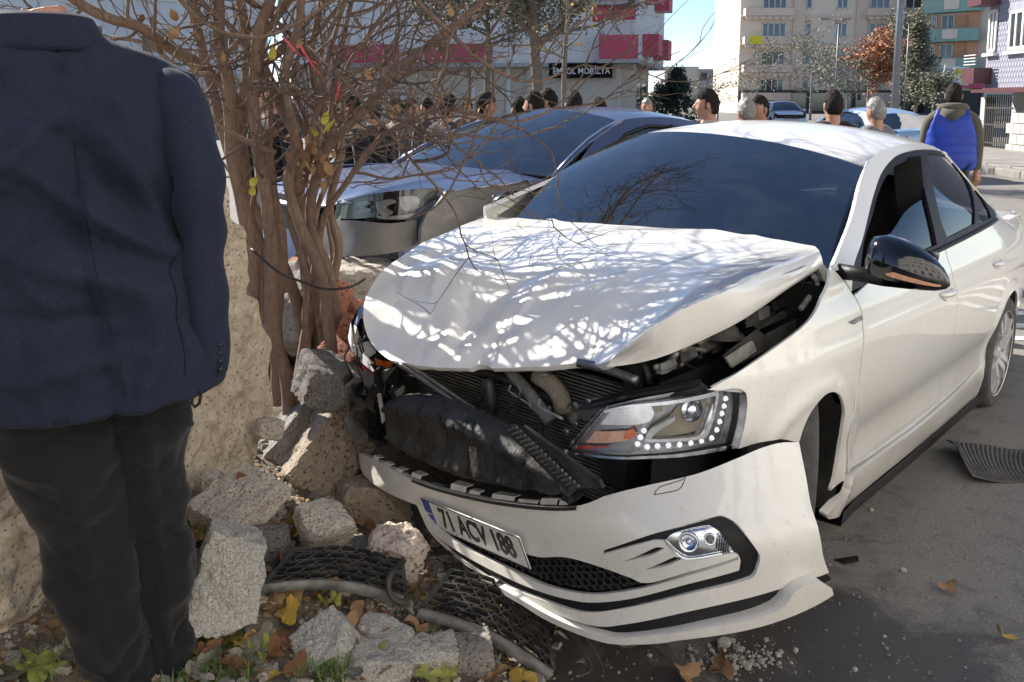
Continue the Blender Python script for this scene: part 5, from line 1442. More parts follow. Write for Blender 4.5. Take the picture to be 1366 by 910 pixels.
# bumper skin below, crumpled fender sheet
def CR(u, v):
    """crumpled sheet between lamp and door of the grey car"""
    p = Vector((0.62 - u, 0.90 - 0.05 * max(0, u - 0.3), v))
    k = 0.06 * noise.noise((u * 3, v * 4, 1.0)) + 0.03 * abs(noise.noise((u * 6 + v * 5, v * 5, 3.0)))
    return p + Vector((0, k - 0.02, 0))
M_GREYCR = paint_mat('creased_grey_paint', (0.10, 0.10, 0.105), amount=0.5, metal=0.1, rough=0.55, low=0.8, coat=0.15)
crp = trace(CR, M2, [(592, 256, 'c'), (640, 249), (700, 241, 'c'), (712, 262), (690, 300, 'c'), (640, 310), (580, 330), (556, 336, 'c'), (560, 300)], (0.3, 0.7))
patch('crumpled_fender', CR, crp, car2, M_GREYCR, step=0.025, rim=0.02, flip=-1)
def BP2(u, v):
    b = Vector((hc_in.x + 0.03, hc_in.y, 0)).lerp(Vector((hc_out.x + 0.05, hc_out.y, 0)), u); L = Vector((hc_out.x - hc_in.x, hc_out.y - hc_in.y, 0)); n = Vector((L.y, -L.x, 0)).normalized()
    return b + n * (0.12 * math.sin(math.pi * max(-0.3, min(1.1, u))) + 0.03 * math.sin((v - 0.3) * 7) + 0.012 * noise.noise((u * 5, v * 6, 2))) + Vector((0, 0, v))
b2 = trace(BP2, M2, [(434, 296, 'c'), (470, 294), (520, 298), (556, 293, 'c'), (556, 325, 'c'), (520, 338), (434, 342, 'c'), (425, 320)], (0.3, 0.5))
patch('bumper_skin', BP2, [(a[0], a[1]) + tuple(a[2:]) for a in b2], car2, M_GREYCR, step=0.05, rim=0.02)
rod_ = MB(); rod_.tube([cpx(a, b, 1, 0.5, M2I) for a, b in ((440, 348), (480, 352), (530, 346))], 0.03, 8); rod_.obj('lower_grille_bar', M_BLACK, car2, True)
# ------------------------------------------------------------------ man in a navy blazer, back to the camera
def cloth(name, c1, c2, weave=900, rough=0.85, sheen=0.04):
    m, nt, b = new_mat(name)
    v = coords(nt)
    n = noise_node(nt, v, 420, 3, 0.8); s2 = coords(nt, (1, 1, 5)); n2 = noise_node(nt, s2, 130, 3, 0.75); big = noise_node(nt, v, 4, 4, 0.6)
    c = ramp(nt, mixc(nt, 0.5, n, n2), [(0.36, c1), (0.64, c2)])
    c = mixc(nt, ramp(nt, big, [(0.4, 0.0), (0.75, 0.35)]), c, tuple(x * 0.6 for x in c1))
    nt.links.new(c, b.inputs['Base Color']); b.inputs['Roughness'].default_value = rough
    b.inputs['Sheen Weight'].default_value = sheen; b.inputs['Specular IOR Level'].default_value = 0.15
    bump(nt, b, n, 0.12, 0.001)
    return m
M_BLAZER = cloth('navy_wool', (0.008, 0.011, 0.026), (0.030, 0.037, 0.062))
M_TROUS = cloth('charcoal_trousers', (0.007, 0.007, 0.0085), (0.017, 0.017, 0.0185), sheen=0.15)
M_SKIN = pm('skin', (0.42, 0.22, 0.145), (0.34, 0.165, 0.105), 12, 0.5, bmp=0.1)
M_HAIRD = pm('dark_hair', (0.006, 0.005, 0.0045), (0.022, 0.018, 0.015), 70, 0.8, bmp=1.0, bscale=90, spec=0.2)
M_HAIRG = pm('grey_hair', (0.30, 0.29, 0.27), (0.14, 0.13, 0.12), 60, 0.6, bmp=0.5, bscale=120)
M_SHOE = pm('black_shoe', (0.01, 0.01, 0.01), (0.02, 0.02, 0.02), 10, 0.35)
PSI = math.radians(22)
MX = Vector((math.cos(PSI), math.sin(PSI), 0)); MF = Vector((-math.sin(PSI), math.cos(PSI), 0))     # his right, his front
DM = 1.86
def mz(py, px=100): return atY(px, py, DM).z
# torso axis: photo column of the spine at each height, half width (m), half depth (m)
tor = [  # py, spine px, a, b, exponent
    (590, 150, 0.258, 0.185, 2.4), (560, 147, 0.258, 0.185, 2.4), (520, 141, 0.256, 0.180, 2.4), (460, 130, 0.250, 0.172, 2.4), (400, 116, 0.238, 0.162, 2.4), (340, 105, 0.232, 0.155, 2.4), (280, 97, 0.234, 0.150, 2.5),
    (220, 90, 0.255, 0.148, 2.6), (170, 84, 0.268, 0.142, 2.6), (135, 79, 0.284, 0.128, 2.5), (110, 75, 0.296, 0.112, 2.4), (92, 71, 0.292, 0.100, 2.2), (74, 67, 0.256, 0.094, 2.0), (56, 62, 0.205, 0.090, 2.0), (42, 57, 0.150, 0.086, 2.0), (28, 52, 0.112, 0.082, 2.0)]
zt = [mz(t[0]) for t in tor]
fz = lambda k: spl([(z, t[k]) for z, t in zip(zt, tor)])
f_cx = spl([(z, atY(t[1], t[0], DM + 0.12).x) for z, t in zip(zt, tor)]); f_a, f_b, f_e = fz(2), fz(3), fz(4)
def torso(th, z, grow=0.0):
    """th 0 = his right side, pi/2 = front, -pi/2 = back"""
    a, b, e = f_a(z) + grow, f_b(z) + grow, f_e(z)
    ct, st = math.cos(th), math.sin(th)
    x = a * math.copysign(abs(ct)**(2 / e), ct); y = b * math.copysign(abs(st)**(2 / e), st)
    # sloping shoulders: the section drops towards the sides above the armpits
    dz = -0.012 * sstep(mz(150), mz(70), z) * abs(x / max(a, 1e-3))**2 * (1 if a > 0.1 else 0.2)
    lean = 0.02 * sstep(mz(200), mz(20), z)
    p = Vector((f_cx(z), DM + 0.12, z + dz)) + MX * x + MF * (y + lean)
    # cloth folds
    if grow >= 0:
        back = max(0, -st)
        w = 0
        u = x; h = z
        for (u0, h0, ang, L, wd, am) in ((0.13, mz(205), -0.95, 0.16, 0.020, 0.010), (0.10, mz(250), -0.85, 0.17, 0.022, -0.010), (0.17, mz(240), -1.05, 0.15, 0.018, -0.009), (0.06, mz(290), -0.7, 0.18, 0.026, 0.008), (0.0, mz(360), -0.35, 0.2, 0.03, 0.006),
                                         (-0.02, mz(430), -0.1, 0.22, 0.03, -0.006), (0.08, mz(330), -0.5, 0.16, 0.02, -0.006), (-0.12, mz(230), 0.8, 0.18, 0.022, 0.008), (0.19, mz(330), -1.3, 0.14, 0.02, 0.010), (-0.08, mz(480), 0.2, 0.2, 0.03, 0.006), (0.10, mz(500), 1.2, 0.16, 0.025, 0.006), (-0.17, mz(350), 1.2, 0.18, 0.02, 0.008)):
            du, dh = u - u0, h - h0
            s = du * math.cos(ang) + dh * math.sin(ang); q = -du * math.sin(ang) + dh * math.cos(ang)
            w += am * math.exp(-(s / L)**2 - (q / wd)**2)
        w += 0.004 * noise.noise((u * 7, h * 5, 1.0)) + 0.0028 * noise.noise((u * 22 + h * 9, h * 13, 4.0)) + 0.0012 * noise.noise((u * 60, h * 40, 4.0))
        # centre back seam
        w -= 0.004 * math.exp(-((u - 0.02) / 0.006)**2) * back
        p += (-MF * back + MX * ct * 0.6) * (w * 4.2 * (0.3 + back))
    return p
def hem_z(th):
    return mz(550) - 0.012 * math.cos(th) + 0.0
man = mesh_obj('person', [], [], M_SKIN); man['label'] = 'man in navy blazer and black trousers standing with his back turned by the wall'; man['category'] = 'person'
# body mesh: neck and head (mostly above the picture), hands
def head_mesh(M, sc=1.0):
    """one head: skull, face with nose, brow, lips, chin, ears. +Y faces forward, origin at the base of the skull/neck joint"""
    bm = bmesh.new(); bmesh.ops.create_uvsphere(bm, u_segments=40, v_segments=30, radius=1.0)
    for v in bm.verts:
        x, y, z = v.co
        X, Y, Z = x * 0.076, y * 0.098, z * 0.118
        if z < 0:                                  # jaw narrows
            k = 1 - 0.30 * (-z)**1.4
            X *= k; Y *= (1 - 0.10 * (-z)) if y > 0 else 1 - 0.42 * (-z)**1.3
            if y > 0: Y += 0.010 * (-z)
        if y > 0.2 and abs(x) < 0.9: Y -= 0.010 * (y - 0.2) * (1 if z > -0.2 else 0.4)
        def g(x0, z0, sx, sz): return math.exp(-((x - x0) / sx)**2 - ((z - z0) / sz)**2) * (1 if y > 0 else 0)
        Y += 0.030 * g(0, -0.16, 0.13, 0.16) + 0.014 * g(0, 0.02, 0.09, 0.18)         # nose
        Y += 0.006 * g(0, 0.20, 0.6, 0.10)                                               # brow
        Y -= 0.012 * (g(-0.36, 0.04, 0.16, 0.10) + g(0.36, 0.04, 0.16, 0.10))            # eye sockets
        Y += 0.007 * (g(-0.36, 0.03, 0.09, 0.05) + g(0.36, 0.03, 0.09, 0.05))            # eyeballs
        Y += 0.008 * g(0, -0.46, 0.26, 0.05) + 0.007 * g(0, -0.56, 0.22, 0.05) - 0.006 * g(0, -0.51, 0.25, 0.025)   # lips
        Y += 0.010 * g(0, -0.82, 0.25, 0.14)                                             # chin
        v.co = (X, Y, Z + 0.13)
    for s in (-1, 1):                                # ears
        r = bmesh.ops.create_uvsphere(bm, u_segments=12, v_segments=10, radius=1.0)
        for v in r['verts']:
            x, y, z = v.co; d = 0.35 if (y * y + z * z) < 0.45 and x * s > 0 else 1.0
            v.co = (s * 0.077 + x * 0.011 * d + s * 0.010 * (1 if y < 0 else 0.2) * abs(y), -0.008 + y * 0.017 + z * 0.004, 0.128 + z * 0.031)
    # neck
    ring = 16; vs = []
    for h, a, b, oy in ((-0.09, 0.075, 0.075, -0.02), (-0.04, 0.062, 0.064, -0.02), (0.02, 0.058, 0.060, -0.018), (0.08, 0.058, 0.060, -0.012)):
        vs.append([bm.verts.new((a * math.cos(2 * math.pi * k / ring), oy + b * math.sin(2 * math.pi * k / ring), h)) for k in range(ring)])
    for i in range(3):
        for k in range(ring): bm.faces.new((vs[i][k], vs[i][(k + 1) % ring], vs[i+1][(k + 1) % ring], vs[i+1][k]))
    bmesh.ops.transform(bm, matrix=M @ Matrix.Scale(sc, 4), verts=bm.verts)
    return bm
def hair_mesh(M, sc=1.0, style='short', seed=1):
    bm = bmesh.new(); bmesh.ops.create_uvsphere(bm, u_segments=40, v_segments=30, radius=1.0)
    dele = []
    for v in bm.verts:
        x, y, z = v.co
        line = 0.46 - 1.05 * sstep(0.35, -0.45, y) + 0.05 * noise.noise((x * 9, y * 9, seed))      # hairline: high in front, low behind
        if abs(x) > 0.7 and -0.3 < y < 0.25: line = -0.18
        if style == 'bald': line += 0.0 if (y < 0.1 and z < 0.55) else (0 if z < 0.5 else 9)
        if z < line - 0.05: dele.append(v)
        n = noise.noise((x * 4 + seed, y * 4, z * 4)) * 0.06 + noise.noise((x * 13, y * 13 + seed, z * 13)) * 0.06 + noise.noise((x * 30, y * 30 + seed, z * 20)) * 0.04
        t = 1.06 + 0.07 * max(0, z) + n * 1.3 - 0.05 * (1 - sstep(line - 0.05, line + 0.2, z)) + (0.10 * max(0, z) * (1 if y > -0.2 else 0.5) if style == 'short' else 0)
        v.co = (x * 0.076 * t, y * 0.098 * t, z * 0.118 * t + 0.13)
    bmesh.ops.delete(bm, geom=dele, context='VERTS')
    bmesh.ops.transform(bm, matrix=M @ Matrix.Scale(sc, 4), verts=bm.verts)
    return bm
def bm_into(o, bm, smooth=True):
    bmesh.ops.recalc_face_normals(bm, faces=bm.faces)
    bm.to_mesh(o.data); bm.free(); o.data.polygons.foreach_set('use_smooth', [smooth] * len(o.data.polygons)); o.data.update()
hz_ = mz(4)
MH = Matrix.Translation(Vector((f_cx(hz_) + 0.045, DM + 0.15, hz_ + 0.06))) @ Matrix.Rotation(PSI - 0.25, 4, 'Z')
bmh = head_mesh(MH, 1.12)
# right hand, in front of the thigh: palm and five bent fingers
def hand_into(bm, M, side=1):
    def tubebm(pts, rad, n=8):
        mbq = MB(); mbq.tube(pts, rad, n); base = [bm.verts.new(M @ Vector(v)) for v in mbq.v]
        for f in mbq.f:
            try: bm.faces.new([base[i] for i in f])
            except ValueError: pass
    tubebm([(0, 0, 0.02), (0, 0, -0.02), (0.002, 0, -0.05), (0.0, 0, -0.085)], [0.024, 0.028, 0.036, 0.034], 12)
    for k, (x, L) in enumerate(((-0.027, 0.070), (-0.009, 0.082), (0.010, 0.077), (0.027, 0.060))):
        tubebm([(x, 0, -0.075), (x, 0.004, -0.085 - L * 0.35), (x, 0.018, -0.085 - L * 0.65), (x, 0.036, -0.085 - L * 0.85)], [0.0095, 0.009, 0.008, 0.006])
    tubebm([(-0.026 * side, 0.004, -0.025), (-0.042 * side, 0.014, -0.055), (-0.044 * side, 0.026, -0.083), (-0.040 * side, 0.036, -0.10)], [0.012, 0.011, 0.009, 0.007])
wr = atY(292, 505, 2.0)
hand_into(bmh, Matrix.Translation(wr + Vector((-0.15, 0.20, 0.10))) @ Matrix.Rotation(PSI, 4, 'Z') @ Matrix.Rotation(-0.3, 4, 'Y'), 1)
_wr = wr + Vector((-0.15, 0.20, 0.10)); wl = _wr - MX * (2 * (_wr - Vector((f_cx(_wr.z), DM + 0.12, 0))).dot(MX))
hand_into(bmh, Matrix.Translation(wl) @ Matrix.Rotation(PSI, 4, 'Z'), -1)
def limb_into(bm, pts, rad, n=12):
    q_ = MB(); q_.tube(pts, rad, n); base = [bm.verts.new(v) for v in q_.v]
    for f in q_.f: bm.faces.new([base[i] for i in f])
def fuse(bm, voxel):
    """one continuous skin from overlapping shapes"""
    me = bpy.data.meshes.new('tmp'); bmesh.ops.recalc_face_normals(bm, faces=bm.faces); bm.to_mesh(me); bm.free()
    o = bpy.data.objects.new('tmp', me); COL.objects.link(o)
    m = o.modifiers.new('fuse', 'REMESH'); m.mode = 'VOXEL'; m.voxel_size = voxel
    sm = o.modifiers.new('relax', 'SMOOTH'); sm.factor = 0.5; sm.iterations = 2
    dg = bpy.context.evaluated_depsgraph_get(); dg.update()
    out = bpy.data.meshes.new_from_object(o.evaluated_get(dg)); bpy.data.objects.remove(o); bpy.data.meshes.remove(me)
    out.polygons.foreach_set('use_smooth', [True] * len(out.polygons))
    return out
_ax = lambda z: Vector((f_cx(z), DM + 0.13, z))
limb_into(bmh, [_ax(mz(520)), _ax(mz(400)), _ax(mz(250)), _ax(mz(120)), _ax(mz(60)), _ax(mz(10))], [0.10, 0.11, 0.11, 0.09, 0.06, 0.06])
for s_, hw_ in ((1, wr + Vector((-0.15, 0.20, 0.10))), (-1, wl)):
    sh = _ax(mz(120)) + MX * (0.20 * s_); el = _ax(mz(330)) + MX * (0.27 * s_)
    limb_into(bmh, [_ax(mz(130)), sh, el, hw_], [0.07, 0.05, 0.035, 0.026])
bmh = fuse(bmh, 0.006); bmh.materials.append(M_SKIN); man.data = bmh
hb = hair_mesh(MH, 1.12, 'short', 3); ho = mesh_obj('hair', [], [], M_HAIRD, man); bm_into(ho, hb)
# jacket
NT = 120; rows = []
zs_t = [mz(p) for p in list(range(30, 545, 5))][::-1]
hem = []
for th in [2 * math.pi * k / NT for k in range(NT + 1)]:
    zz = hem_z(th); hem.append(torso(th, zz) + Vector((0, 0, 0.006 * math.sin(th * 5))))
def hemdrop(th, i): return Vector((0, 0, (-0.005 + 0.018 * math.cos(th) + 0.010 * math.sin(th)) * max(0, 1 - i / 14.0)))
Prow = [[torso(2 * math.pi * k / NT, z) + hemdrop(2 * math.pi * k / NT, i) for k in range(NT + 1)] for i, z in enumerate(zs_t)]
under = [[torso(2 * math.pi * k / NT, hem_z(0) + 0.0, -0.02) for k in range(NT + 1)]]
jk = mesh_obj('jacket', [], [], M_BLAZER, man)
mb = MB(); mb.grid([[q + (Vector((f_cx(zs_t[0]), DM + 0.12, q.z)) - q) * 0.06 + Vector((0, 0, 0.03)) for q in Prow[0]]] + Prow); mb.obj('body_cloth', M_BLAZER, jk, True, fix=False)
# collar: folded band standing round the neck
cz0, cz1 = mz(50), mz(14)
P = []
for k in range(61):
    th = 2 * math.pi * k / 60
    c = Vector((f_cx(cz1), DM + 0.13, 0)); ct, st = math.cos(th), math.sin(th)
    def ringp(a, b, z): return c + MX * (a * ct) + MF * (b * st) + Vector((0, 0, z))
    fr = 0.06 * max(0, st)
    P.append([ringp(0.082, 0.070, cz1 - 0.01 - fr), ringp(0.100, 0.084, cz1 + 0.004 - fr), ringp(0.110, 0.092, cz1 - 0.006 - fr), ringp(0.130, 0.103, cz0 + 0.006 - fr * 1.6), ringp(0.140, 0.110, cz0 - 0.014 - fr * 1.6), ringp(0.128, 0.100, cz0 - 0.022 - fr * 1.6)])
mb = MB(); mb.grid(P); mb.obj('collar', M_BLAZER, jk, True, fix=False)
mb = MB()
P = [[q + Vector((0, 0, 0)) for q in row[:2]] for row in P]
# sleeves
def sleeve(pts, rad, side):
    """pts: centre points; rad: (half width, half depth)"""
    C = curve([tuple(p) + r for p, r in zip(pts, rad)], 0.012)
    rowsS = []
    n = 36
    for i, q in enumerate(C):
        c = Vector(q[:3]); a, b = q[3], q[4]
        t = Vector(C[min(i + 1, len(C) - 1)][:3]) - Vector(C[max(i - 1, 0)][:3]); t.normalize()
        x = (MX - t * MX.dot(t)).normalized(); y = t.cross(x)
        s = i / (len(C) - 1)
        row = []
        for k in range(n + 1):
            an = 2 * math.pi * k / n
            w = 0.0045 * math.sin(s * 34 + 1.6 * math.cos(an)) * (0.3 + 0.7 * math.exp(-((s - 0.52) / 0.16)**2)) + 0.006 * noise.noise((s * 9, math.cos(an) * 1.2, math.sin(an) * 1.2 + side))
            row.append(c + x * ((a + w) * math.cos(an)) + y * ((b + w) * math.sin(an)))
        rowsS.append(row)
    rowsS.append([Vector(C[-1][:3]) + (q - Vector(C[-1][:3])) * 0.86 for q in rowsS[-1]])
    rowsS.append([Vector(C[-1][:3]) + (q - Vector(C[-1][:3])) * 0.84 + Vector((0, 0, 0.03)) for q in rowsS[-2]])
    mb = MB(); mb.grid(rowsS); return mb.obj('sleeve', M_BLAZER, jk, True, fix=False)
sr = [atY(205, 112, 2.03), atY(230, 122, 2.03), atY(248, 165, 2.01), atY(264, 240, 2.0), atY(268, 310, 2.0), atY(272, 380, 2.0), atY(277, 440, 2.01), atY(281, 492, 2.02)]
rr = [(0.026, 0.030), (0.050, 0.060), (0.056, 0.078), (0.055, 0.074), (0.052, 0.070), (0.050, 0.066), (0.048, 0.062), (0.040, 0.054)]
sleeve(sr, rr, 1.0)
def mir(p):
    c = Vector((f_cx(p.z), DM + 0.12, 0)); d = p - c; k = d.dot(MX); return p - MX * (2 * k) 
sl = [mir(p) for p in sr]; sleeve(sl, rr, 5.0)
for i in range(4):
    b = MB(); c = atY(303, 455 + i * 11, 2.0) ; b.lathe([(0.0, 0.003), (0.006, 0.003), (0.007, 0.0)], Matrix.Translation(c + Vector((-0.006, -0.03, 0))) @ Matrix.Rotation(math.pi / 2, 4, 'Y'), 10); b.obj('button', M_SHOE, jk, True)
# stitched seams: centre back, armhole, side panels
def seamline(pxs, off=0.0015):
    q_ = trace(lambda u, v: torso(u, v), Matrix.Identity(4), pxs, (-1.4, mz(300))); pts = []
    for u_, v_ in curve(q_, 0.02):
        p_ = torso(u_, v_); pts.append(p_ - MF * off + MX * (off if math.cos(u_) > 0.5 else 0))
    m_ = MB(); m_.tube(pts, 0.0016, 5); m_.obj('seam', M_SEAM, jk, True)
M_SEAM = pm('navy_thread', (0.004, 0.006, 0.014), (0.008, 0.010, 0.02), 40, 0.9)
seamline([(92, 150), (100, 200), (108, 260), (128, 360), (150, 450), (166, 530)])
seamline([(228, 105), (240, 140), (244, 180), (236, 225)])
seamline([(228, 300), (225, 360), (236, 430), (246, 500)])
mb = MB(); mb.tube(curve([tuple(atY(a, b, 2.06)) for a, b in ((258, 526), (256, 538), (260, 543), (266, 538), (268, 526))], 0.01), 0.004, 6); mb.obj('cord_loop', M_SHOE, man, True)
# trousers: two legs, each a ring surface from photo edges
trs = mesh_obj('trousers', [], [], M_TROUS, man)
def leg(edges, Y, seed, nm='leg'):
    """edges: (py, left px, right px)"""
    E = [(atY((l + r) / 2, py, Y(py)), (r - l) / 2 / FPX * Y(py) * 1.02) for py, l, r in edges]
    C = curve([tuple(p) + (a,) for p, a in E], 0.012)
    rowsL = []; n = 72
    rf = random.Random(int(seed * 10)); folds = []
    for k_ in range(26):
        zone = rf.choice((0.12, 0.2, 0.3, 0.48, 0.55, 0.8, 0.88, 0.93))
        folds.append((zone + rf.uniform(-0.06, 0.06), rf.uniform(-2.6, -0.5), rf.choice((-1, 1)) * rf.uniform(0.03, 0.10), rf.uniform(0.007, 0.016), rf.choice((-1, -1, 1)) * rf.uniform(0.005, 0.010)))
    for i, q in enumerate(C):
        c = Vector(q[:3]); a = q[3]; s = i / (len(C) - 1); row = []
        for k in range(n + 1):
            an = 2 * math.pi * k / n
            w = 0.014 * noise.noise((s * 5 + seed, math.cos(an), math.sin(an))) + 0.010 * noise.noise((s * 16 + seed, math.cos(an) * 1.5 + s * 4, math.sin(an) * 1.5)) + 0.009 * math.sin(s * 26 + seed + 1.2 * math.cos(an)) * (0.25 + math.exp(-((s - 0.93) / 0.06)**2) + 0.5 * math.exp(-((s - 0.1) / 0.12)**2) + 0.35 * math.exp(-((s - 0.45) / 0.1)**2))
            for (s0, a0, sl, wd, am) in folds:
                da = math.atan2(math.sin(an - a0), math.cos(an - a0)); w += am * math.exp(-((s - s0 - sl * da) / wd)**2 - (da / 1.1)**2)
            crease = 0.010 * math.exp(-((math.sin(an) + 1) / 0.02)**2) if math.sin(an) < 0 else 0
            bb = max(a * 0.95, 0.05)
            row.append(c + MX * ((a + w) * math.cos(an)) + MF * ((bb + w + crease) * math.sin(an)))
        rowsL.append(row)
    mb = MB(); mb.grid(rowsL); o = mb.obj(nm, M_TROUS, trs, True, fix=False); return C[-1]
e1 = leg([(500, 20, 150), (545, 0, 158), (575, -2, 162), (600, 8, 164), (650, 32, 170), (700, 50, 176), (760, 66, 184), (800, 78, 192), (840, 94, 202), (880, 116, 207), (915, 128, 212), (948, 132, 216)], lambda py: 1.95 + 0.00015 * (py - 500), 1.0)
e2 = leg([(500, 140, 245), (540, 138, 252), (590, 150, 249), (640, 158, 247), (690, 166, 251), (730, 172, 256), (780, 180, 259), (825, 188, 254), (852, 192, 266), (885, 196, 264), (925, 200, 264)], lambda py: 2.04 + 0.0001 * (py - 500), 4.0)
mb = MB(); 
mb.grid([[Vector((f_cx(z), DM + 0.12, z)) + MX * (0.20 * math.cos(a)) + MF * (0.125 * math.sin(a)) for a in [2 * math.pi * k / 32 for k in range(33)]] for z in (mz(470), mz(530), mz(560))])
mb.obj('seat_cloth', M_TROUS, trs, True, fix=False)
for q in (e1, e2):
    c = Vector(q[:3]); me = stone_mesh('shoe', (0.11, 0.29, 0.10), 5, 0.0, 6, 3, 1.0, 0); me.materials.append(M_SHOE); me.polygons.foreach_set('use_smooth', [True] * len(me.polygons))
    so = bpy.data.objects.new('shoe', me); COL.objects.link(so); so.parent = man; so.location = (c.x, c.y + 0.08, c.z - 0.02); so.rotation_euler = (0, 0, PSI)
MAN_FOOT = e2[2]
# ------------------------------------------------------------------ many-stemmed fig bush behind the wall
def bark(name, c1, c2):
    m, nt, b = new_mat(name)
    v = coords(nt, (1, 1, 0.35)); n = noise_node(nt, v, 42, 10, 0.75, 1.2); n2 = noise_node(nt, coords(nt), 5, 4, 0.6)
    c = ramp(nt, n, [(0.3, tuple(x * 0.5 for x in c1)), (0.5, c1), (0.7, c2)])
    c = mixc(nt, ramp(nt, n2, [(0.4, 0.0), (0.7, 0.4)]), c, tuple(x * 0.7 for x in c2))
    nt.links.new(c, b.inputs['Base Color']); b.inputs['Roughness'].default_value = 0.9
    bump(nt, b, n, 1.0, 0.014)
    return m
M_BARK = bark('fig_bark', (0.21, 0.135, 0.10), (0.31, 0.22, 0.165))
M_TWIG = bark('fig_twig', (0.15, 0.10, 0.075), (0.25, 0.185, 0.145))
bush = empty('fig_bush', 'leafless many-stemmed fig bush with tangled twigs between wall and white hood', 'bush', (-0.9, 3.7, 0.3))
BI = Matrix.Translation((0.9, -3.7, -0.3))
def wood(name, pts, r0, r1, mat=M_BARK, n=10, wob=0.006, seed=0):
    C = curve([tuple(p) for p in pts], 0.05)
    r = random.Random(seed)
    Q = []
    for i, p in enumerate(C):
        v = Vector(p); v += Vector((noise.noise(v * 6 + Vector((seed, 0, 0))), noise.noise(v * 6 + Vector((0, seed, 0))), 0)) * wob * 2
        Q.append(v)
    k = len(Q)
    rad = [(r0 + (r1 - r0) * i / (k - 1)) * (1 + 0.10 * noise.noise((i * 0.4, seed, 2.0)) + (0.18 if (i + seed) % 11 == 0 else 0)) for i in range(k)]
    mb = MB(); mb.tube(Q, rad, n); o = mb.obj(name, mat, bush, True, fix=False); o.matrix_parent_inverse = BI
    return Q
def PX(L, Y):
    if not hasattr(Y, '__len__'): Y = [Y] * len(L)
    return [atY(a, b, y) for (a, b), y in zip(L, Y)]
stems = []
def st(L, Y, r0, r1, seed, nm='trunk'):
    stems.append((wood(nm, PX(L, Y), r0 * 0.82, r1, seed=seed), r1))
up = lambda x, y: (x, y)
st([(345, 470), (338, 400), (335, 340), (325, 280), (311, 204), (306, 112), (294, 65), (290, 0), (282, -120), (270, -260)], 3.55, 0.036, 0.020, 1)
st([(388, 560), (382, 500), (366, 446), (363, 360), (360, 300), (352, 240), (345, 204), (338, 112), (345, 40), (358, 7), (385, -90), (400, -220)], 3.5, 0.036, 0.018, 2)
st([(372, 540), (368, 430), (375, 360), (372, 300), (364, 250), (352, 204), (338, 160), (283, 99), (232, 68), (188, 37), (134, 20), (60, -30)], [3.65] * 8 + [3.6, 3.5, 3.4, 3.3], 0.034, 0.018, 3)
st([(395, 540), (410, 450), (425, 400), (415, 330), (399, 250), (399, 191), (372, 136), (352, 85), (348, 51), (386, 0), (430, -80), (470, -200)], 3.75, 0.034, 0.014, 4)
st([(445, 500), (442, 458), (434, 399), (422, 351), (394, 288), (385, 240), (392, 190), (380, 110), (395, 40), (410, -60)], 3.45, 0.030, 0.014, 5)
st([(430, 500), (448, 420), (438, 367), (412, 295), (420, 240), (433, 204), (461, 170), (495, 136), (529, 92), (580, 55), (640, 5), (700, -80)], [3.6] * 5 + [3.55, 3.5, 3.45, 3.4, 3.35, 3.3, 3.2], 0.032, 0.012, 6)
st([(410, 530), (405, 440), (385, 370), (362, 310), (320, 250), (300, 180), (268, 60), (255, 0), (240, -120)], 3.85, 0.034, 0.018, 7)
st([(460, 520), (455, 450), (446, 380), (452, 330), (440, 270), (455, 215), (440, 160), (420, 110), (420, 40), (450, -60)], 3.9, 0.028, 0.012, 8)
st([(355, 520), (350, 400), (345, 320), (330, 240), (322, 160), (330, 60), (315, -40), (320, -200)], 4.0, 0.034, 0.018, 9)
st([(420, 540), (432, 470), (420, 380), (430, 300), (470, 230), (500, 190), (545, 160), (600, 146), (640, 153), (701, 174)], [3.7, 3.7, 3.65, 3.6, 3.5, 3.45, 3.4, 3.35, 3.3, 3.25], 0.026, 0.005, 10, 'branch')
st([(540, -40), (560, 5), (600, 45), (643, 83), (686, 106), (724, 108), (747, 98)], 3.2, 0.013, 0.004, 11, 'branch')
st([(378, 110), (420, 130), (470, 110), (540, 70), (600, 60)], 3.5, 0.014, 0.006, 12, 'branch')
st([(352, 85), (400, 62), (440, 90), (480, 130), (540, 200), (600, 270)], [3.6, 3.5, 3.4, 3.35, 3.3, 3.3], 0.014, 0.004, 13, 'branch')
st([(283, 99), (240, 95), (200, 60), (150, 50)], 3.4, 0.013, 0.006, 14, 'branch')
st([(365, 204), (330, 190), (290, 165), (262, 135), (220, 110)], 3.4, 0.014, 0.006, 15, 'branch')
st([(600, 146), (660, 158), (696, 161), (737, 144), (760, 121)], 3.3, 0.008, 0.003, 16, 'branch')
st([(200, -60), (260, 20), (330, 50), (400, 30), (470, -20)], 3.35, 0.012, 0.006, 17, 'branch')
for i_ in range(9):                    # thinner stems between the thick ones
    r_s = random.Random(500 + i_); x0 = r_s.uniform(352, 462); y_ = r_s.uniform(3.4, 4.1); dx = r_s.uniform(-30, 25)
    st([(x0, 548 - abs(x0 - 395) * 0.5), (x0 + dx * 0.3 + r_s.uniform(-8, 8), 450), (x0 + dx * 0.6 + r_s.uniform(-10, 10), 360), (x0 + dx + r_s.uniform(-14, 14), 280), (x0 + dx * 1.3 + r_s.uniform(-25, 25), 190), (x0 + dx * 2 + r_s.uniform(-50, 50), 90), (x0 + dx * 3 + r_s.uniform(-70, 90), -20)], y_, r_s.uniform(0.014, 0.024), 0.008, 60 + i_)
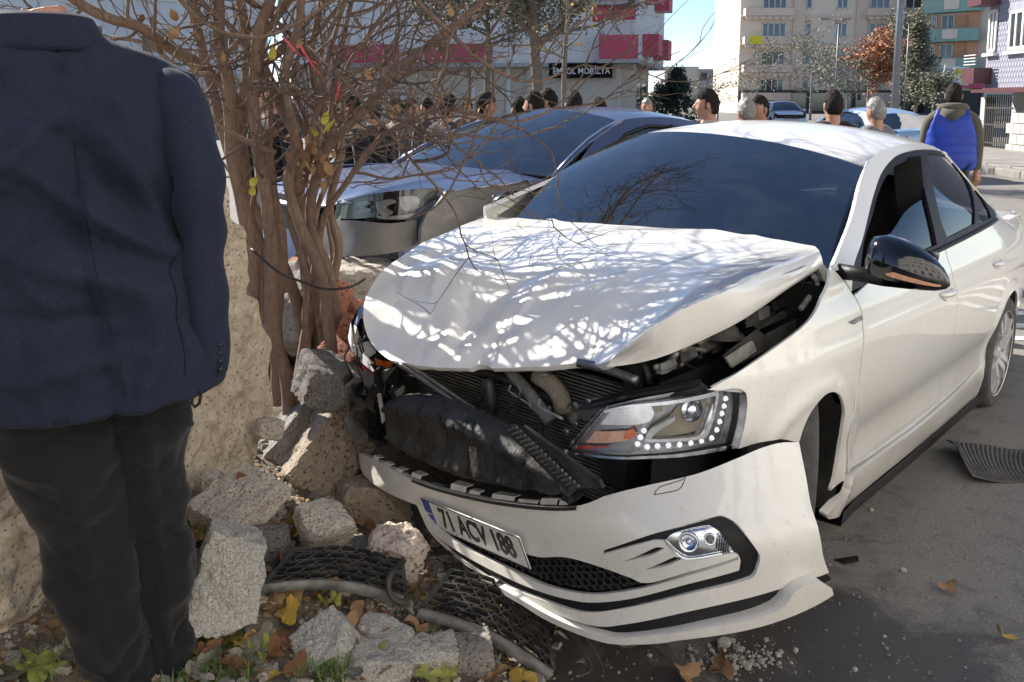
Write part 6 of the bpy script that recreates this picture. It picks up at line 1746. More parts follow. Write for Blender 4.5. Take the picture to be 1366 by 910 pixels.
# limbs of the crown, above the picture, reaching over the cars
for i_, L_ in enumerate((((-0.95, 3.7, 2.3), (-0.5, 4.2, 2.75), (0.0, 4.8, 3.0), (0.4, 5.4, 3.1)), ((-0.8, 3.8, 2.4), (-0.3, 4.3, 2.55), (0.2, 4.9, 2.6), (0.6, 5.2, 2.8)), ((-1.0, 3.9, 2.5), (-0.6, 4.6, 3.1), (-0.2, 5.4, 3.5), (0.3, 6.0, 3.8)))):
    stems.append((wood('branch', [Vector(p) for p in L_], 0.022, 0.008, seed=90 + i_), 0.0081))
# recursive twigs
tw = MB(); rt = random.Random(21)
def grow(p, d, L, r, depth):
    n = max(3, int(L / 0.045)); pts = [p]; q = p.copy(); dd = d.copy()
    for i in range(n):
        dd = (dd + Vector((rt.gauss(0, 0.20), rt.gauss(0, 0.20), rt.gauss(0.05, 0.16)))).normalized()
        q = q + dd * (L / n); pts.append(q.copy())
    tw.tube(pts, [r * (1 - 0.6 * i / n) for i in range(n + 1)], 5 if r > 0.003 else 4, False)
    if depth > 0:
        for k in range(rt.randint(2, 4)):
            i = rt.randint(max(1, n // 4), n); a = pts[i]
            t = (pts[i] - pts[i - 1]).normalized(); ax = Vector((rt.gauss(0, 1), rt.gauss(0, 1), rt.gauss(0, 1))).normalized()
            nd = (t + ax * 0.8).normalized()
            if nd.z < -0.5: nd.z *= 0.3
            grow(a, nd, L * rt.uniform(0.45, 0.75), r * 0.62, depth - 1)
for Q, r1 in stems:
    m = len(Q)
    for i in range(m):
        if Q[i].z < 1.25: continue
        if rt.random() > (0.55 if r1 == 0.0081 else 0.27 if Q[i].z < 2.05 else 0.09): continue
        t = (Q[min(i + 1, m - 1)] - Q[max(i - 1, 0)]).normalized()
        a = rt.uniform(0, 6.3); o = t.orthogonal().normalized(); o2 = t.cross(o)
        d = (t * 0.4 + o * math.cos(a) + o2 * math.sin(a) + Vector((0.35, -0.1, 0.05))).normalized()
        grow(Q[i].copy(), d, rt.uniform(0.25, 0.75), rt.uniform(0.004, 0.008), 2)
    grow(Q[-1].copy(), (Q[-1] - Q[-3]).normalized(), 0.5, max(0.004, r1 * 0.6), 2)
o = tw.obj('twigs', M_TWIG, bush, True, fix=False); o.matrix_parent_inverse = BI; o['kind'] = 'stuff'
# withered leaves still hanging, ribbons
leafs = random.Random(31)
def bleaf(px, py, Y, s, mi):
    o = bpy.data.objects.new('withered_leaf', LM_B[mi]); COL.objects.link(o); o.parent = bush; o.matrix_parent_inverse = BI
    o.location = atY(px, py, Y); o.scale = (s, s, s); o.rotation_euler = (leafs.uniform(0.8, 2.2), leafs.uniform(-0.6, 0.6), leafs.uniform(0, 6.3))
LEAFB = [pm('withered_tan', (0.36, 0.22, 0.11), (0.22, 0.12, 0.06), 18, 0.8), pm('late_yellow', (0.50, 0.40, 0.05), (0.36, 0.34, 0.06), 18, 0.7), pm('withered_brown', (0.18, 0.09, 0.05), (0.10, 0.05, 0.03), 18, 0.8)]
def bl_mesh(seed, mt):
    r = random.Random(seed); V = []; F = []
    for i in range(7):
        t = i / 6; w = 0.5 * math.sin(math.pi * (0.08 + 0.9 * t))**0.8 * r.uniform(0.8, 1.1); z = 0.35 * math.sin(t * 3 + seed)
        V += [(-w, t * 1.6, z + 0.35 * w), (0, t * 1.6, z), (w, t * 1.6, z + 0.3 * w)]
        if i:
            b = 3 * i; F += [(b - 3, b - 2, b + 1, b), (b - 2, b - 1, b + 2, b + 1)]
    me = bpy.data.meshes.new('withered_leaf'); me.from_pydata(V, [], F); me.update(); me.polygons.foreach_set('use_smooth', [True] * len(me.polygons)); me.materials.append(LEAFB[mt]); return me
LM_B = [bl_mesh(i, i % 3) for i in range(9)]
for i in range(110):
    k = leafs.random()
    if k < 0.55: px, py = leafs.gauss(415, 16), leafs.gauss(225, 22); mi = leafs.choice([0, 0, 2, 3, 6, 5])
    else: px, py = leafs.uniform(170, 640), leafs.uniform(20, 190); mi = leafs.choice([0, 2, 3, 6, 5, 1])
    bleaf(px, py, leafs.uniform(3.3, 3.7), leafs.uniform(0.018, 0.036), mi)
for px, py in ((233, 48), (430, 165), (425, 178), (418, 184), (440, 177), (360, 80), (335, 250), (341, 262)): bleaf(px, py, 3.4, 0.032, 1)
M_RIB = pm('red_ribbon', (0.55, 0.06, 0.10), (0.45, 0.05, 0.08), 20, 0.7)
for L in (((376, 48), (388, 62), (400, 72), (424, 86)), ((449, 104), (452, 118), (448, 134)), ((400, 60), (412, 80), (426, 98))):
    pts = curve([tuple(atY(a, b, 3.35)) for a, b in L], 0.02)
    mb = MB(); mb.grid([[Vector(p) + Vector((0.004, 0, 0.004 * math.sin(i))), Vector(p) - Vector((0.004, 0.003, 0))] for i, p in enumerate(pts)]); o = mb.obj('ribbon', M_RIB, bush, True, fix=False); o.matrix_parent_inverse = BI
mb = MB(); mb.tube(curve([tuple(atY(a, b, y)) for a, b, y in ((335, 332, 3.3), (370, 362, 3.25), (400, 375, 3.25), (435, 386, 3.2), (470, 382, 3.2), (487, 372, 3.3))], 0.03), 0.005, 6); o = mb.obj('cable', M_BLACK, bush, True); o.matrix_parent_inverse = BI
# ------------------------------------------------------------------ rubble
def conc(name, c1, c2, hole=0.45, scale=30):
    m, nt, b = new_mat(name)
    v = coords(nt)
    n1 = noise_node(nt, v, scale, 12, 0.8); n2 = noise_node(nt, v, 5, 5, 0.6)
    c = ramp(nt, n1, [(0.32, tuple(x * 0.45 for x in c1)), (0.45, c1), (0.65, c2)])
    c = mixc(nt, ramp(nt, n2, [(0.4, 0.0), (0.7, 0.5)]), c, tuple(x * 0.62 for x in c2))
    pt = pits(nt, v, scale * 2.2, 0.30); n3 = noise_node(nt, v, 150, 4, 0.7)
    c = mixc(nt, ramp(nt, n3, [(0.42, 0.0), (0.62, 0.6)]), c, tuple(min(1, x * 1.35) for x in c2))
    pk = nt.nodes.new('ShaderNodeMath'); pk.operation = 'MAXIMUM'; nt.links.new(pt, pk.inputs[0]); nt.links.new(ramp(nt, noise_node(nt, v, 14, 5, 0.7), [(0.40, 0.35), (0.56, 1.0)]), pk.inputs[1])
    c = mixc(nt, pk.outputs[0], tuple(x * hole for x in c1), c)
    nt.links.new(c, b.inputs['Base Color']); b.inputs['Roughness'].default_value = 0.95
    bump(nt, b, mixc(nt, 0.55, n1, pt), 1.0, 0.03)
    return m
M_C1 = conc('pumice_concrete', (0.44, 0.42, 0.38), (0.58, 0.55, 0.50), 0.28, scale=75)
M_C2 = conc('sandy_mortar', (0.47, 0.41, 0.345), (0.60, 0.545, 0.47), scale=40)
M_C3 = conc('grey_mortar', (0.24, 0.22, 0.20), (0.34, 0.31, 0.28), scale=36)
M_C4 = conc('pink_limestone', (0.50, 0.40, 0.34), (0.60, 0.52, 0.46), scale=18)
M_C5 = conc('dark_mortar', (0.12, 0.11, 0.105), (0.19, 0.17, 0.16), scale=40)
M_C6 = conc('brown_mortar', (0.30, 0.24, 0.19), (0.42, 0.35, 0.28), 0.6, scale=22)
M_BRICK = conc('red_brick', (0.34, 0.13, 0.085), (0.42, 0.19, 0.12), scale=24)
def stone(name, label, px, py, z, dims, rot, mat, seed, rough=0.03, planes=11, sub=4, boxy=0.6, group=None, Y=None):
    """stone whose middle shows at photo pixel (px, py), at height z above the road"""
    p = atZ(px, py, z) if Y is None else atY(px, py, Y)
    me = stone_mesh(name, dims, seed, rough, planes, sub, boxy)
    me.materials.append(mat)
    o = bpy.data.objects.new(name, me); COL.objects.link(o)
    o.location = p; o.rotation_euler = [math.radians(a) for a in rot]
    tag(o, label, 'stone', group)
    return o
blk = stone('wall_fragment', 'largest tilted wall block with a dark mortar strip, beside the torn bumper', 426, 606, 0, (0.27, 0.46, 0.27), (34, -18, -42), M_C6, 3, 0.03, 9, 5, 0.9, Y=3.42)
# the mortar layer stuck on its upper side is part of that block
me = stone_mesh('mortar_cap', (0.20, 0.38, 0.09), 9, 0.04, 10, 4, 0.8); me.materials.append(M_C3)
cap = bpy.data.objects.new('mortar_cap', me); COL.objects.link(cap); cap.parent = blk; cap.location = (-0.08, -0.05, 0.138)
stone('wall_fragment', 'dark grey mortar lump on top of the heap beside the trunks', 436, 508, 0.60, (0.20, 0.22, 0.16), (10, 14, 30), M_C5, 5, 0.04, 12, 4, 0.4)
stone('wall_fragment', 'pale flat slab with a brown leaf on it by the wall foot', 320, 668, 0.43, (0.20, 0.26, 0.10), (16, 10, -30), M_C2, 11, 0.03, 9, 5, 0.9)
stone('wall_fragment', 'upright grey pumice block beside the dark trouser leg', 303, 768, 0.40, (0.17, 0.15, 0.24), (-16, 14, 20), M_C1, 17, 0.03, 10, 5, 0.5)
stone('wall_fragment', 'brown rounded rock leaning below the largest wall block', 428, 702, 0.33, (0.14, 0.15, 0.14), (20, 0, 40), M_C2, 21, 0.03, 13, 4, 0.3)
stone('wall_fragment', 'pale pink knobbly rock in front of the number plate', 524, 732, 0.25, (0.17, 0.16, 0.14), (10, 20, 10), M_C4, 25, 0.05, 14, 5, 0.2)
stone('wall_fragment', 'wide brown rock wedged under the torn bumper end', 492, 672, 0, (0.30, 0.26, 0.22), (0, 10, 20), M_C6, 29, 0.03, 13, 4, 0.3, Y=3.28)
stone('wall_fragment', 'grey wedge of concrete with a sharp ridge on the leaf litter', 438, 866, 0.20, (0.17, 0.15, 0.13), (14, -24, 30), M_C1, 33, 0.028, 9, 5, 0.7)
stone('wall_fragment', 'smooth grey square concrete lump next to the broken wedge', 506, 890, 0.16, (0.17, 0.15, 0.10), (-8, 12, 12), M_C1, 37, 0.026, 9, 5, 0.8)
stone('wall_fragment', 'small grey chip behind the smooth square concrete lump', 516, 852, 0.17, (0.15, 0.09, 0.07), (8, 6, -20), M_C1, 41, 0.026, 9, 4, 0.7)
stone('wall_fragment', 'flat light grey concrete piece close to the silver grille strip', 572, 876, 0.13, (0.16, 0.12, 0.09), (4, 8, 24), M_C1, 45, 0.026, 9, 5, 0.7)
stone('wall_fragment', 'dark edged concrete corner under the end of the grille frame', 626, 876, 0.09, (0.13, 0.11, 0.09), (6, -10, 15), M_C3, 49, 0.012, 9, 4, 0.7)
stone('wall_fragment', 'round dark stone behind the pumice block', 352, 728, 0.34, (0.15, 0.13, 0.10), (60, 0, 20), M_C5, 53, 0.012, 16, 4, 0.1)
stone('wall_fragment', 'flat dark stone under the pink knobbly rock', 474, 738, 0.24, (0.18, 0.14, 0.06), (6, 4, 10), M_C5, 57, 0.02, 11, 4, 0.5)
stone('wall_fragment', 'small brown pebble between the large block and the wall', 358, 572, 0.52, (0.09, 0.07, 0.07), (0, 20, 30), M_C2, 61, 0.02, 12, 3, 0.5)
stone('wall_fragment', 'small pale pebble at the foot of the wall', 282, 640, 0.46, (0.06, 0.06, 0.05), (0, 0, 0), M_C2, 65, 0.02, 14, 3, 0.2)
for i, (px, py, z) in enumerate(((462, 452, 0.66), (448, 405, 0.78), (472, 425, 0.72), (455, 478, 0.60))):
    b = stone('brick_piece', ['broken red brick end behind the white hood corner', 'broken red brick standing between trunks and hood', 'cracked red brick corner close to the smashed lamp', 'red brick half above the dark mortar lump'][i], px, py, z, (0.10, 0.20, 0.10), (70 - 12 * i, 20 + 8 * i, 25 * i), M_BRICK, 70 + i, 0.012, 8, 4, 0.95)
    b['category'] = 'brick'
# collapsed masonry under the grey car's nose
for i, (px, py, Y, d) in enumerate(((470, 385, 4.3, 0.42), (430, 380, 4.4, 0.4), (400, 420, 4.2, 0.45), (500, 372, 4.6, 0.35), (360, 430, 4.5, 0.5), (330, 380, 4.8, 0.5))):
    stone('wall_fragment', ['rough block under the bumper of the grey car', 'rough block behind the two thick trunks', 'brown boulder between the trunk feet', 'rock close beside the grey car corner', 'shaded boulder behind the wall end', 'tall shaded boulder behind the wall'][i], px, py, 0, (d, d * 0.8, d * 0.7), (i * 20, i * 13, i * 40), [M_C2, M_BRICK, M_C3, M_C2, M_BRICK, M_C2][i], 90 + i, 0.05, 12, 4, 0.4, Y=Y)
LITTER = pm('leaf_litter', (0.16, 0.085, 0.045), (0.30, 0.21, 0.10), 25, 0.85)
# gravel: countless crumbs of mortar
def crumbs(name, n, place, mats, smin, smax, seed):
    r = random.Random(seed)
    mb = MB()
    for k in range(n):
        p = place(r)
        if p is None: continue
        s = smin * (smax / smin)**(r.random()**2)
        b = len(mb.v)
        V = [Vector((r.uniform(0.6, 1.1) * sx, r.uniform(0.6, 1.1) * sy, r.uniform(0.5, 0.9) * sz)) * s for sx, sy, sz in ((-1, -1, -.4), (1, -1, -.4), (1, 1, -.4), (-1, 1, -.4), (-.7, -.7, .8), (.7, -.6, .8), (.6, .7, .8), (-.7, .6, .8))]
        R = Matrix.Rotation(r.uniform(0, 6.3), 3, 'Z') @ Matrix.Rotation(r.uniform(-.4, .4), 3, 'X')
        mb.v += [tuple(p + R @ v) for v in V]
        mb.f += [tuple(b + i for i in f) for f in ((0, 3, 2, 1), (4, 5, 6, 7), (0, 1, 5, 4), (1, 2, 6, 5), (2, 3, 7, 6), (3, 0, 4, 7))]
    o = mb.obj(name, mats); tag(o, kind='stuff'); return o
def heap_pt(r):
    x = r.uniform(-1.3, 0.25); y = r.uniform(1.4, 3.6)
    return Vector((x, y, mound_h(x, y) + 0.004))
o = crumbs('mortar_crumbs', 2600, heap_pt, M_C2, 0.004, 0.022, 5); tag(o, 'small pale crumbs of mortar strewn over the soil heap', 'gravel')
o = crumbs('concrete_crumbs', 900, heap_pt, M_C3, 0.005, 0.028, 6); tag(o, 'dark grey concrete crumbs strewn over the soil heap', 'gravel')
def road_pt(r):
    px, py = r.uniform(760, 1366), r.uniform(640, 930)
    p = atZ(px, py, 0); return Vector((p.x, p.y, 0.002))
o = crumbs('road_grit', 520, road_pt, M_C3, 0.002, 0.007, 8); tag(o, 'fine grit scattered on the stained asphalt', 'gravel')
r2_ = random.Random(91); mbl = MB()          # crumbled leaf litter, too small to count
for k in range(2600):
    x, y = r2_.uniform(-1.25, 0.15), r2_.uniform(1.5, 3.2); z = mound_h(x, y) + r2_.uniform(0.002, 0.018); s_ = r2_.uniform(0.006, 0.020)
    d1 = Vector((r2_.gauss(0, 1), r2_.gauss(0, 1), r2_.gauss(0, 0.35))).normalized() * s_; d2 = d1.cross(Vector((0, 0, 1))).normalized() * s_ * r2_.uniform(0.4, 0.9) + Vector((0, 0, r2_.uniform(-0.3, 0.3) * s_))
    c = Vector((x, y, z)); mbl.add([c - d1, c + d2 * 0.9 - d1 * 0.2, c + d1, c - d2], [(0, 1, 2, 3)])
o = mbl.obj('leaf_litter', LITTER, None, True, fix=False); tag(o, 'crumbled brown leaf litter covering the soil heap', 'litter', kind='stuff')
def grit_pt(r):
    px, py = r.gauss(985, 30), r.gauss(878, 10)
    p = atZ(px, py, 0); return Vector((p.x, p.y, 0.003))
o = crumbs('glass_crumbs', 260, grit_pt, M_C1, 0.002, 0.011, 9); tag(o, 'little heap of pale grit on the asphalt below the splitter', 'gravel')
for i, (px, py, s) in enumerate(((1162, 682, 0.014), (1205, 763, 0.016), (965, 862, 0.03), (1180, 850, 0.008), (1140, 895, 0.012))):
    p = atZ(px, py, 0.0)
    me = stone_mesh('pebble', (s * 1.4, s, s), 200 + i, 0.003, 12, 2, 0.3); me.materials.append(M_C1)
    o = bpy.data.objects.new('pebble', me); COL.objects.link(o); o.location = p + Vector((0, 0, s * 0.4)); tag(o, 'small pale pebble lying on the stained asphalt', 'stone', 'pebbles on the asphalt')

# ------------------------------------------------------------------ fallen leaves
def leaf_mat(name, c1, c2): return pm(name, c1, c2, 18, 0.75, bmp=0.4, bscale=60, bdist=0.003)
LEAFM = [leaf_mat('yellow_leaf', (0.50, 0.36, 0.06), (0.38, 0.22, 0.05)), leaf_mat('brown_leaf', (0.22, 0.10, 0.045), (0.12, 0.055, 0.03)),
         leaf_mat('green_yellow_leaf', (0.36, 0.36, 0.08), (0.24, 0.26, 0.07)), leaf_mat('tan_leaf', (0.33, 0.20, 0.10), (0.19, 0.105, 0.055)), leaf_mat('grey_leaf', (0.24, 0.23, 0.19), (0.15, 0.13, 0.10))]
def leaf_mesh(seed, mat, lobes=5, curl=0.5):
    r = random.Random(seed)
    n = 44; ring = []
    for k in range(n):
        a = 2 * math.pi * k / n
        lob = abs(math.cos(a * lobes / 2 + 0.2))**0.8
        R = 0.55 + 0.45 * lob
        if abs(a - math.pi) < 0.4: R *= 0.6
        R *= r.uniform(0.93, 1.05)
        ring.append((a, R))
    V = [(0, 0, 0)]; F = []
    cu = curl * r.uniform(0.4, 1.3); ph = r.uniform(0, 6.3)
    for ri in (0.4, 0.75, 1.0):
        for a, R in ring:
            x, y = R * ri * math.cos(a), R * ri * math.sin(a)
            z = cu * 0.35 * (x * math.cos(ph) + y * math.sin(ph))**2 + 0.10 * cu * math.sin(a * lobes + ph) * ri * ri + 0.06 * r.uniform(-1, 1) * ri
            V.append((x, y, z))
    for k in range(n):
        k2 = (k + 1) % n
        F.append((0, 1 + k, 1 + k2))
        for q in (0, 1): F.append((1 + q*n + k, 1 + (q+1)*n + k, 1 + (q+1)*n + k2, 1 + q*n + k2))
    b = len(V)
    V += [(-0.3, 0.012, 0.01), (-0.3, -0.012, 0.01), (-1.25, -0.01, 0.12), (-1.25, 0.01, 0.12)]; F.append((b, b + 1, b + 2, b + 3))
    me = bpy.data.meshes.new('fallen_leaf'); me.from_pydata(V, [], F); me.update()
    me.polygons.foreach_set('use_smooth', [True] * len(me.polygons)); me.materials.append(LEAFM[mat])
    return me
LM = [leaf_mesh(i, i % 5, [3, 3, 5, 3, 3][i % 5], 1.0 + 0.9 * (i % 3)) for i in range(15)]
LNAME = ['yellow', 'dark brown', 'yellow green', 'tan', 'grey']
def leaf(px, py, z, size, mi, label, tilt=0.35, seed=0, on_heap=True, group=None):
    r = random.Random(seed * 7 + int(px))
    p = atZ(px, py, z)
    if on_heap:
        for _ in range(4): p = atZ(px, py, mound_h(p.x, p.y) + z)
    o = bpy.data.objects.new('fallen_leaf', LM[mi]); COL.objects.link(o)
    size *= 0.95
    o.location = p; o.scale = (size, size * r.uniform(0.7, 1.0), size)
    o.rotation_euler = (r.uniform(-tilt, tilt), r.uniform(-tilt, tilt), r.uniform(0, 6.3))
    tag(o, label, 'leaf', group)
    return o
big_leaves = [(456, 762 - 5, 0.06, 0.055, 0), (378, 790, 0.04, 0.06, 3), (366, 806, 0.03, 0.05, 3), (384, 816, 0.03, 0.055, 0), (438, 832, 0.03, 0.055, 2), (322, 646, 0.14, 0.045, 1), (400, 703, 0.03, 0.05, 2), (388, 716, 0.03, 0.045, 0),
              (305, 848, 0.02, 0.05, 2), (325, 855, 0.02, 0.05, 0), (265, 830, 0.02, 0.05, 3), (552, 836, 0.03, 0.045, 3), (335, 870, 0.02, 0.05, 4), (390, 850, 0.02, 0.055, 1), (50, 888, 0.02, 0.07, 2), (20, 900, 0.02, 0.06, 4), (310, 890, 0.02, 0.05, 4), (570, 802, 0.05, 0.04, 2),
              (480, 820, 0.03, 0.05, 3), (505, 826, 0.03, 0.045, 1), (270, 715, 0.02, 0.035, 2), (695, 905, 0.02, 0.05, 0), (660, 898, 0.02, 0.045, 3), (568, 900, 0.04, 0.05, 2), (440, 776, 0.08, 0.05, 3), (500, 775, 0.06, 0.04, 1), (590, 720, 0.05, 0.05, 1), (420, 690, 0.05, 0.05, 3), (470, 700, 0.02, 0.05, 1)]
for i, (px, py, z, s, mi) in enumerate(big_leaves):
    leaf(px, py, z, s, (mi + 5 * (i % 3)) % 15, 'curled %s fallen leaf lying among the wall rubble' % LNAME[mi], 0.45, i, True, '%s leaves on the rubble' % LNAME[mi])
r_ = random.Random(77)
for i in range(110):
    px, py = r_.uniform(255, 700), r_.uniform(690, 908)
    if px > 560 and py < 800: continue
    mi = r_.choice([0, 1, 1, 1, 1, 3, 4, 4, 4, 2])
    leaf(px, py, r_.uniform(0.008, 0.035), r_.uniform(0.022, 0.05), mi + 5 * r_.randrange(3), 'curled %s fallen leaf lying among the wall rubble' % LNAME[mi], 0.6, i + 100, True, '%s leaves on the rubble' % LNAME[mi])
leaf(1266, 783, 0.02, 0.038, 3, 'crumpled tan leaf alone on the asphalt near the rubber mat', 0.6, 5, False)
leaf(1342, 849, 0.02, 0.036, 5, 'folded yellow leaf on the asphalt at the kerb side of the tan leaf', 0.9, 8, False)
leaf(962, 892, 0.02, 0.055, 8, 'large tan leaf on the dark asphalt below the splitter', 0.5, 9, False)
leaf(915, 900, 0.02, 0.05, 13, 'torn tan leaf beside the large leaf below the splitter', 0.6, 10, False)
leaf(845, 863, 0.015, 0.018, 0, 'tiny yellow leaf caught under the splitter', 0.6, 11, False)
# green moss and grass tufts
M_GRASS = pm('grass_blades', (0.07, 0.13, 0.02), (0.16, 0.22, 0.05), 30, 0.8)
def tuft(px, py, n, w, h, seed):
    r = random.Random(seed); p = atZ(px, py, 0.2)
    for _ in range(4): p = atZ(px, py, mound_h(p.x, p.y))
    mb = MB()
    for k in range(n):
        b = p + Vector((r.gauss(0, w), r.gauss(0, w), 0)); a = r.uniform(0, 6.3); l = h * r.uniform(0.5, 1.2); wd = 0.0022
        d = Vector((math.cos(a), math.sin(a), 0)); t = Vector((-d.y, d.x, 0)) * wd
        mb.add([b - t, b + t, b + d * l * 0.4 + Vector((0, 0, l * 0.7)) + t * 0.6, b + d * l * 0.4 + Vector((0, 0, l * 0.7)) - t * 0.6, b + d * l + Vector((0, 0, l * 0.8))], [(0, 1, 2, 3), (3, 2, 4)])
    o = mb.obj('grass_tuft', M_GRASS, None, True, fix=False); return o
for i, (px, py, n, w, h, lb) in enumerate(((285, 895, 260, 0.05, 0.045, 'low green grass tuft by the trouser hem'), (428, 902, 150, 0.035, 0.05, 'green grass tuft in front of the grey concrete wedge'), (272, 712, 90, 0.03, 0.05, 'green weed tuft at the foot of the wall'), (548, 868, 60, 0.02, 0.05, 'few grass blades between the small concrete chips'), (45, 905, 60, 0.05, 0.05, 'thin grass at the wall foot left of the trousers'))):
    o = tuft(px, py, n, w, h, 300 + i); tag(o, lb, 'grass', kind='stuff')

# ------------------------------------------------------------------ broken radiator grilles
M_GRL = pm('dusty_black_grille', (0.013, 0.013, 0.014), (0.05, 0.046, 0.042), 20, 0.45, 0.75, bmp=0.2)
def grille(name, label, corners, cells, hexlen, strip_mat, seed, strip_w=0.022, flip=False):
    C = [Vector(c) for c in corners]
    root = empty(name, label, 'car grille', (C[0] + C[1] + C[2] + C[3]) / 4); inv = Matrix.Translation(-root.location)
    def F(u, v):
        p = (C[0] * (1 - u) + C[1] * u) * (1 - v) + (C[3] * (1 - u) + C[2] * u) * v
        return p + Vector((0, 0, 0.03 * math.sin(math.pi * u)))
    n = (C[1] - C[0]).cross(C[3] - C[0]).normalized()
    if n.z < 0: n = -n
    U = (C[1] - C[0]).length; Vv = (C[3] - C[0]).length
    mb = MB()
    rows, cols = cells
    for j in range(rows):
        v0 = j / rows; v1 = (j + 1) / rows
        for i in range(cols):
            sh = 0.5 * (j % 2)
            a = (i + sh) / cols
            u = lambda t: max(0.0, min(1.0, (i + sh + t) / cols))
            pts = [(u(0.0), (v0 + v1) / 2), (u(0.16), v1 - 0.08 / rows), (u(0.84), v1 - 0.08 / rows), (u(1.0), (v0 + v1) / 2)]
            low = [(u(0.0), (v0 + v1) / 2), (u(0.16), v0 + 0.08 / rows), (u(0.84), v0 + 0.08 / rows), (u(1.0), (v0 + v1) / 2)]
            for L in (pts, low):
                for p, q in zip(L, L[1:]):
                    if abs(p[0] - q[0]) < 1e-4 and abs(p[1] - q[1]) < 1e-4: continue
                    mb.bar(F(*p), F(*q), 0.0035, 0.016, n)
    o = mb.obj('honeycomb', M_GRL, root); o.matrix_parent_inverse = inv
    for (u0, v0, u1, v1) in ((0, 0, 1, 0), (1, 0, 1, 1), (0, 0, 0, 1)):
        mb = MB(); mb.bar(F(u0, v0), F(u1, v1), 0.012, 0.02, n); o = mb.obj('frame_bar', M_GRL, root); o.matrix_parent_inverse = inv
    for k in (0.33, 0.66):
        mb = MB(); mb.bar(F(0, k), F(1, k) + n * 0.004, 0.006, 0.014, n); o = mb.obj('slat', M_GRL, root); o.matrix_parent_inverse = inv
    d = (C[3] - C[0]).normalized()
    P = [[F(t, 1.0) + n * 0.006, F(t, 1.0) + d * strip_w * 0.6 + n * 0.012, F(t, 1.0) + d * strip_w - n * 0.02] for t in [k / 12 for k in range(13)]]
    mb = MB(); mb.grid(P); o = mb.obj('chrome_strip', strip_mat, root, True, fix=False); o.matrix_parent_inverse = inv
    return root, F, n
def hp(px, py, dz): 
    p = atZ(px, py, 0.2)
    for _ in range(5): p = atZ(px, py, mound_h(p.x, p.y) + dz)
    return p
M_DUSTSTR = pm('dusty_trim_strip', (0.16, 0.15, 0.14), (0.06, 0.058, 0.055), 22, 0.5, metal=0.2, bmp=0.4)
g1 = grille('broken_grille', 'black honeycomb grille piece lying on stones beside the pumice block', [hp(392, 736, 0.10), hp(535, 750, 0.10), hp(540, 796, 0.05), hp(352, 780, 0.06)], (5, 7), 0.03, M_DUSTSTR, 1)
g2 = grille('broken_grille', 'black honeycomb grille piece with silver strip below the front bumper', [hp(602, 762, 0.12), hp(720, 812, 0.10), hp(738, 896, 0.03), hp(562, 812, 0.06)], (6, 6), 0.03, M_DUSTSTR, 2)
# curved end of the first piece
inv = Matrix.Translation(-g1[0].location)
mb = MB(); mb.tube(curve([tuple(hp(a, b, z)) for a, b, z in ((538, 748, 0.12), (524, 762, 0.13), (518, 780, 0.11), (524, 798, 0.08), (545, 806, 0.06))], 0.01), 0.009, 8); o = mb.obj('grille_ring', M_GRL, g1[0], True); o.matrix_parent_inverse = inv
# dry twigs caught at the bumper
M_TWIGD = pm('dry_twig', (0.10, 0.07, 0.045), (0.06, 0.045, 0.03), 20, 0.9)
for i, L in enumerate((((716, 803, .14), (735, 806, .15), (760, 803, .17)), ((760, 803, .17), (770, 830, .10), (800, 880, .03), (805, 898, .02)), ((740, 820, .1), (765, 850, .06), (790, 890, .02), (770, 903, .02)), ((660, 745, .2), (668, 780, .16), (672, 800, .12)), ((725, 815, .12), (760, 835, .08), (785, 880, .03)))):
    mb = MB(); mb.tube(curve([tuple(atZ(a, b, z + 0.02)) for a, b, z in L], 0.02), 0.0028, 5); o = mb.obj('dry_twig', M_TWIGD, None, True)
    tag(o, 'thin dry twig hanging at the splitter beside the broken grille', 'twig', 'dry twigs at the bumper')

# ------------------------------------------------------------------ ribbed rubber car mat on the road
mat_c = [atZ(1262, 597, 0.01), atZ(1420, 600, 0.01), atZ(1420, 640, 0.01), atZ(1296, 643, 0.01)]
P = []
nu, nv = 120, 46
for i in range(nv + 1):
    row = []
    v = i / nv
    for j in range(nu + 1):
        u = j / nu
        p = (mat_c[0] * (1 - u) + mat_c[1] * u) * (1 - v) + (mat_c[3] * (1 - u) + mat_c[2] * u) * v
        rib = 0.004 * math.sin((u + 0.05 * math.sin(v * 3)) * 2 * math.pi * 24) if 0.04 < v < 0.95 and u > 0.02 else 0.0
        z = 0.012 + rib + 0.05 * math.exp(-u * 9) * (0.6 + 0.4 * math.sin(v * 5)) + 0.012 * math.sin(u * 7 + v * 2)
        row.append((p.x + 0.006 * noise.noise((v * 6, 1, 0)) * (1 if u < 0.02 else 0), p.y, z))
    P.append(row)
mb = MB(); mb.grid(P); mo = mb.obj('rubber_mat', pm('dusty_rubber_mat', (0.055, 0.052, 0.05), (0.11, 0.10, 0.095), 9, 0.85, bmp=0.3), None, True, fix=False)
s = mo.modifiers.new('thick', 'SOLIDIFY'); s.thickness = 0.006
tag(mo, 'grey ribbed rubber car mat lying on the asphalt beside the sill', 'car mat')
mb = MB(); c = atZ(1304, 633, 0.03); mb.lathe([(0.006, 0.002), (0.010, 0.004), (0.014, 0.002)], Matrix.Translation(c), 16); mb.obj('eyelet', M_BLACK, mo, True)
mb = MB(); mb.add([atZ(1112, 746, .004), atZ(1144, 741, .004), atZ(1146, 748, .015), atZ(1126, 752, .004)], [(0, 1, 2, 3)]); o = mb.obj('plastic_shard', M_BLACK); s = o.modifiers.new('t', 'SOLIDIFY'); s.thickness = 0.004
tag(o, 'small black plastic shard on the road behind the bumper corner', 'shard')
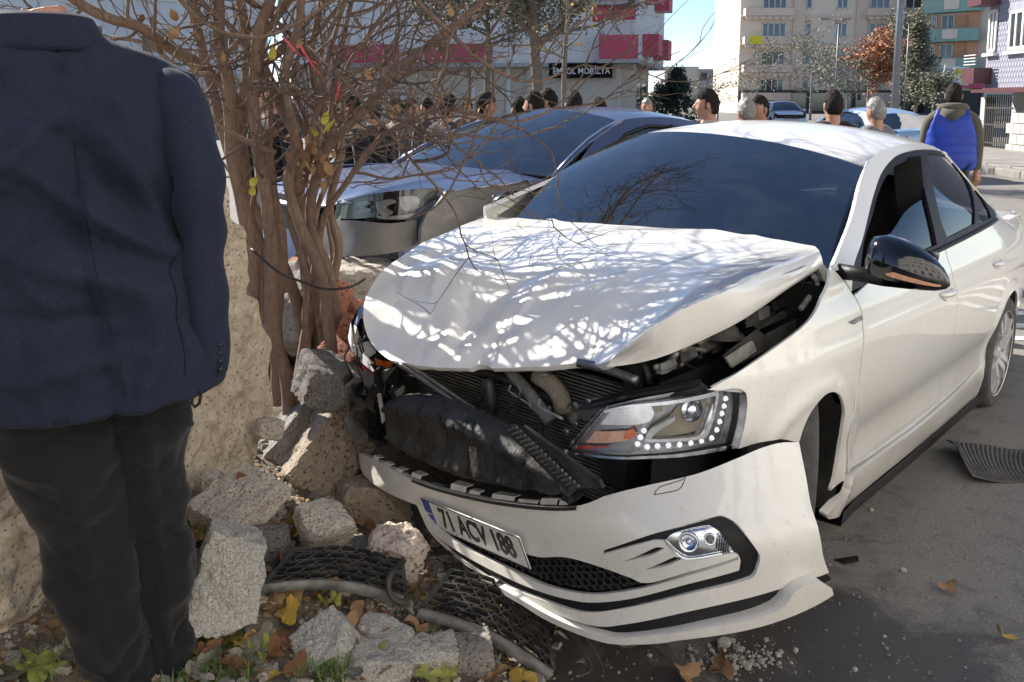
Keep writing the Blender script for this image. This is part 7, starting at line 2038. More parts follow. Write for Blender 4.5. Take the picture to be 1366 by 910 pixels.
# ------------------------------------------------------------------ buildings
M_CREAM = pm('cream_render', (0.74, 0.64, 0.52), (0.66, 0.57, 0.47), 0.4, 0.9)
M_PINKB = pm('pinkish_render', (0.68, 0.54, 0.44), (0.60, 0.48, 0.40), 0.4, 0.9)
M_GREYP = pm('grey_panel', (0.70, 0.70, 0.68), (0.62, 0.62, 0.61), 0.5, 0.6)
M_REDP = pm('crimson_panel', (0.52, 0.06, 0.11), (0.46, 0.055, 0.10), 0.6, 0.5)
M_SHUT = pm('roller_shutter', (0.58, 0.52, 0.43), (0.52, 0.46, 0.38), 0.5, 0.55)
M_SIGNB = pm('black_sign', (0.008, 0.009, 0.012), (0.010, 0.011, 0.014), 1, 0.9, spec=0.05)
M_SIGNT = pm('sign_letters', (0.75, 0.75, 0.72), (0.7, 0.7, 0.68), 1, 0.5)
M_GLASSD = pm('dark_window', (0.03, 0.035, 0.045), (0.05, 0.06, 0.07), 1, 0.08, spec=0.8)
M_FRAMEW = pm('white_frame', (0.72, 0.72, 0.70), (0.65, 0.65, 0.63), 2, 0.5)
M_CURT = pm('curtain', (0.62, 0.60, 0.55), (0.45, 0.44, 0.42), 3, 0.9)
M_GREENB = pm('green_parapet', (0.28, 0.44, 0.38), (0.24, 0.38, 0.33), 0.6, 0.8)
M_ORANGEB = pm('salmon_render', (0.66, 0.34, 0.21), (0.60, 0.31, 0.20), 0.5, 0.9)
M_BROWNP = pm('maroon_metal', (0.10, 0.035, 0.04), (0.075, 0.03, 0.035), 2, 0.45)
M_LILAC = pm('lilac_tile', (0.33, 0.33, 0.40), (0.27, 0.27, 0.34), 3, 0.5)
M_IRON = pm('dark_iron', (0.03, 0.03, 0.032), (0.05, 0.045, 0.04), 8, 0.6)
M_POLE = pm('galvanised_pole', (0.22, 0.25, 0.29), (0.17, 0.19, 0.22), 3, 0.5, metal=0.5)
M_CONCB = pm('far_concrete', (0.42, 0.41, 0.40), (0.36, 0.35, 0.34), 0.3, 0.9)
M_YELLOWS = pm('yellow_banner', (0.75, 0.62, 0.03), (0.65, 0.55, 0.03), 1, 0.6)

def frame_at(px0, px1, D0, D1, z0=0.0):
    """facade frame between two photo columns at two depths: origin, along, normal (towards the camera), length"""
    a = atY(px0, HZ, D0); b = atY(px1, HZ, D1); a.z = b.z = z0
    t = (b - a); L = t.length; t.normalize(); n = Vector((t.y, -t.x, 0))
    return a, t, n, L
class Facade:
    def __init__(s, root, a, t, n): s.root, s.a, s.t, s.n = root, a, t, n; s.inv = root.matrix_world.inverted()
    def P(s, u, z, o=0.0): return s.a + s.t * u + s.n * o + Vector((0, 0, z))
    def box(s, name, u0, u1, z0, z1, o0, o1, mat, parent=None):
        mb = MB()
        v = [s.P(u, z, o) for z in (z0, z1) for o in (o0, o1) for u in (u0, u1)]
        mb.add(v, [(0, 1, 3, 2), (4, 6, 7, 5), (0, 4, 5, 1), (2, 3, 7, 6), (0, 2, 6, 4), (1, 5, 7, 3)])
        o = mb.obj(name, mat, parent or s.root)
        if parent is None: o.parent = s.root; o.matrix_parent_inverse = Matrix.Translation(-s.root.location)
        return o
    def window(s, u0, u1, z0, z1, mullions=1, curtain=True, arch=False, depth=0.0):
        w = s.box('window', u0, u1, z0, z1, 0.01 + depth, 0.03 + depth, M_GLASSD)
        mb = MB(); th = 0.09
        def bb(a, b, c, d):
            v = [s.P(u, z, o) for z in (c, d) for o in (0.03 + depth, 0.07 + depth) for u in (a, b)]
            mb.add(v, [(0, 1, 3, 2), (4, 6, 7, 5), (0, 4, 5, 1), (2, 3, 7, 6), (0, 2, 6, 4), (1, 5, 7, 3)])
        bb(u0, u1, z0, z0 + th); bb(u0, u1, z1 - th, z1); bb(u0, u0 + th, z0, z1); bb(u1 - th, u1, z0, z1)
        for k in range(mullions):
            c = u0 + (u1 - u0) * (k + 1) / (mullions + 1); bb(c - th / 2, c + th / 2, z0, z1)
        f = mb.obj('frame', M_FRAMEW, w); 
        if curtain:
            c = s.box('curtain', u0 + th, u1 - th, z0 + th, z1 - th, 0.031 + depth, 0.034 + depth, M_CURT, w) if False else None
        s.box('sill', u0 - 0.1, u1 + 0.1, z0 - 0.12, z0 - 0.03, 0.0, 0.16, s.sillm if hasattr(s, 'sillm') else M_CREAM, w)
        return w

# --- shop building with crimson and grey panels
Db = 50.0
rb = empty('shop_building', 'corner building with crimson and grey panels above closed shop shutters', 'building', atY(640, HZ, Db).to_tuple()[:2] + (0,))
a, t, n, L = frame_at(380, 846, Db + 2, Db - 1)
fb = Facade(rb, a, t, n)
zpx = lambda py, D: CAMZ + (HZ - py) * D / FPX
zs = zpx(88, Db)          # underside of the first floor
fb.box('ground_floor', 0, L, 0, zs, -12, -1.2, M_SHUT)
fb.box('upper_wall', -0.0, L, zs, zs + 13, -12, 0.0, M_GREYP)
U = lambda px: (px - 380) / 466 * L
for k in range(9):
    fb.box('shutter', U(395 + k * 48), U(395 + k * 48 + 44), 0.0, zs - 0.55, -1.19, -1.12, M_SHUT)
for k in range(10): fb.box('column', U(393 + k * 48) - 0.12, U(393 + k * 48) + 0.12, 0, zs, -1.2, -1.0, M_GREYP)
fb.box('soffit_band', 0, L, zs - 0.10, zs + 0.12, -0.1, 0.12, M_CONCB)
for px0, px1, lo, hi in ((575, 664, 84, 60), (450, 540, 84, 60)): fb.box('red_panel', U(px0), U(px1), zpx(lo, Db), zpx(hi, Db), 0.0, 0.25, M_REDP)
# grey cladding plates, each proud of the wall
for i in range(20):
    for j in range(5):
        u0 = U(400) + i * 0.92 * (L / 20); fb.box('cladding_panel', u0 + 0.02, u0 + 0.90 * L / 20, zs + 0.2 + j * 1.45, zs + 1.60 + j * 1.45, 0.0, 0.045, M_GREYP)
# balcony stack at the corner
for fl in range(3):
    z0 = zpx(82, Db) + fl * 3.0
    fb.box('balcony_parapet', U(802), U(850), z0, z0 + 1.25, 0.0, 1.1, M_REDP); fb.box('balcony_slab', U(800), U(852), z0 - 0.2, z0 - 0.003, -0.05, 1.15, M_CONCB)
    for k in range(9): fb.box('baluster', U(805) + k * 0.22, U(805) + k * 0.22 + 0.04, z0 + 1.25, z0 + 1.95, 0.95, 1.0, M_FRAMEW)
    fb.box('hand_rail', U(803), U(849), z0 + 1.93, z0 + 2.0, 0.94, 1.02, M_FRAMEW)
    fb.box('red_panel', U(792), U(846), z0 + 2.0, z0 + 2.9, 0.046, 0.10, M_REDP)
    for px0 in (600, 700, 750): fb.window(U(px0), U(px0 + 28), z0 + 0.9, z0 + 2.3, 1)
sgn = fb.box('shop_sign', U(738), U(818), zpx(105, Db), zpx(86, Db), 0.1, 0.3, M_SIGNB)
MS = Matrix((t, Vector((0, 0, 1)), n)).transposed().to_4x4()
ms = MS.copy(); ms.translation = fb.P(U(779), zpx(96.5, Db), 0.31)
text('EMBOL MOBİLYA', ms, 0.46, M_SIGNT, sgn, extr=0.02, sx=0.86, bold=0.006)
vs = fb.box('hanging_sign', U(792), U(804), zpx(140, Db), zpx(106, Db), -1.1, -0.9, M_FRAMEW)
for k, chx in enumerate('EMBOL'):
    ms = MS.copy(); ms.translation = fb.P(U(798), zpx(110 + k * 6.4, Db), -0.89); text(chx, ms, 0.30, M_SIGNB, vs, extr=0.01, bold=0.004)
# side street face
a2 = fb.P(L, 0); d2 = atY(884, HZ, Db + 13); d2.z = 0; t2 = (d2 - a2); L2 = t2.length; t2.normalize(); n2 = Vector((t2.y, -t2.x, 0))
fs = Facade(rb, a2, t2, n2)
fs.box('side_wall', 0, L2, zs + 0.3, zs + 13, -6, 0.0, M_GREYP); fs.box('ground_floor', 0, L2, 0, zs + 0.29, -6, -1.0, M_SHUT)
fs.box('soffit_band', 0, L2, zs + 0.08, zs + 0.3, -1.0, 0.1, M_CONCB)
for fl in range(3):
    for k in range(2): fs.box('balcony_parapet', 3 + k * 5.5, 5.2 + k * 5.5, zs + 0.6 + 3 * fl, zs + 1.8 + 3 * fl, 0, 0.9, M_REDP)
for k in range(4): fs.box('shop_door', 1.2 + k * 3, 3.4 + k * 3, 0.0, 2.5, -0.99, -0.9, M_GLASSD)

# --- neighbouring grey block further along the street, seen through the fig bush
rn = empty('neighbour_block', 'pale grey block of flats behind the fig bush', 'building', (atY(80, HZ, 48).x, 48, 0))
a, t, n, L = frame_at(-420, 360, 40, 54); fn = Facade(rn, a, t, n); fn.sillm = M_FRAMEW
fn.box('main_wall', 0, L, 0, 13, -9, 0, M_GREYP); fn.box('plinth', 0, L, 0, 3.0, 0.001, 0.15, M_SHUT)
for fl in range(3):
    for i in range(int(L / 3.6)): fn.window(1.0 + i * 3.6, 2.8 + i * 3.6, 4.0 + fl * 3.0, 5.5 + fl * 3.0, 1)
# --- big cream apartment block with round-headed balconies
Da = 96.0
ra = empty('apartment_block', 'cream apartment block with rows of white windows and scalloped balconies', 'building', atY(1090, HZ, Da).to_tuple()[:2] + (0,))
a, t, n, L = frame_at(984, 1236, Da, Da); fa = Facade(ra, a, t, n)
U = lambda px: (px - 984) / 252 * L
fa.box('main_wall', 0, L, 0, 20, -12, 0, M_CREAM)
for c0, c1 in ((1053, 1068), (1136, 1150)): fa.box('pilaster', U(c0), U(c1), 2.6, 20, 0, 0.35, M_PINKB)
fh = 36.0 * Da / FPX
for fl in range(5):
    yb = 133 - fl * 36                       # photo row of the floor line
    zf = zpx(yb, Da)
    fa.box('floor_band', 0, L, zf - 0.15, zf + 0.10, 0.001, 0.22, M_PINKB)
    for px0, px1, m_ in ((1013, 1044, 3), (1063, 1078, 1), (1080, 1084, 0), (1110, 1125, 1), (1154, 1180, 2), (1200, 1222, 1)):
        if px1 - px0 < 6: continue
        fa.window(U(px0), U(px1), zf + 0.75, zf + 2.2, m_)
        cen = (px0 + px1) / 2
    # balcony fronts with scalloped hoods
    for px0, px1 in ((987, 1050), (1146, 1186)):
        fa.box('balcony_parapet', U(px0), U(px1), zf - 0.05, zf + 0.72, 0.23, 1.2, M_PINKB)
        for k in range(int((px1 - px0) / 9)):
            mb = MB(); c = fa.P(U(px0 + 5 + k * 9), zf + 2.75, 1.0); Mx = MS @ Matrix.Identity(4); Mq = Matrix((t, Vector((0, 0, 1)), n)).transposed().to_4x4(); Mq.translation = c
            mb.prism([(0.34 * math.cos(math.pi * q / 8), -0.34 * math.sin(math.pi * q / 8)) for q in range(9)], Mq, 0.15); o = mb.obj('scallop', M_PINKB, ra); o.matrix_parent_inverse = Matrix.Translation(-ra.location)
    for px0, px1 in ((1063, 1078), (1110, 1125)):
        mb = MB()
        for q0 in (0.25, 0.75):
            Mq = Matrix((t, Vector((0, 0, 1)), n)).transposed().to_4x4(); Mq.translation = fa.P(U(px0 + (px1 - px0) * q0), zf + 2.2, 0.0); R = (U(px1) - U(px0)) / 4
            mb.prism([(R * math.cos(math.pi * q / 8), R * math.sin(math.pi * q / 8)) for q in range(9)], Mq, 0.06)
        o = mb.obj('window_arch', M_ORANGEB, ra); o.matrix_parent_inverse = Matrix.Translation(-ra.location)
fa.box('awning_row', 0, L, 0.0, 2.4, 0.01, 0.3, M_IRON)
for k in range(8): fa.box('shop_front', U(990) + k * L / 8.4, U(990) + (k + 0.8) * L / 8.4, 0.2, 2.1, 0.3, 0.36, M_GLASSD)
fa.box('banner', U(993), U(1010), zpx(62, Da), zpx(51, Da), 1.21, 1.25, M_YELLOWS)

# --- block with green balconies
rg = empty('green_balcony_block', 'salmon and grey flats with pale green balcony parapets', 'building', atY(1270, HZ, 92).to_tuple()[:2] + (0,))
a, t, n, L = frame_at(1237, 1312, 92, 88); fg_ = Facade(rg, a, t, n); U = lambda px: (px - 1237) / 75 * L
fg_.box('main_wall', 0, L, 0, 20, -10, 0, M_CREAM); fg_.box('salmon_bay', U(1236), U(1290), 5.3, 9.6, 0, 0.05, M_ORANGEB); fg_.box('side_bay', U(1288), U(1300), 2.5, 14, 0.0, 0.4, M_ORANGEB)
for fl in range(5):
    zf = zpx(93 - fl * 37.5, 90)
    fg_.box('balcony_parapet', U(1234), U(1304), zf, zf + 1.0, 0.6, 1.7, M_GREENB); fg_.box('balcony_slab', U(1233), U(1305), zf - 0.2, zf - 0.003, 0.0, 1.75, M_GREENB); fg_.box('parapet_panel', U(1262), U(1282), zf + 0.05, zf + 0.95, 1.7, 1.78, M_CREAM)
    for px0, px1 in ((1237, 1244), (1250, 1268)): fg_.window(U(px0), U(px1), zf + 1.05, zf + 2.5, 1, depth=0.05)
fg_.box('shop_front', 0, L, 0, 2.3, 0.01, 0.5, M_IRON)
# advertising board on its roof frame
sb = empty('billboard', 'tilted white green and yellow advertising board in front of the green balconies', 'sign', (atY(1274, HZ, 70).x, 70, 0))
Mb = Matrix.Translation((atY(1274, HZ, 70).x, 70, zpx(101, 70))) @ Matrix.Rotation(math.radians(8), 4, 'Y') @ Matrix.Rotation(math.radians(-10), 4, 'Z')
def sbx(nm, c, d, m): 
    mb = MB(); mb.box(c, d); mb.v = [tuple(Mb @ Vector(v)) for v in mb.v]; o = mb.obj(nm, m, sb); o.matrix_parent_inverse = Matrix.Translation(-sb.location)
sbx('board', (0, 0, 0), (1.95, 0.1, 1.35), M_FRAMEW); sbx('green_field', (-0.55, -0.06, 0.05), (0.5, 0.02, 0.7), M_GREENB); sbx('yellow_field', (0.2, -0.06, 0.1), (0.7, 0.02, 0.75), M_YELLOWS); sbx('white_mark', (0.15, -0.075, -0.1), (0.25, 0.02, 0.4), M_FRAMEW); sbx('post', (0, 0.1, -2.0), (0.12, 0.12, 3.0), M_IRON); sbx('roof_sheet', (1.4, 0.4, -0.55), (2.4, 0.8, 0.5), M_REDP)

# --- lilac tiled house on the right edge
Dl = 28.0
rl_ = empty('tiled_house', 'lilac tiled house with maroon balcony above an iron gate', 'building', (atY(1340, HZ, Dl).x, Dl, 0))
a, t, n, L = frame_at(1312, 1470, Dl, Dl - 6); fl_ = Facade(rl_, a, t, n); fl_.sillm = M_FRAMEW
Ux = lambda px: (px - 1312) / 158 * L
zg = zpx(121, Dl)
fl_.box('upper_wall', 0, L, zg, zg + 9, -8, 0, M_LILAC); fl_.box('ground_floor', 0.15, L, 0, zg, -8, -0.8, M_CONCB)
# shell-shaped wall tiles as far as they can be told apart
tile = None
for i in range(22):
    for j in range(17):
        u = 0.1 + (i + 0.5 * (j % 2)) * 0.155; z = zg + 0.12 + j * 0.155
        if Ux(1344) < u < Ux(1366) + 0.6 and zpx(74, Dl) - 0.1 < z < zpx(22, Dl) + 0.2: continue
        if tile is None:
            mb = MB(); mb.prism([(0.072 * math.cos(q * math.pi / 4), 0.085 * math.sin(q * math.pi / 4)) for q in range(8)], Matrix.Identity(4), 0.014); tile = mb.obj('wall_tile', M_LILAC, rl_); ob = tile
        else: ob = tile.copy(); COL.objects.link(ob)
        Mq = Matrix((t, Vector((0, 0, 1)), n)).transposed().to_4x4(); Mq.translation = fl_.P(u, z, 0.001); ob.parent = rl_; ob.matrix_parent_inverse = Matrix.Translation(-rl_.location); ob.matrix_basis = Mq
        if len([0]) and i * 17 + j > 296: break
fl_.window(Ux(1348), Ux(1378), zpx(72, Dl), zpx(24, Dl), 2)
fl_.window(0.12, 0.62, zpx(72, Dl), zpx(18, Dl), 1)
fl_.box('balcony_front', -0.35, 0.45, zpx(112, Dl), zpx(92, Dl), 0.03, 0.55, M_BROWNP)
for k in range(4): fl_.box('balcony_rail', -0.33, 0.43, zpx(88 - k * 4, Dl), zpx(88 - k * 4, Dl) + 0.025, 0.5, 0.53, M_FRAMEW)
fl_.box('upper_balcony', -0.2, 0.7, zpx(13, Dl), zpx(-12, Dl), 0.03, 0.6, M_BROWNP)
fl_.box('canopy', -0.1, L, zpx(124, Dl), zpx(118, Dl), -0.5, 0.35, M_BROWNP)
for k in range(12): fl_.box('gate_bar', 0.16 + k * 0.13, 0.19 + k * 0.13, 0.1, zpx(126, Dl), -0.05, -0.02, M_IRON)
for z in (0.25, 0.8, 1.3): fl_.box('gate_rail', 0.14, 1.75, z, z + 0.05, -0.06, -0.01, M_IRON)
fl_.box('gate_post', -0.15, 0.12, 0, zpx(130, Dl), -0.3, 0.0, M_CONCB)
for j in range(4):
    for i in range(5): fl_.box('wall_block', 1.8 + i * 0.42 + 0.2 * (j % 2), 2.2 + i * 0.42 + 0.2 * (j % 2), 0.02 + j * 0.3, 0.30 + j * 0.3, -0.1, 0.12 + 0.01 * ((i * 3 + j) % 3), M_CONCB)

# --- low far buildings at the end of the street
for k, (p0, p1, pyt, D, m_) in enumerate(((886, 930, 93, 150, M_CONCB), (930, 975, 96, 160, M_CONCB), (966, 984, 88, 140, M_CREAM))):
    rr_ = empty('far_building', ['long low grey building at the end of the street', 'low grey block beside the dark spruce', 'narrow cream house against the apartment block'][k], 'building', (atY((p0 + p1) / 2, HZ, D).x, D, 0))
    a, t, n, L = frame_at(p0, p1, D, D); ff = Facade(rr_, a, t, n)
    ff.box('main_wall', 0, L, 0, zpx(pyt, D), -8, 0, m_); ff.box('parapet', -0.1, L + 0.1, zpx(pyt, D), zpx(pyt, D) + 0.4, -8, 0.2, M_CONCB)
    for i in range(int(L / 2.0)):
        for z in (2.0, 4.6): ff.box('window', 0.5 + i * 2.0, 1.6 + i * 2.0, z, z + 1.3, 0.01, 0.05, M_GLASSD)

# ------------------------------------------------------------------ poles
def pole(label, px, D, top, r, arm=None):
    p = atY(px, HZ, D); root = empty('lamp_post', label, 'lamp post', (p.x, D, 0))
    mb = MB(); mb.tube([(0, 0, 0), (0, 0, top * 0.5), (0, 0, top)], [r, r * 0.85, r * 0.65], 12); mb.obj('post', M_POLE, root, True)
    mb = MB(); mb.box((0, 0, 0.15), (r * 4, r * 4, 0.3)); mb.obj('base', M_CONCB, root)
    if arm:
        for s, w in arm:
            mb = MB(); mb.tube(curve([(0, 0, top - 0.05), (s * 0.3, 0, top + 0.15), (s * w, 0, top + 0.25)], 0.1), r * 0.4, 8); mb.obj('arm', M_POLE, root, True)
            mb = MB(); mb.box((s * (w + 0.25), 0, top + 0.25), (0.6, 0.18, 0.1)); mb.obj('lamp_head', M_POLE, root)
    return root
pole('thick grey lamp post standing beside the orange tree', 1194, 32, 9.5, 0.13, ((-1, 1.6),))
pole('thin lamp post with short arm in front of the apartment block', 1114, 60, zpx(28, 60) - 0.3, 0.06, ((-1, 0.7), (1, 0.2)))
pole('pale thin mast right of the thick lamp post', 1207, 62, zpx(36, 62), 0.06)

# ------------------------------------------------------------------ trees
def tree(name, label, px, D, top, spread, zc, leafm, barkm, n, ls, seed, trunk_r, bare=False, cone=False, nbr=9, lean=0.0, clump=1.0, flat=1.0):
    r = random.Random(seed); p = atY(px, HZ, D); root = empty(name, label, 'tree', (p.x, D, 0))
    mb = MB(); pts = [Vector((lean * t * t + 0.05 * noise.noise((t * 3, seed, 0)) * top * 0.3, 0, top * t)) for t in [k / 8 for k in range(9)]]
    mb.tube(pts, [trunk_r * (1 - 0.8 * k / 8) for k in range(9)], 9)
    tips = []
    bb = MB()
    def br(a, d, L, rad, dep):
        q = a.copy(); P = [q.copy()]; m = 5
        for i in range(m):
            d = (d + Vector((r.gauss(0, 0.22), r.gauss(0, 0.22), r.gauss(0.04, 0.15)))).normalized(); q = q + d * (L / m); P.append(q.copy())
        bb.tube(P, [rad * (1 - 0.7 * i / m) for i in range(m + 1)], 5 if dep > 0 else 4, False)
        tips.extend(P[2:])
        if dep > 0:
            for k in range(3):
                i = r.randint(2, m); nd = (d + Vector((r.gauss(0, 0.7), r.gauss(0, 0.7), r.gauss(0.1, 0.5)))).normalized(); br(P[i], nd, L * r.uniform(0.5, 0.8), rad * 0.6, dep - 1)
    for k in range(nbr):
        z = zc[0] + (zc[1] - zc[0]) * (k + r.random()) / nbr
        t = min(0.98, z / top); i = min(7, int(t * 8)); a = pts[i].lerp(pts[i + 1], t * 8 - i)
        w = spread * ((1.02 - (z - zc[0]) / max(0.1, zc[1] - zc[0])) if cone else 1.0)
        an = r.uniform(0, 6.3)
        br(a, Vector((math.cos(an), math.sin(an), 0.1 if cone else 0.55)).normalized(), max(0.15, w * r.uniform(0.6, 1.0)), trunk_r * 0.35, 1 if not bare else 2)
    mb.obj('trunk', barkm, root, True, fix=False)
    bb.obj('branches', barkm, root, True, fix=False)['kind'] = 'stuff'
    if n:
        lb = MB()
        for k in range(n):
            c = r.choice(tips) + Vector((r.gauss(0, 1), r.gauss(0, 1), r.gauss(0, 0.8 * flat))) * ls * 2.2 * clump
            d1 = Vector((r.gauss(0, 1), r.gauss(0, 1), r.gauss(0, 1))).normalized(); d2 = d1.orthogonal().normalized() * ls * r.uniform(0.4, 0.8); d1 = d1 * ls * r.uniform(0.6, 1.3)
            lb.add([c - d1, c + d2, c + d1, c - d2], [(0, 1, 2, 3)])
        o = lb.obj('crown', leafm, root, False, fix=False); o['kind'] = 'stuff'
    return root
M_PINE = pm('pine_needles', (0.075, 0.085, 0.045), (0.13, 0.13, 0.08), 2, 0.8)
M_SPRUCE = pm('spruce_needles', (0.018, 0.035, 0.022), (0.035, 0.055, 0.035), 2, 0.8)
M_ORANGEL = pm('rust_leaves', (0.40, 0.18, 0.08), (0.30, 0.13, 0.06), 2, 0.8)
M_OLIVE = pm('olive_leaves', (0.12, 0.13, 0.07), (0.20, 0.19, 0.12), 2, 0.8)
M_GOLD = pm('golden_leaves', (0.50, 0.36, 0.05), (0.42, 0.26, 0.05), 2, 0.8)
M_BARKF = pm('far_bark', (0.12, 0.095, 0.075), (0.18, 0.15, 0.12), 3, 0.9, bmp=0.4)
M_BARKG = pm('grey_bark', (0.20, 0.18, 0.16), (0.26, 0.24, 0.22), 3, 0.9, bmp=0.4)
tree('pine_tree', 'tall pine with thick trunk in front of the shop shutters', 716, 24, 7.5, 2.6, (2.9, 6.0), M_PINE, M_BARKF, 15000, 0.055, 1, 0.19, nbr=26, lean=-0.25, clump=1.6)
tree('pine_tree', 'shorter pine behind the fig twigs, left of the thick pine', 650, 27, 6.8, 2.6, (3.0, 5.8), M_PINE, M_BARKF, 13000, 0.06, 2, 0.12, nbr=24, clump=1.6)
tree('street_tree', 'pruned knotty street tree beside the shop sign with few golden leaves', 752, 17, 4.2, 0.9, (2.3, 4.1), M_GOLD, M_BARKF, 70, 0.06, 3, 0.08, nbr=9, lean=0.1)
tree('spruce_tree', 'dark green spruce at the end of the street', 904, 62, zpx(92, 62), 1.7, (0.4, zpx(95, 62)), M_SPRUCE, M_BARKF, 3800, 0.12, 4, 0.12, cone=True, nbr=34, clump=0.7)
tree('spruce_tree', 'smaller dark conifer beside the shop corner', 880, 66, zpx(112, 66), 1.5, (0.4, zpx(114, 66)), M_SPRUCE, M_BARKF, 1500, 0.12, 5, 0.12, cone=True, nbr=18, clump=0.7)
tree('street_tree', 'rust orange tree in front of the cream apartment block', 1158, 72, zpx(60, 72), 2.1, (zpx(118, 72), zpx(64, 72)), M_ORANGEL, M_BARKG, 5200, 0.13, 6, 0.12, nbr=16)
tree('conifer_tree', 'tall grey green conifer behind the thick lamp post', 1222, 74, zpx(30, 74), 1.9, (1.0, zpx(34, 74)), M_OLIVE, M_BARKG, 4200, 0.14, 7, 0.14, cone=True, nbr=34)
tree('street_tree', 'olive green tree between orange tree and lamp post', 1200, 80, zpx(25, 80), 2.0, (2.5, zpx(30, 80)), M_OLIVE, M_BARKG, 2600, 0.15, 8, 0.14, nbr=16)
tree('bare_tree', 'bare grey tree at the left corner of the apartment block', 1010, 70, zpx(72, 70), 2.0, (1.6, zpx(80, 70)), M_OLIVE, M_BARKG, 500, 0.10, 9, 0.10, bare=True, nbr=14)
tree('bare_tree', 'wide bare tree with few leaves before the apartment block', 1082, 66, zpx(62, 66), 2.0, (1.4, zpx(70, 66)), M_OLIVE, M_BARKG, 1100, 0.10, 10, 0.10, bare=True, nbr=16)
tree('bare_tree', 'low bare tree below the rust orange tree', 1130, 62, zpx(88, 62), 1.6, (1.2, zpx(95, 62)), M_OLIVE, M_BARKG, 900, 0.10, 11, 0.08, bare=True, nbr=12)
tree('bare_tree', 'thin bare tree next to the dark spruce', 958, 64, zpx(112, 64), 1.3, (1.0, zpx(118, 64)), M_OLIVE, M_BARKG, 300, 0.10, 12, 0.07, bare=True, nbr=10)
tree('street_tree', 'low olive bush tree behind the blue car', 1245, 66, zpx(105, 66), 1.5, (1.0, zpx(110, 66)), M_OLIVE, M_BARKG, 1500, 0.12, 13, 0.08, nbr=12)

# parked cars along the street
M_PALEBLUE = paint_mat('pale_blue_paint', (0.22, 0.36, 0.55), amount=0.3)
M_CWHITE = paint_mat('parked_white_paint', (0.7, 0.7, 0.7), amount=0.3)
M_CSILV = paint_mat('parked_silver_paint', (0.35, 0.36, 0.37), amount=0.3, metal=0.5)
p = atY(1212, 170, 16.0); sedan('parked_car', 'pale blue car parked behind the man in the blue vest', carM(p.x + 0.5, 21.5, 0.0, math.radians(102)), M_PALEBLUE, detail=False, sz=0.97)
p = atY(1142, 170, 30.0); sedan('parked_car', 'white car parked beyond the grey-haired woman', carM(p.x + 2.6, 46, 0, math.radians(-95)), M_CWHITE, detail=False)

# --- unseen sunlit houses, added across the street behind the camera (they show in the paint and glass and throw warm light back)
M_PALE = pm('pale_limewash', (0.73, 0.70, 0.65), (0.68, 0.65, 0.60), 0.4, 0.9)
for k, (cx_, cy_, ang, W_, H_, m_) in enumerate(((4.6, -5.6, 40, 17, 13, M_PALE), (17.0, 5.0, 40, 14.5, 12, M_PALE), (-8.6, -16.8, 40, 17, 12, M_PALE))):
    rr_ = empty('unseen_house', ['unseen pale house added across the road behind the viewer', 'unseen pale house added by the right side of the road', 'unseen pale house added at the head of the road'][k], 'building', (cx_, cy_, 0))
    an = math.radians(ang); t_ = Vector((-math.cos(an), -math.sin(an), 0)); n_ = Vector((t_.y, -t_.x, 0))
    ff = Facade(rr_, Vector((cx_, cy_, 0)) - t_ * W_ / 2, t_, n_)
    ff.box('main_wall', 0, W_, 0, H_, -8, 0, m_); ff.box('plinth', 0, W_, 0, 0.8, 0.001, 0.1, M_CONCB)
    for fl in range(4):
        for i in range(int(W_ / 3.2)): ff.window(0.8 + i * 3.2, 2.3 + i * 3.2, 1.2 + fl * 3.0, 2.7 + fl * 3.0, 1)
# ------------------------------------------------------------------ bystanders
def skin_body(edges, verts, rads, root=0, sub=2):
    me = bpy.data.meshes.new('tmp'); me.from_pydata(verts, edges, []); o = bpy.data.objects.new('tmp', me); COL.objects.link(o)
    m = o.modifiers.new('skin', 'SKIN'); 
    for i, sv in enumerate(me.skin_vertices[0].data): sv.radius = rads[i] if hasattr(rads[i], '__len__') else (rads[i], rads[i]); sv.use_root = (i == root)
    s = o.modifiers.new('sub', 'SUBSURF'); s.levels = sub; s.render_levels = sub
    dg = bpy.context.evaluated_depsgraph_get(); dg.update()
    out = bpy.data.meshes.new_from_object(o.evaluated_get(dg)); bpy.data.objects.remove(o); bpy.data.meshes.remove(me)
    out.polygons.foreach_set('use_smooth', [True] * len(out.polygons))
    return out
# upper garment: torso and sleeves as one continuous sheet
JACK = skin_body([(0, 1), (1, 2), (2, 3), (3, 4), (3, 5), (5, 6), (6, 7), (7, 8), (3, 9), (9, 10), (10, 11), (11, 12)],
    [(0, 0, 0.84), (0, 0, 1.0), (0, 0.005, 1.18), (0, -0.01, 1.36), (0, -0.02, 1.50), (-0.12, -0.015, 1.41), (-0.205, -0.01, 1.37), (-0.245, 0.0, 1.10), (-0.25, 0.06, 0.86), (0.12, -0.015, 1.41), (0.205, -0.01, 1.37), (0.245, 0.0, 1.10), (0.25, 0.06, 0.86)],
    [(0.185, 0.13), (0.18, 0.125), (0.175, 0.13), (0.17, 0.12), (0.088, 0.088), (0.09, 0.085), (0.085, 0.08), (0.062, 0.062), (0.048, 0.048), (0.09, 0.085), (0.085, 0.08), (0.062, 0.062), (0.048, 0.048)])
LEGS = skin_body([(0, 1), (1, 2), (2, 3), (0, 4), (4, 5), (5, 6)], [(0, 0, 0.92), (-0.095, 0, 0.84), (-0.105, 0.01, 0.48), (-0.11, -0.01, 0.07), (0.095, 0, 0.84), (0.105, 0.01, 0.48), (0.11, -0.01, 0.07)], [0.145, 0.105, 0.075, 0.062, 0.105, 0.075, 0.062])
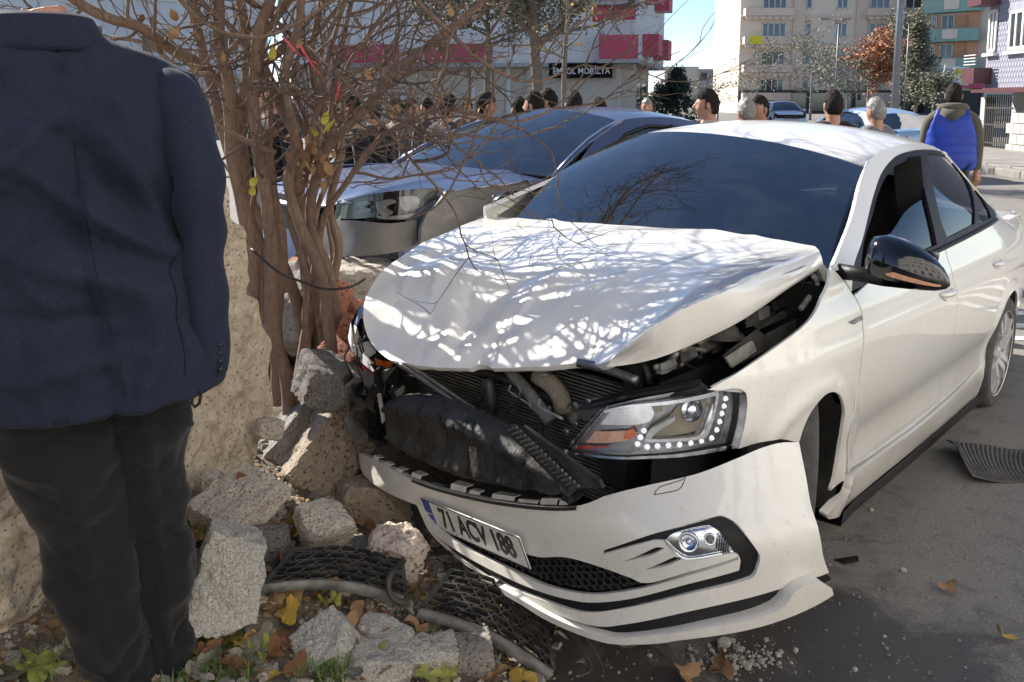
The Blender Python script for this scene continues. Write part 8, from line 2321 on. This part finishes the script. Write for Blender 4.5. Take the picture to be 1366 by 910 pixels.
def base_body():
    bm = head_mesh(Matrix.Translation((0, 0, 1.475)))
    limb_into(bm, [(0, 0, 0.88), (0, 0, 1.1), (0, -0.01, 1.35), (0, -0.015, 1.50)], [0.10, 0.10, 0.10, 0.055])
    for s in (-1, 1):
        hand_into(bm, Matrix.Translation((s * 0.25, 0.075, 0.84)), -s)
        limb_into(bm, [(0, -0.01, 1.36), (s * 0.19, -0.01, 1.36), (s * 0.243, 0.0, 1.10), (s * 0.25, 0.072, 0.84)], [0.06, 0.05, 0.038, 0.026])
        limb_into(bm, [(0, 0, 0.92), (s * 0.095, 0, 0.84), (s * 0.105, 0.01, 0.48), (s * 0.11, 0.0, 0.05)], [0.09, 0.085, 0.055, 0.04])
    o = fuse(bm, 0.008); o.materials.append(M_SKIN); return o
BODY = base_body()
HAIRS = []
for k, stl in enumerate(('short', 'short', 'crop', 'bald')):
    bm = hair_mesh(Matrix.Translation((0, 0, 1.475)), 1.0, stl, 11 + k); me = bpy.data.meshes.new('hair'); bmesh.ops.recalc_face_normals(bm, faces=bm.faces); bm.to_mesh(me); bm.free(); me.polygons.foreach_set('use_smooth', [True] * len(me.polygons)); me.materials.append(M_HAIRD); HAIRS.append(me)
SHOE = stone_mesh('shoe', (0.10, 0.27, 0.10), 5, 0.0, 6, 3, 1.0, 0); SHOE.materials.append(M_SHOE)
JACK.materials.clear(); JACK.materials.append(M_BLAZER); LEGS.materials.clear(); LEGS.materials.append(M_TROUS)
CLOTH = {}
def cl(c):
    if c not in CLOTH: CLOTH[c] = cloth('cloth_%d' % len(CLOTH), tuple(x * 0.8 for x in c), c, sheen=0.2)
    return CLOTH[c]
def person(label, px, head_py, D, face, jacket, hair=0, haircol=None, scale=None, trousers=None, cap=None):
    """head centre shows at (px, head_py) at depth D; face: heading in degrees, 0 = away from the camera"""
    p = atY(px, head_py, D); sc = scale or max(0.94, min(1.10, p.z / 1.61)); dz = p.z - 1.61 * sc
    o = bpy.data.objects.new('person', BODY); COL.objects.link(o); o.location = (p.x, D, max(0.0, min(dz, 0.15))); o.rotation_euler = (0, 0, math.radians(face)); o.scale = (sc, sc, sc)
    tag(o, label, 'person')
    def child(nm, me, mat):
        c = bpy.data.objects.new(nm, me); COL.objects.link(c); c.parent = o
        if mat: c.material_slots[0].link = 'OBJECT'; c.material_slots[0].material = mat
        return c
    child('jacket', JACK, cl(jacket)); child('trousers', LEGS, cl(trousers or (0.03, 0.03, 0.035))); child('hair', HAIRS[hair], haircol)
    for s in (-1, 1):
        so = child('shoe', SHOE, None); so.location = (s * 0.11, 0.05, 0.05)
    if cap:
        bm = bmesh.new(); bmesh.ops.create_uvsphere(bm, u_segments=24, v_segments=16, radius=1.0)
        bmesh.ops.delete(bm, geom=[v for v in bm.verts if v.co.z < 0.1], context='VERTS')
        for v in bm.verts: v.co = (v.co.x * 0.088, v.co.y * 0.11, v.co.z * 0.13 + 1.62)
        vv = [bm.verts.new((x, y, 1.63)) for x, y in ((-0.06, 0.09), (0.06, 0.09), (0.045, 0.17), (-0.045, 0.17))]; bm.faces.new(vv)
        c = bm_obj('cap', bm, cl(cap), o, True)
    return o
person('bystander half hidden by twigs, face turned to the grey car', 527, 153, 9.6, 120, (0.10, 0.09, 0.09), 0)
person('bystander in dark jacket leaning behind the fig twigs', 570, 152, 10.5, 60, (0.05, 0.05, 0.055), 0)
person('dark haired bystander bowing his head over the grey windscreen', 597, 144, 8.2, -40, (0.06, 0.05, 0.05), 1)
person('man in dark cap above the grey car roof corner', 648, 141, 8.6, -70, (0.04, 0.04, 0.05), 0, None, None, None, (0.012, 0.014, 0.02))
person('black haired man behind the grey roof, close to the pine trunk', 712, 141, 8.2, 60, (0.03, 0.03, 0.035), 0)
person('taller dark haired man looking left beside the pine trunk', 731, 136, 9.2, 70, (0.05, 0.05, 0.06), 1)
person('man with short black hair seen from behind over the grey roof', 765, 141, 8.0, 10, (0.03, 0.03, 0.04), 1)
person('man whose hair top shows over the grey roof under the hanging sign', 798, 150, 8.3, 20, (0.05, 0.04, 0.04), 0)
person('grey haired man facing the camera between the two car roofs', 863, 144, 12.0, 175, (0.06, 0.06, 0.07), 2, M_HAIRG)
person('man with dark hair in profile looking left over the white roof', 943, 140, 7.4, 80, (0.04, 0.04, 0.045), 0)
person('man with cropped grey hair seen from behind the white roof', 995, 149, 7.8, 20, (0.12, 0.11, 0.11), 2, M_HAIRG)
person('dark haired man beside the cropped grey head', 1013, 146, 8.3, 120, (0.06, 0.05, 0.05), 0)
person('black haired man seen from behind in front of the bare tree', 1111, 141, 7.6, 5, (0.015, 0.015, 0.02), 0)
person('grey curly haired person in grey coat near the pale blue car', 1168, 152, 8.2, 25, (0.16, 0.17, 0.19), 1, M_HAIRG)
person('person in black coat behind the tangled trunks', 360, 130, 7.2, 140, (0.012, 0.012, 0.016), 0)
person('person in black jacket behind the fork of the fig bush', 468, 150, 7.0, 120, (0.012, 0.012, 0.016), 0)
person('bystander in brown coat deep behind the fig twigs', 548, 150, 11.5, -80, (0.09, 0.06, 0.045), 2)
person('bystander in black coat with lowered head by the grey bonnet', 496, 160, 8.4, 60, (0.015, 0.015, 0.02), 1)
person('bystander in grey sweater between two fig branches', 622, 150, 11.0, 20, (0.10, 0.10, 0.11), 0)
person('short dark haired bystander just left of the pine trunk', 692, 147, 8.6, 30, (0.03, 0.03, 0.04), 1)
vm = person('man in bright blue quilted vest over khaki hoodie', 1272, 134, 9.4, -25, (0.11, 0.10, 0.075), 2, M_HAIRD, 1.03)
# quilted vest and hood
vest = skin_body([(0, 1), (1, 2), (2, 3), (3, 4), (3, 5)], [(0, 0, 0.80), (0, 0, 1.0), (0, 0.0, 1.2), (0, -0.01, 1.37), (-0.155, -0.012, 1.40), (0.155, -0.012, 1.40)], [(0.275, 0.18), (0.27, 0.175), (0.265, 0.18), (0.255, 0.165), (0.115, 0.115), (0.115, 0.115)], sub=3)
for v in vest.vertices: 
    k = 0.008 * abs(math.sin(v.co.z * math.pi / 0.085)); v.co.x *= 1 + k * 4; v.co.y *= 1 + k * 5
vest.materials.clear(); vest.materials.append(pm('blue_quilt', (0.01, 0.05, 0.42), (0.01, 0.04, 0.32), 10, 0.5))
vo = bpy.data.objects.new('vest', vest); COL.objects.link(vo); vo.parent = vm
mb = MB(); mb.tube([(0.11 * math.cos(a), -0.035 + 0.095 * math.sin(a), 1.485 - 0.015 * math.sin(a)) for a in [2 * math.pi * k / 24 for k in range(25)]], 0.042, 10, False)
mb.tube([(-0.09, -0.10, 1.46), (0, -0.145, 1.42), (0.09, -0.10, 1.46)], [0.05, 0.065, 0.05], 10); mb.obj('hood', cl((0.11, 0.10, 0.075)), vm, True)
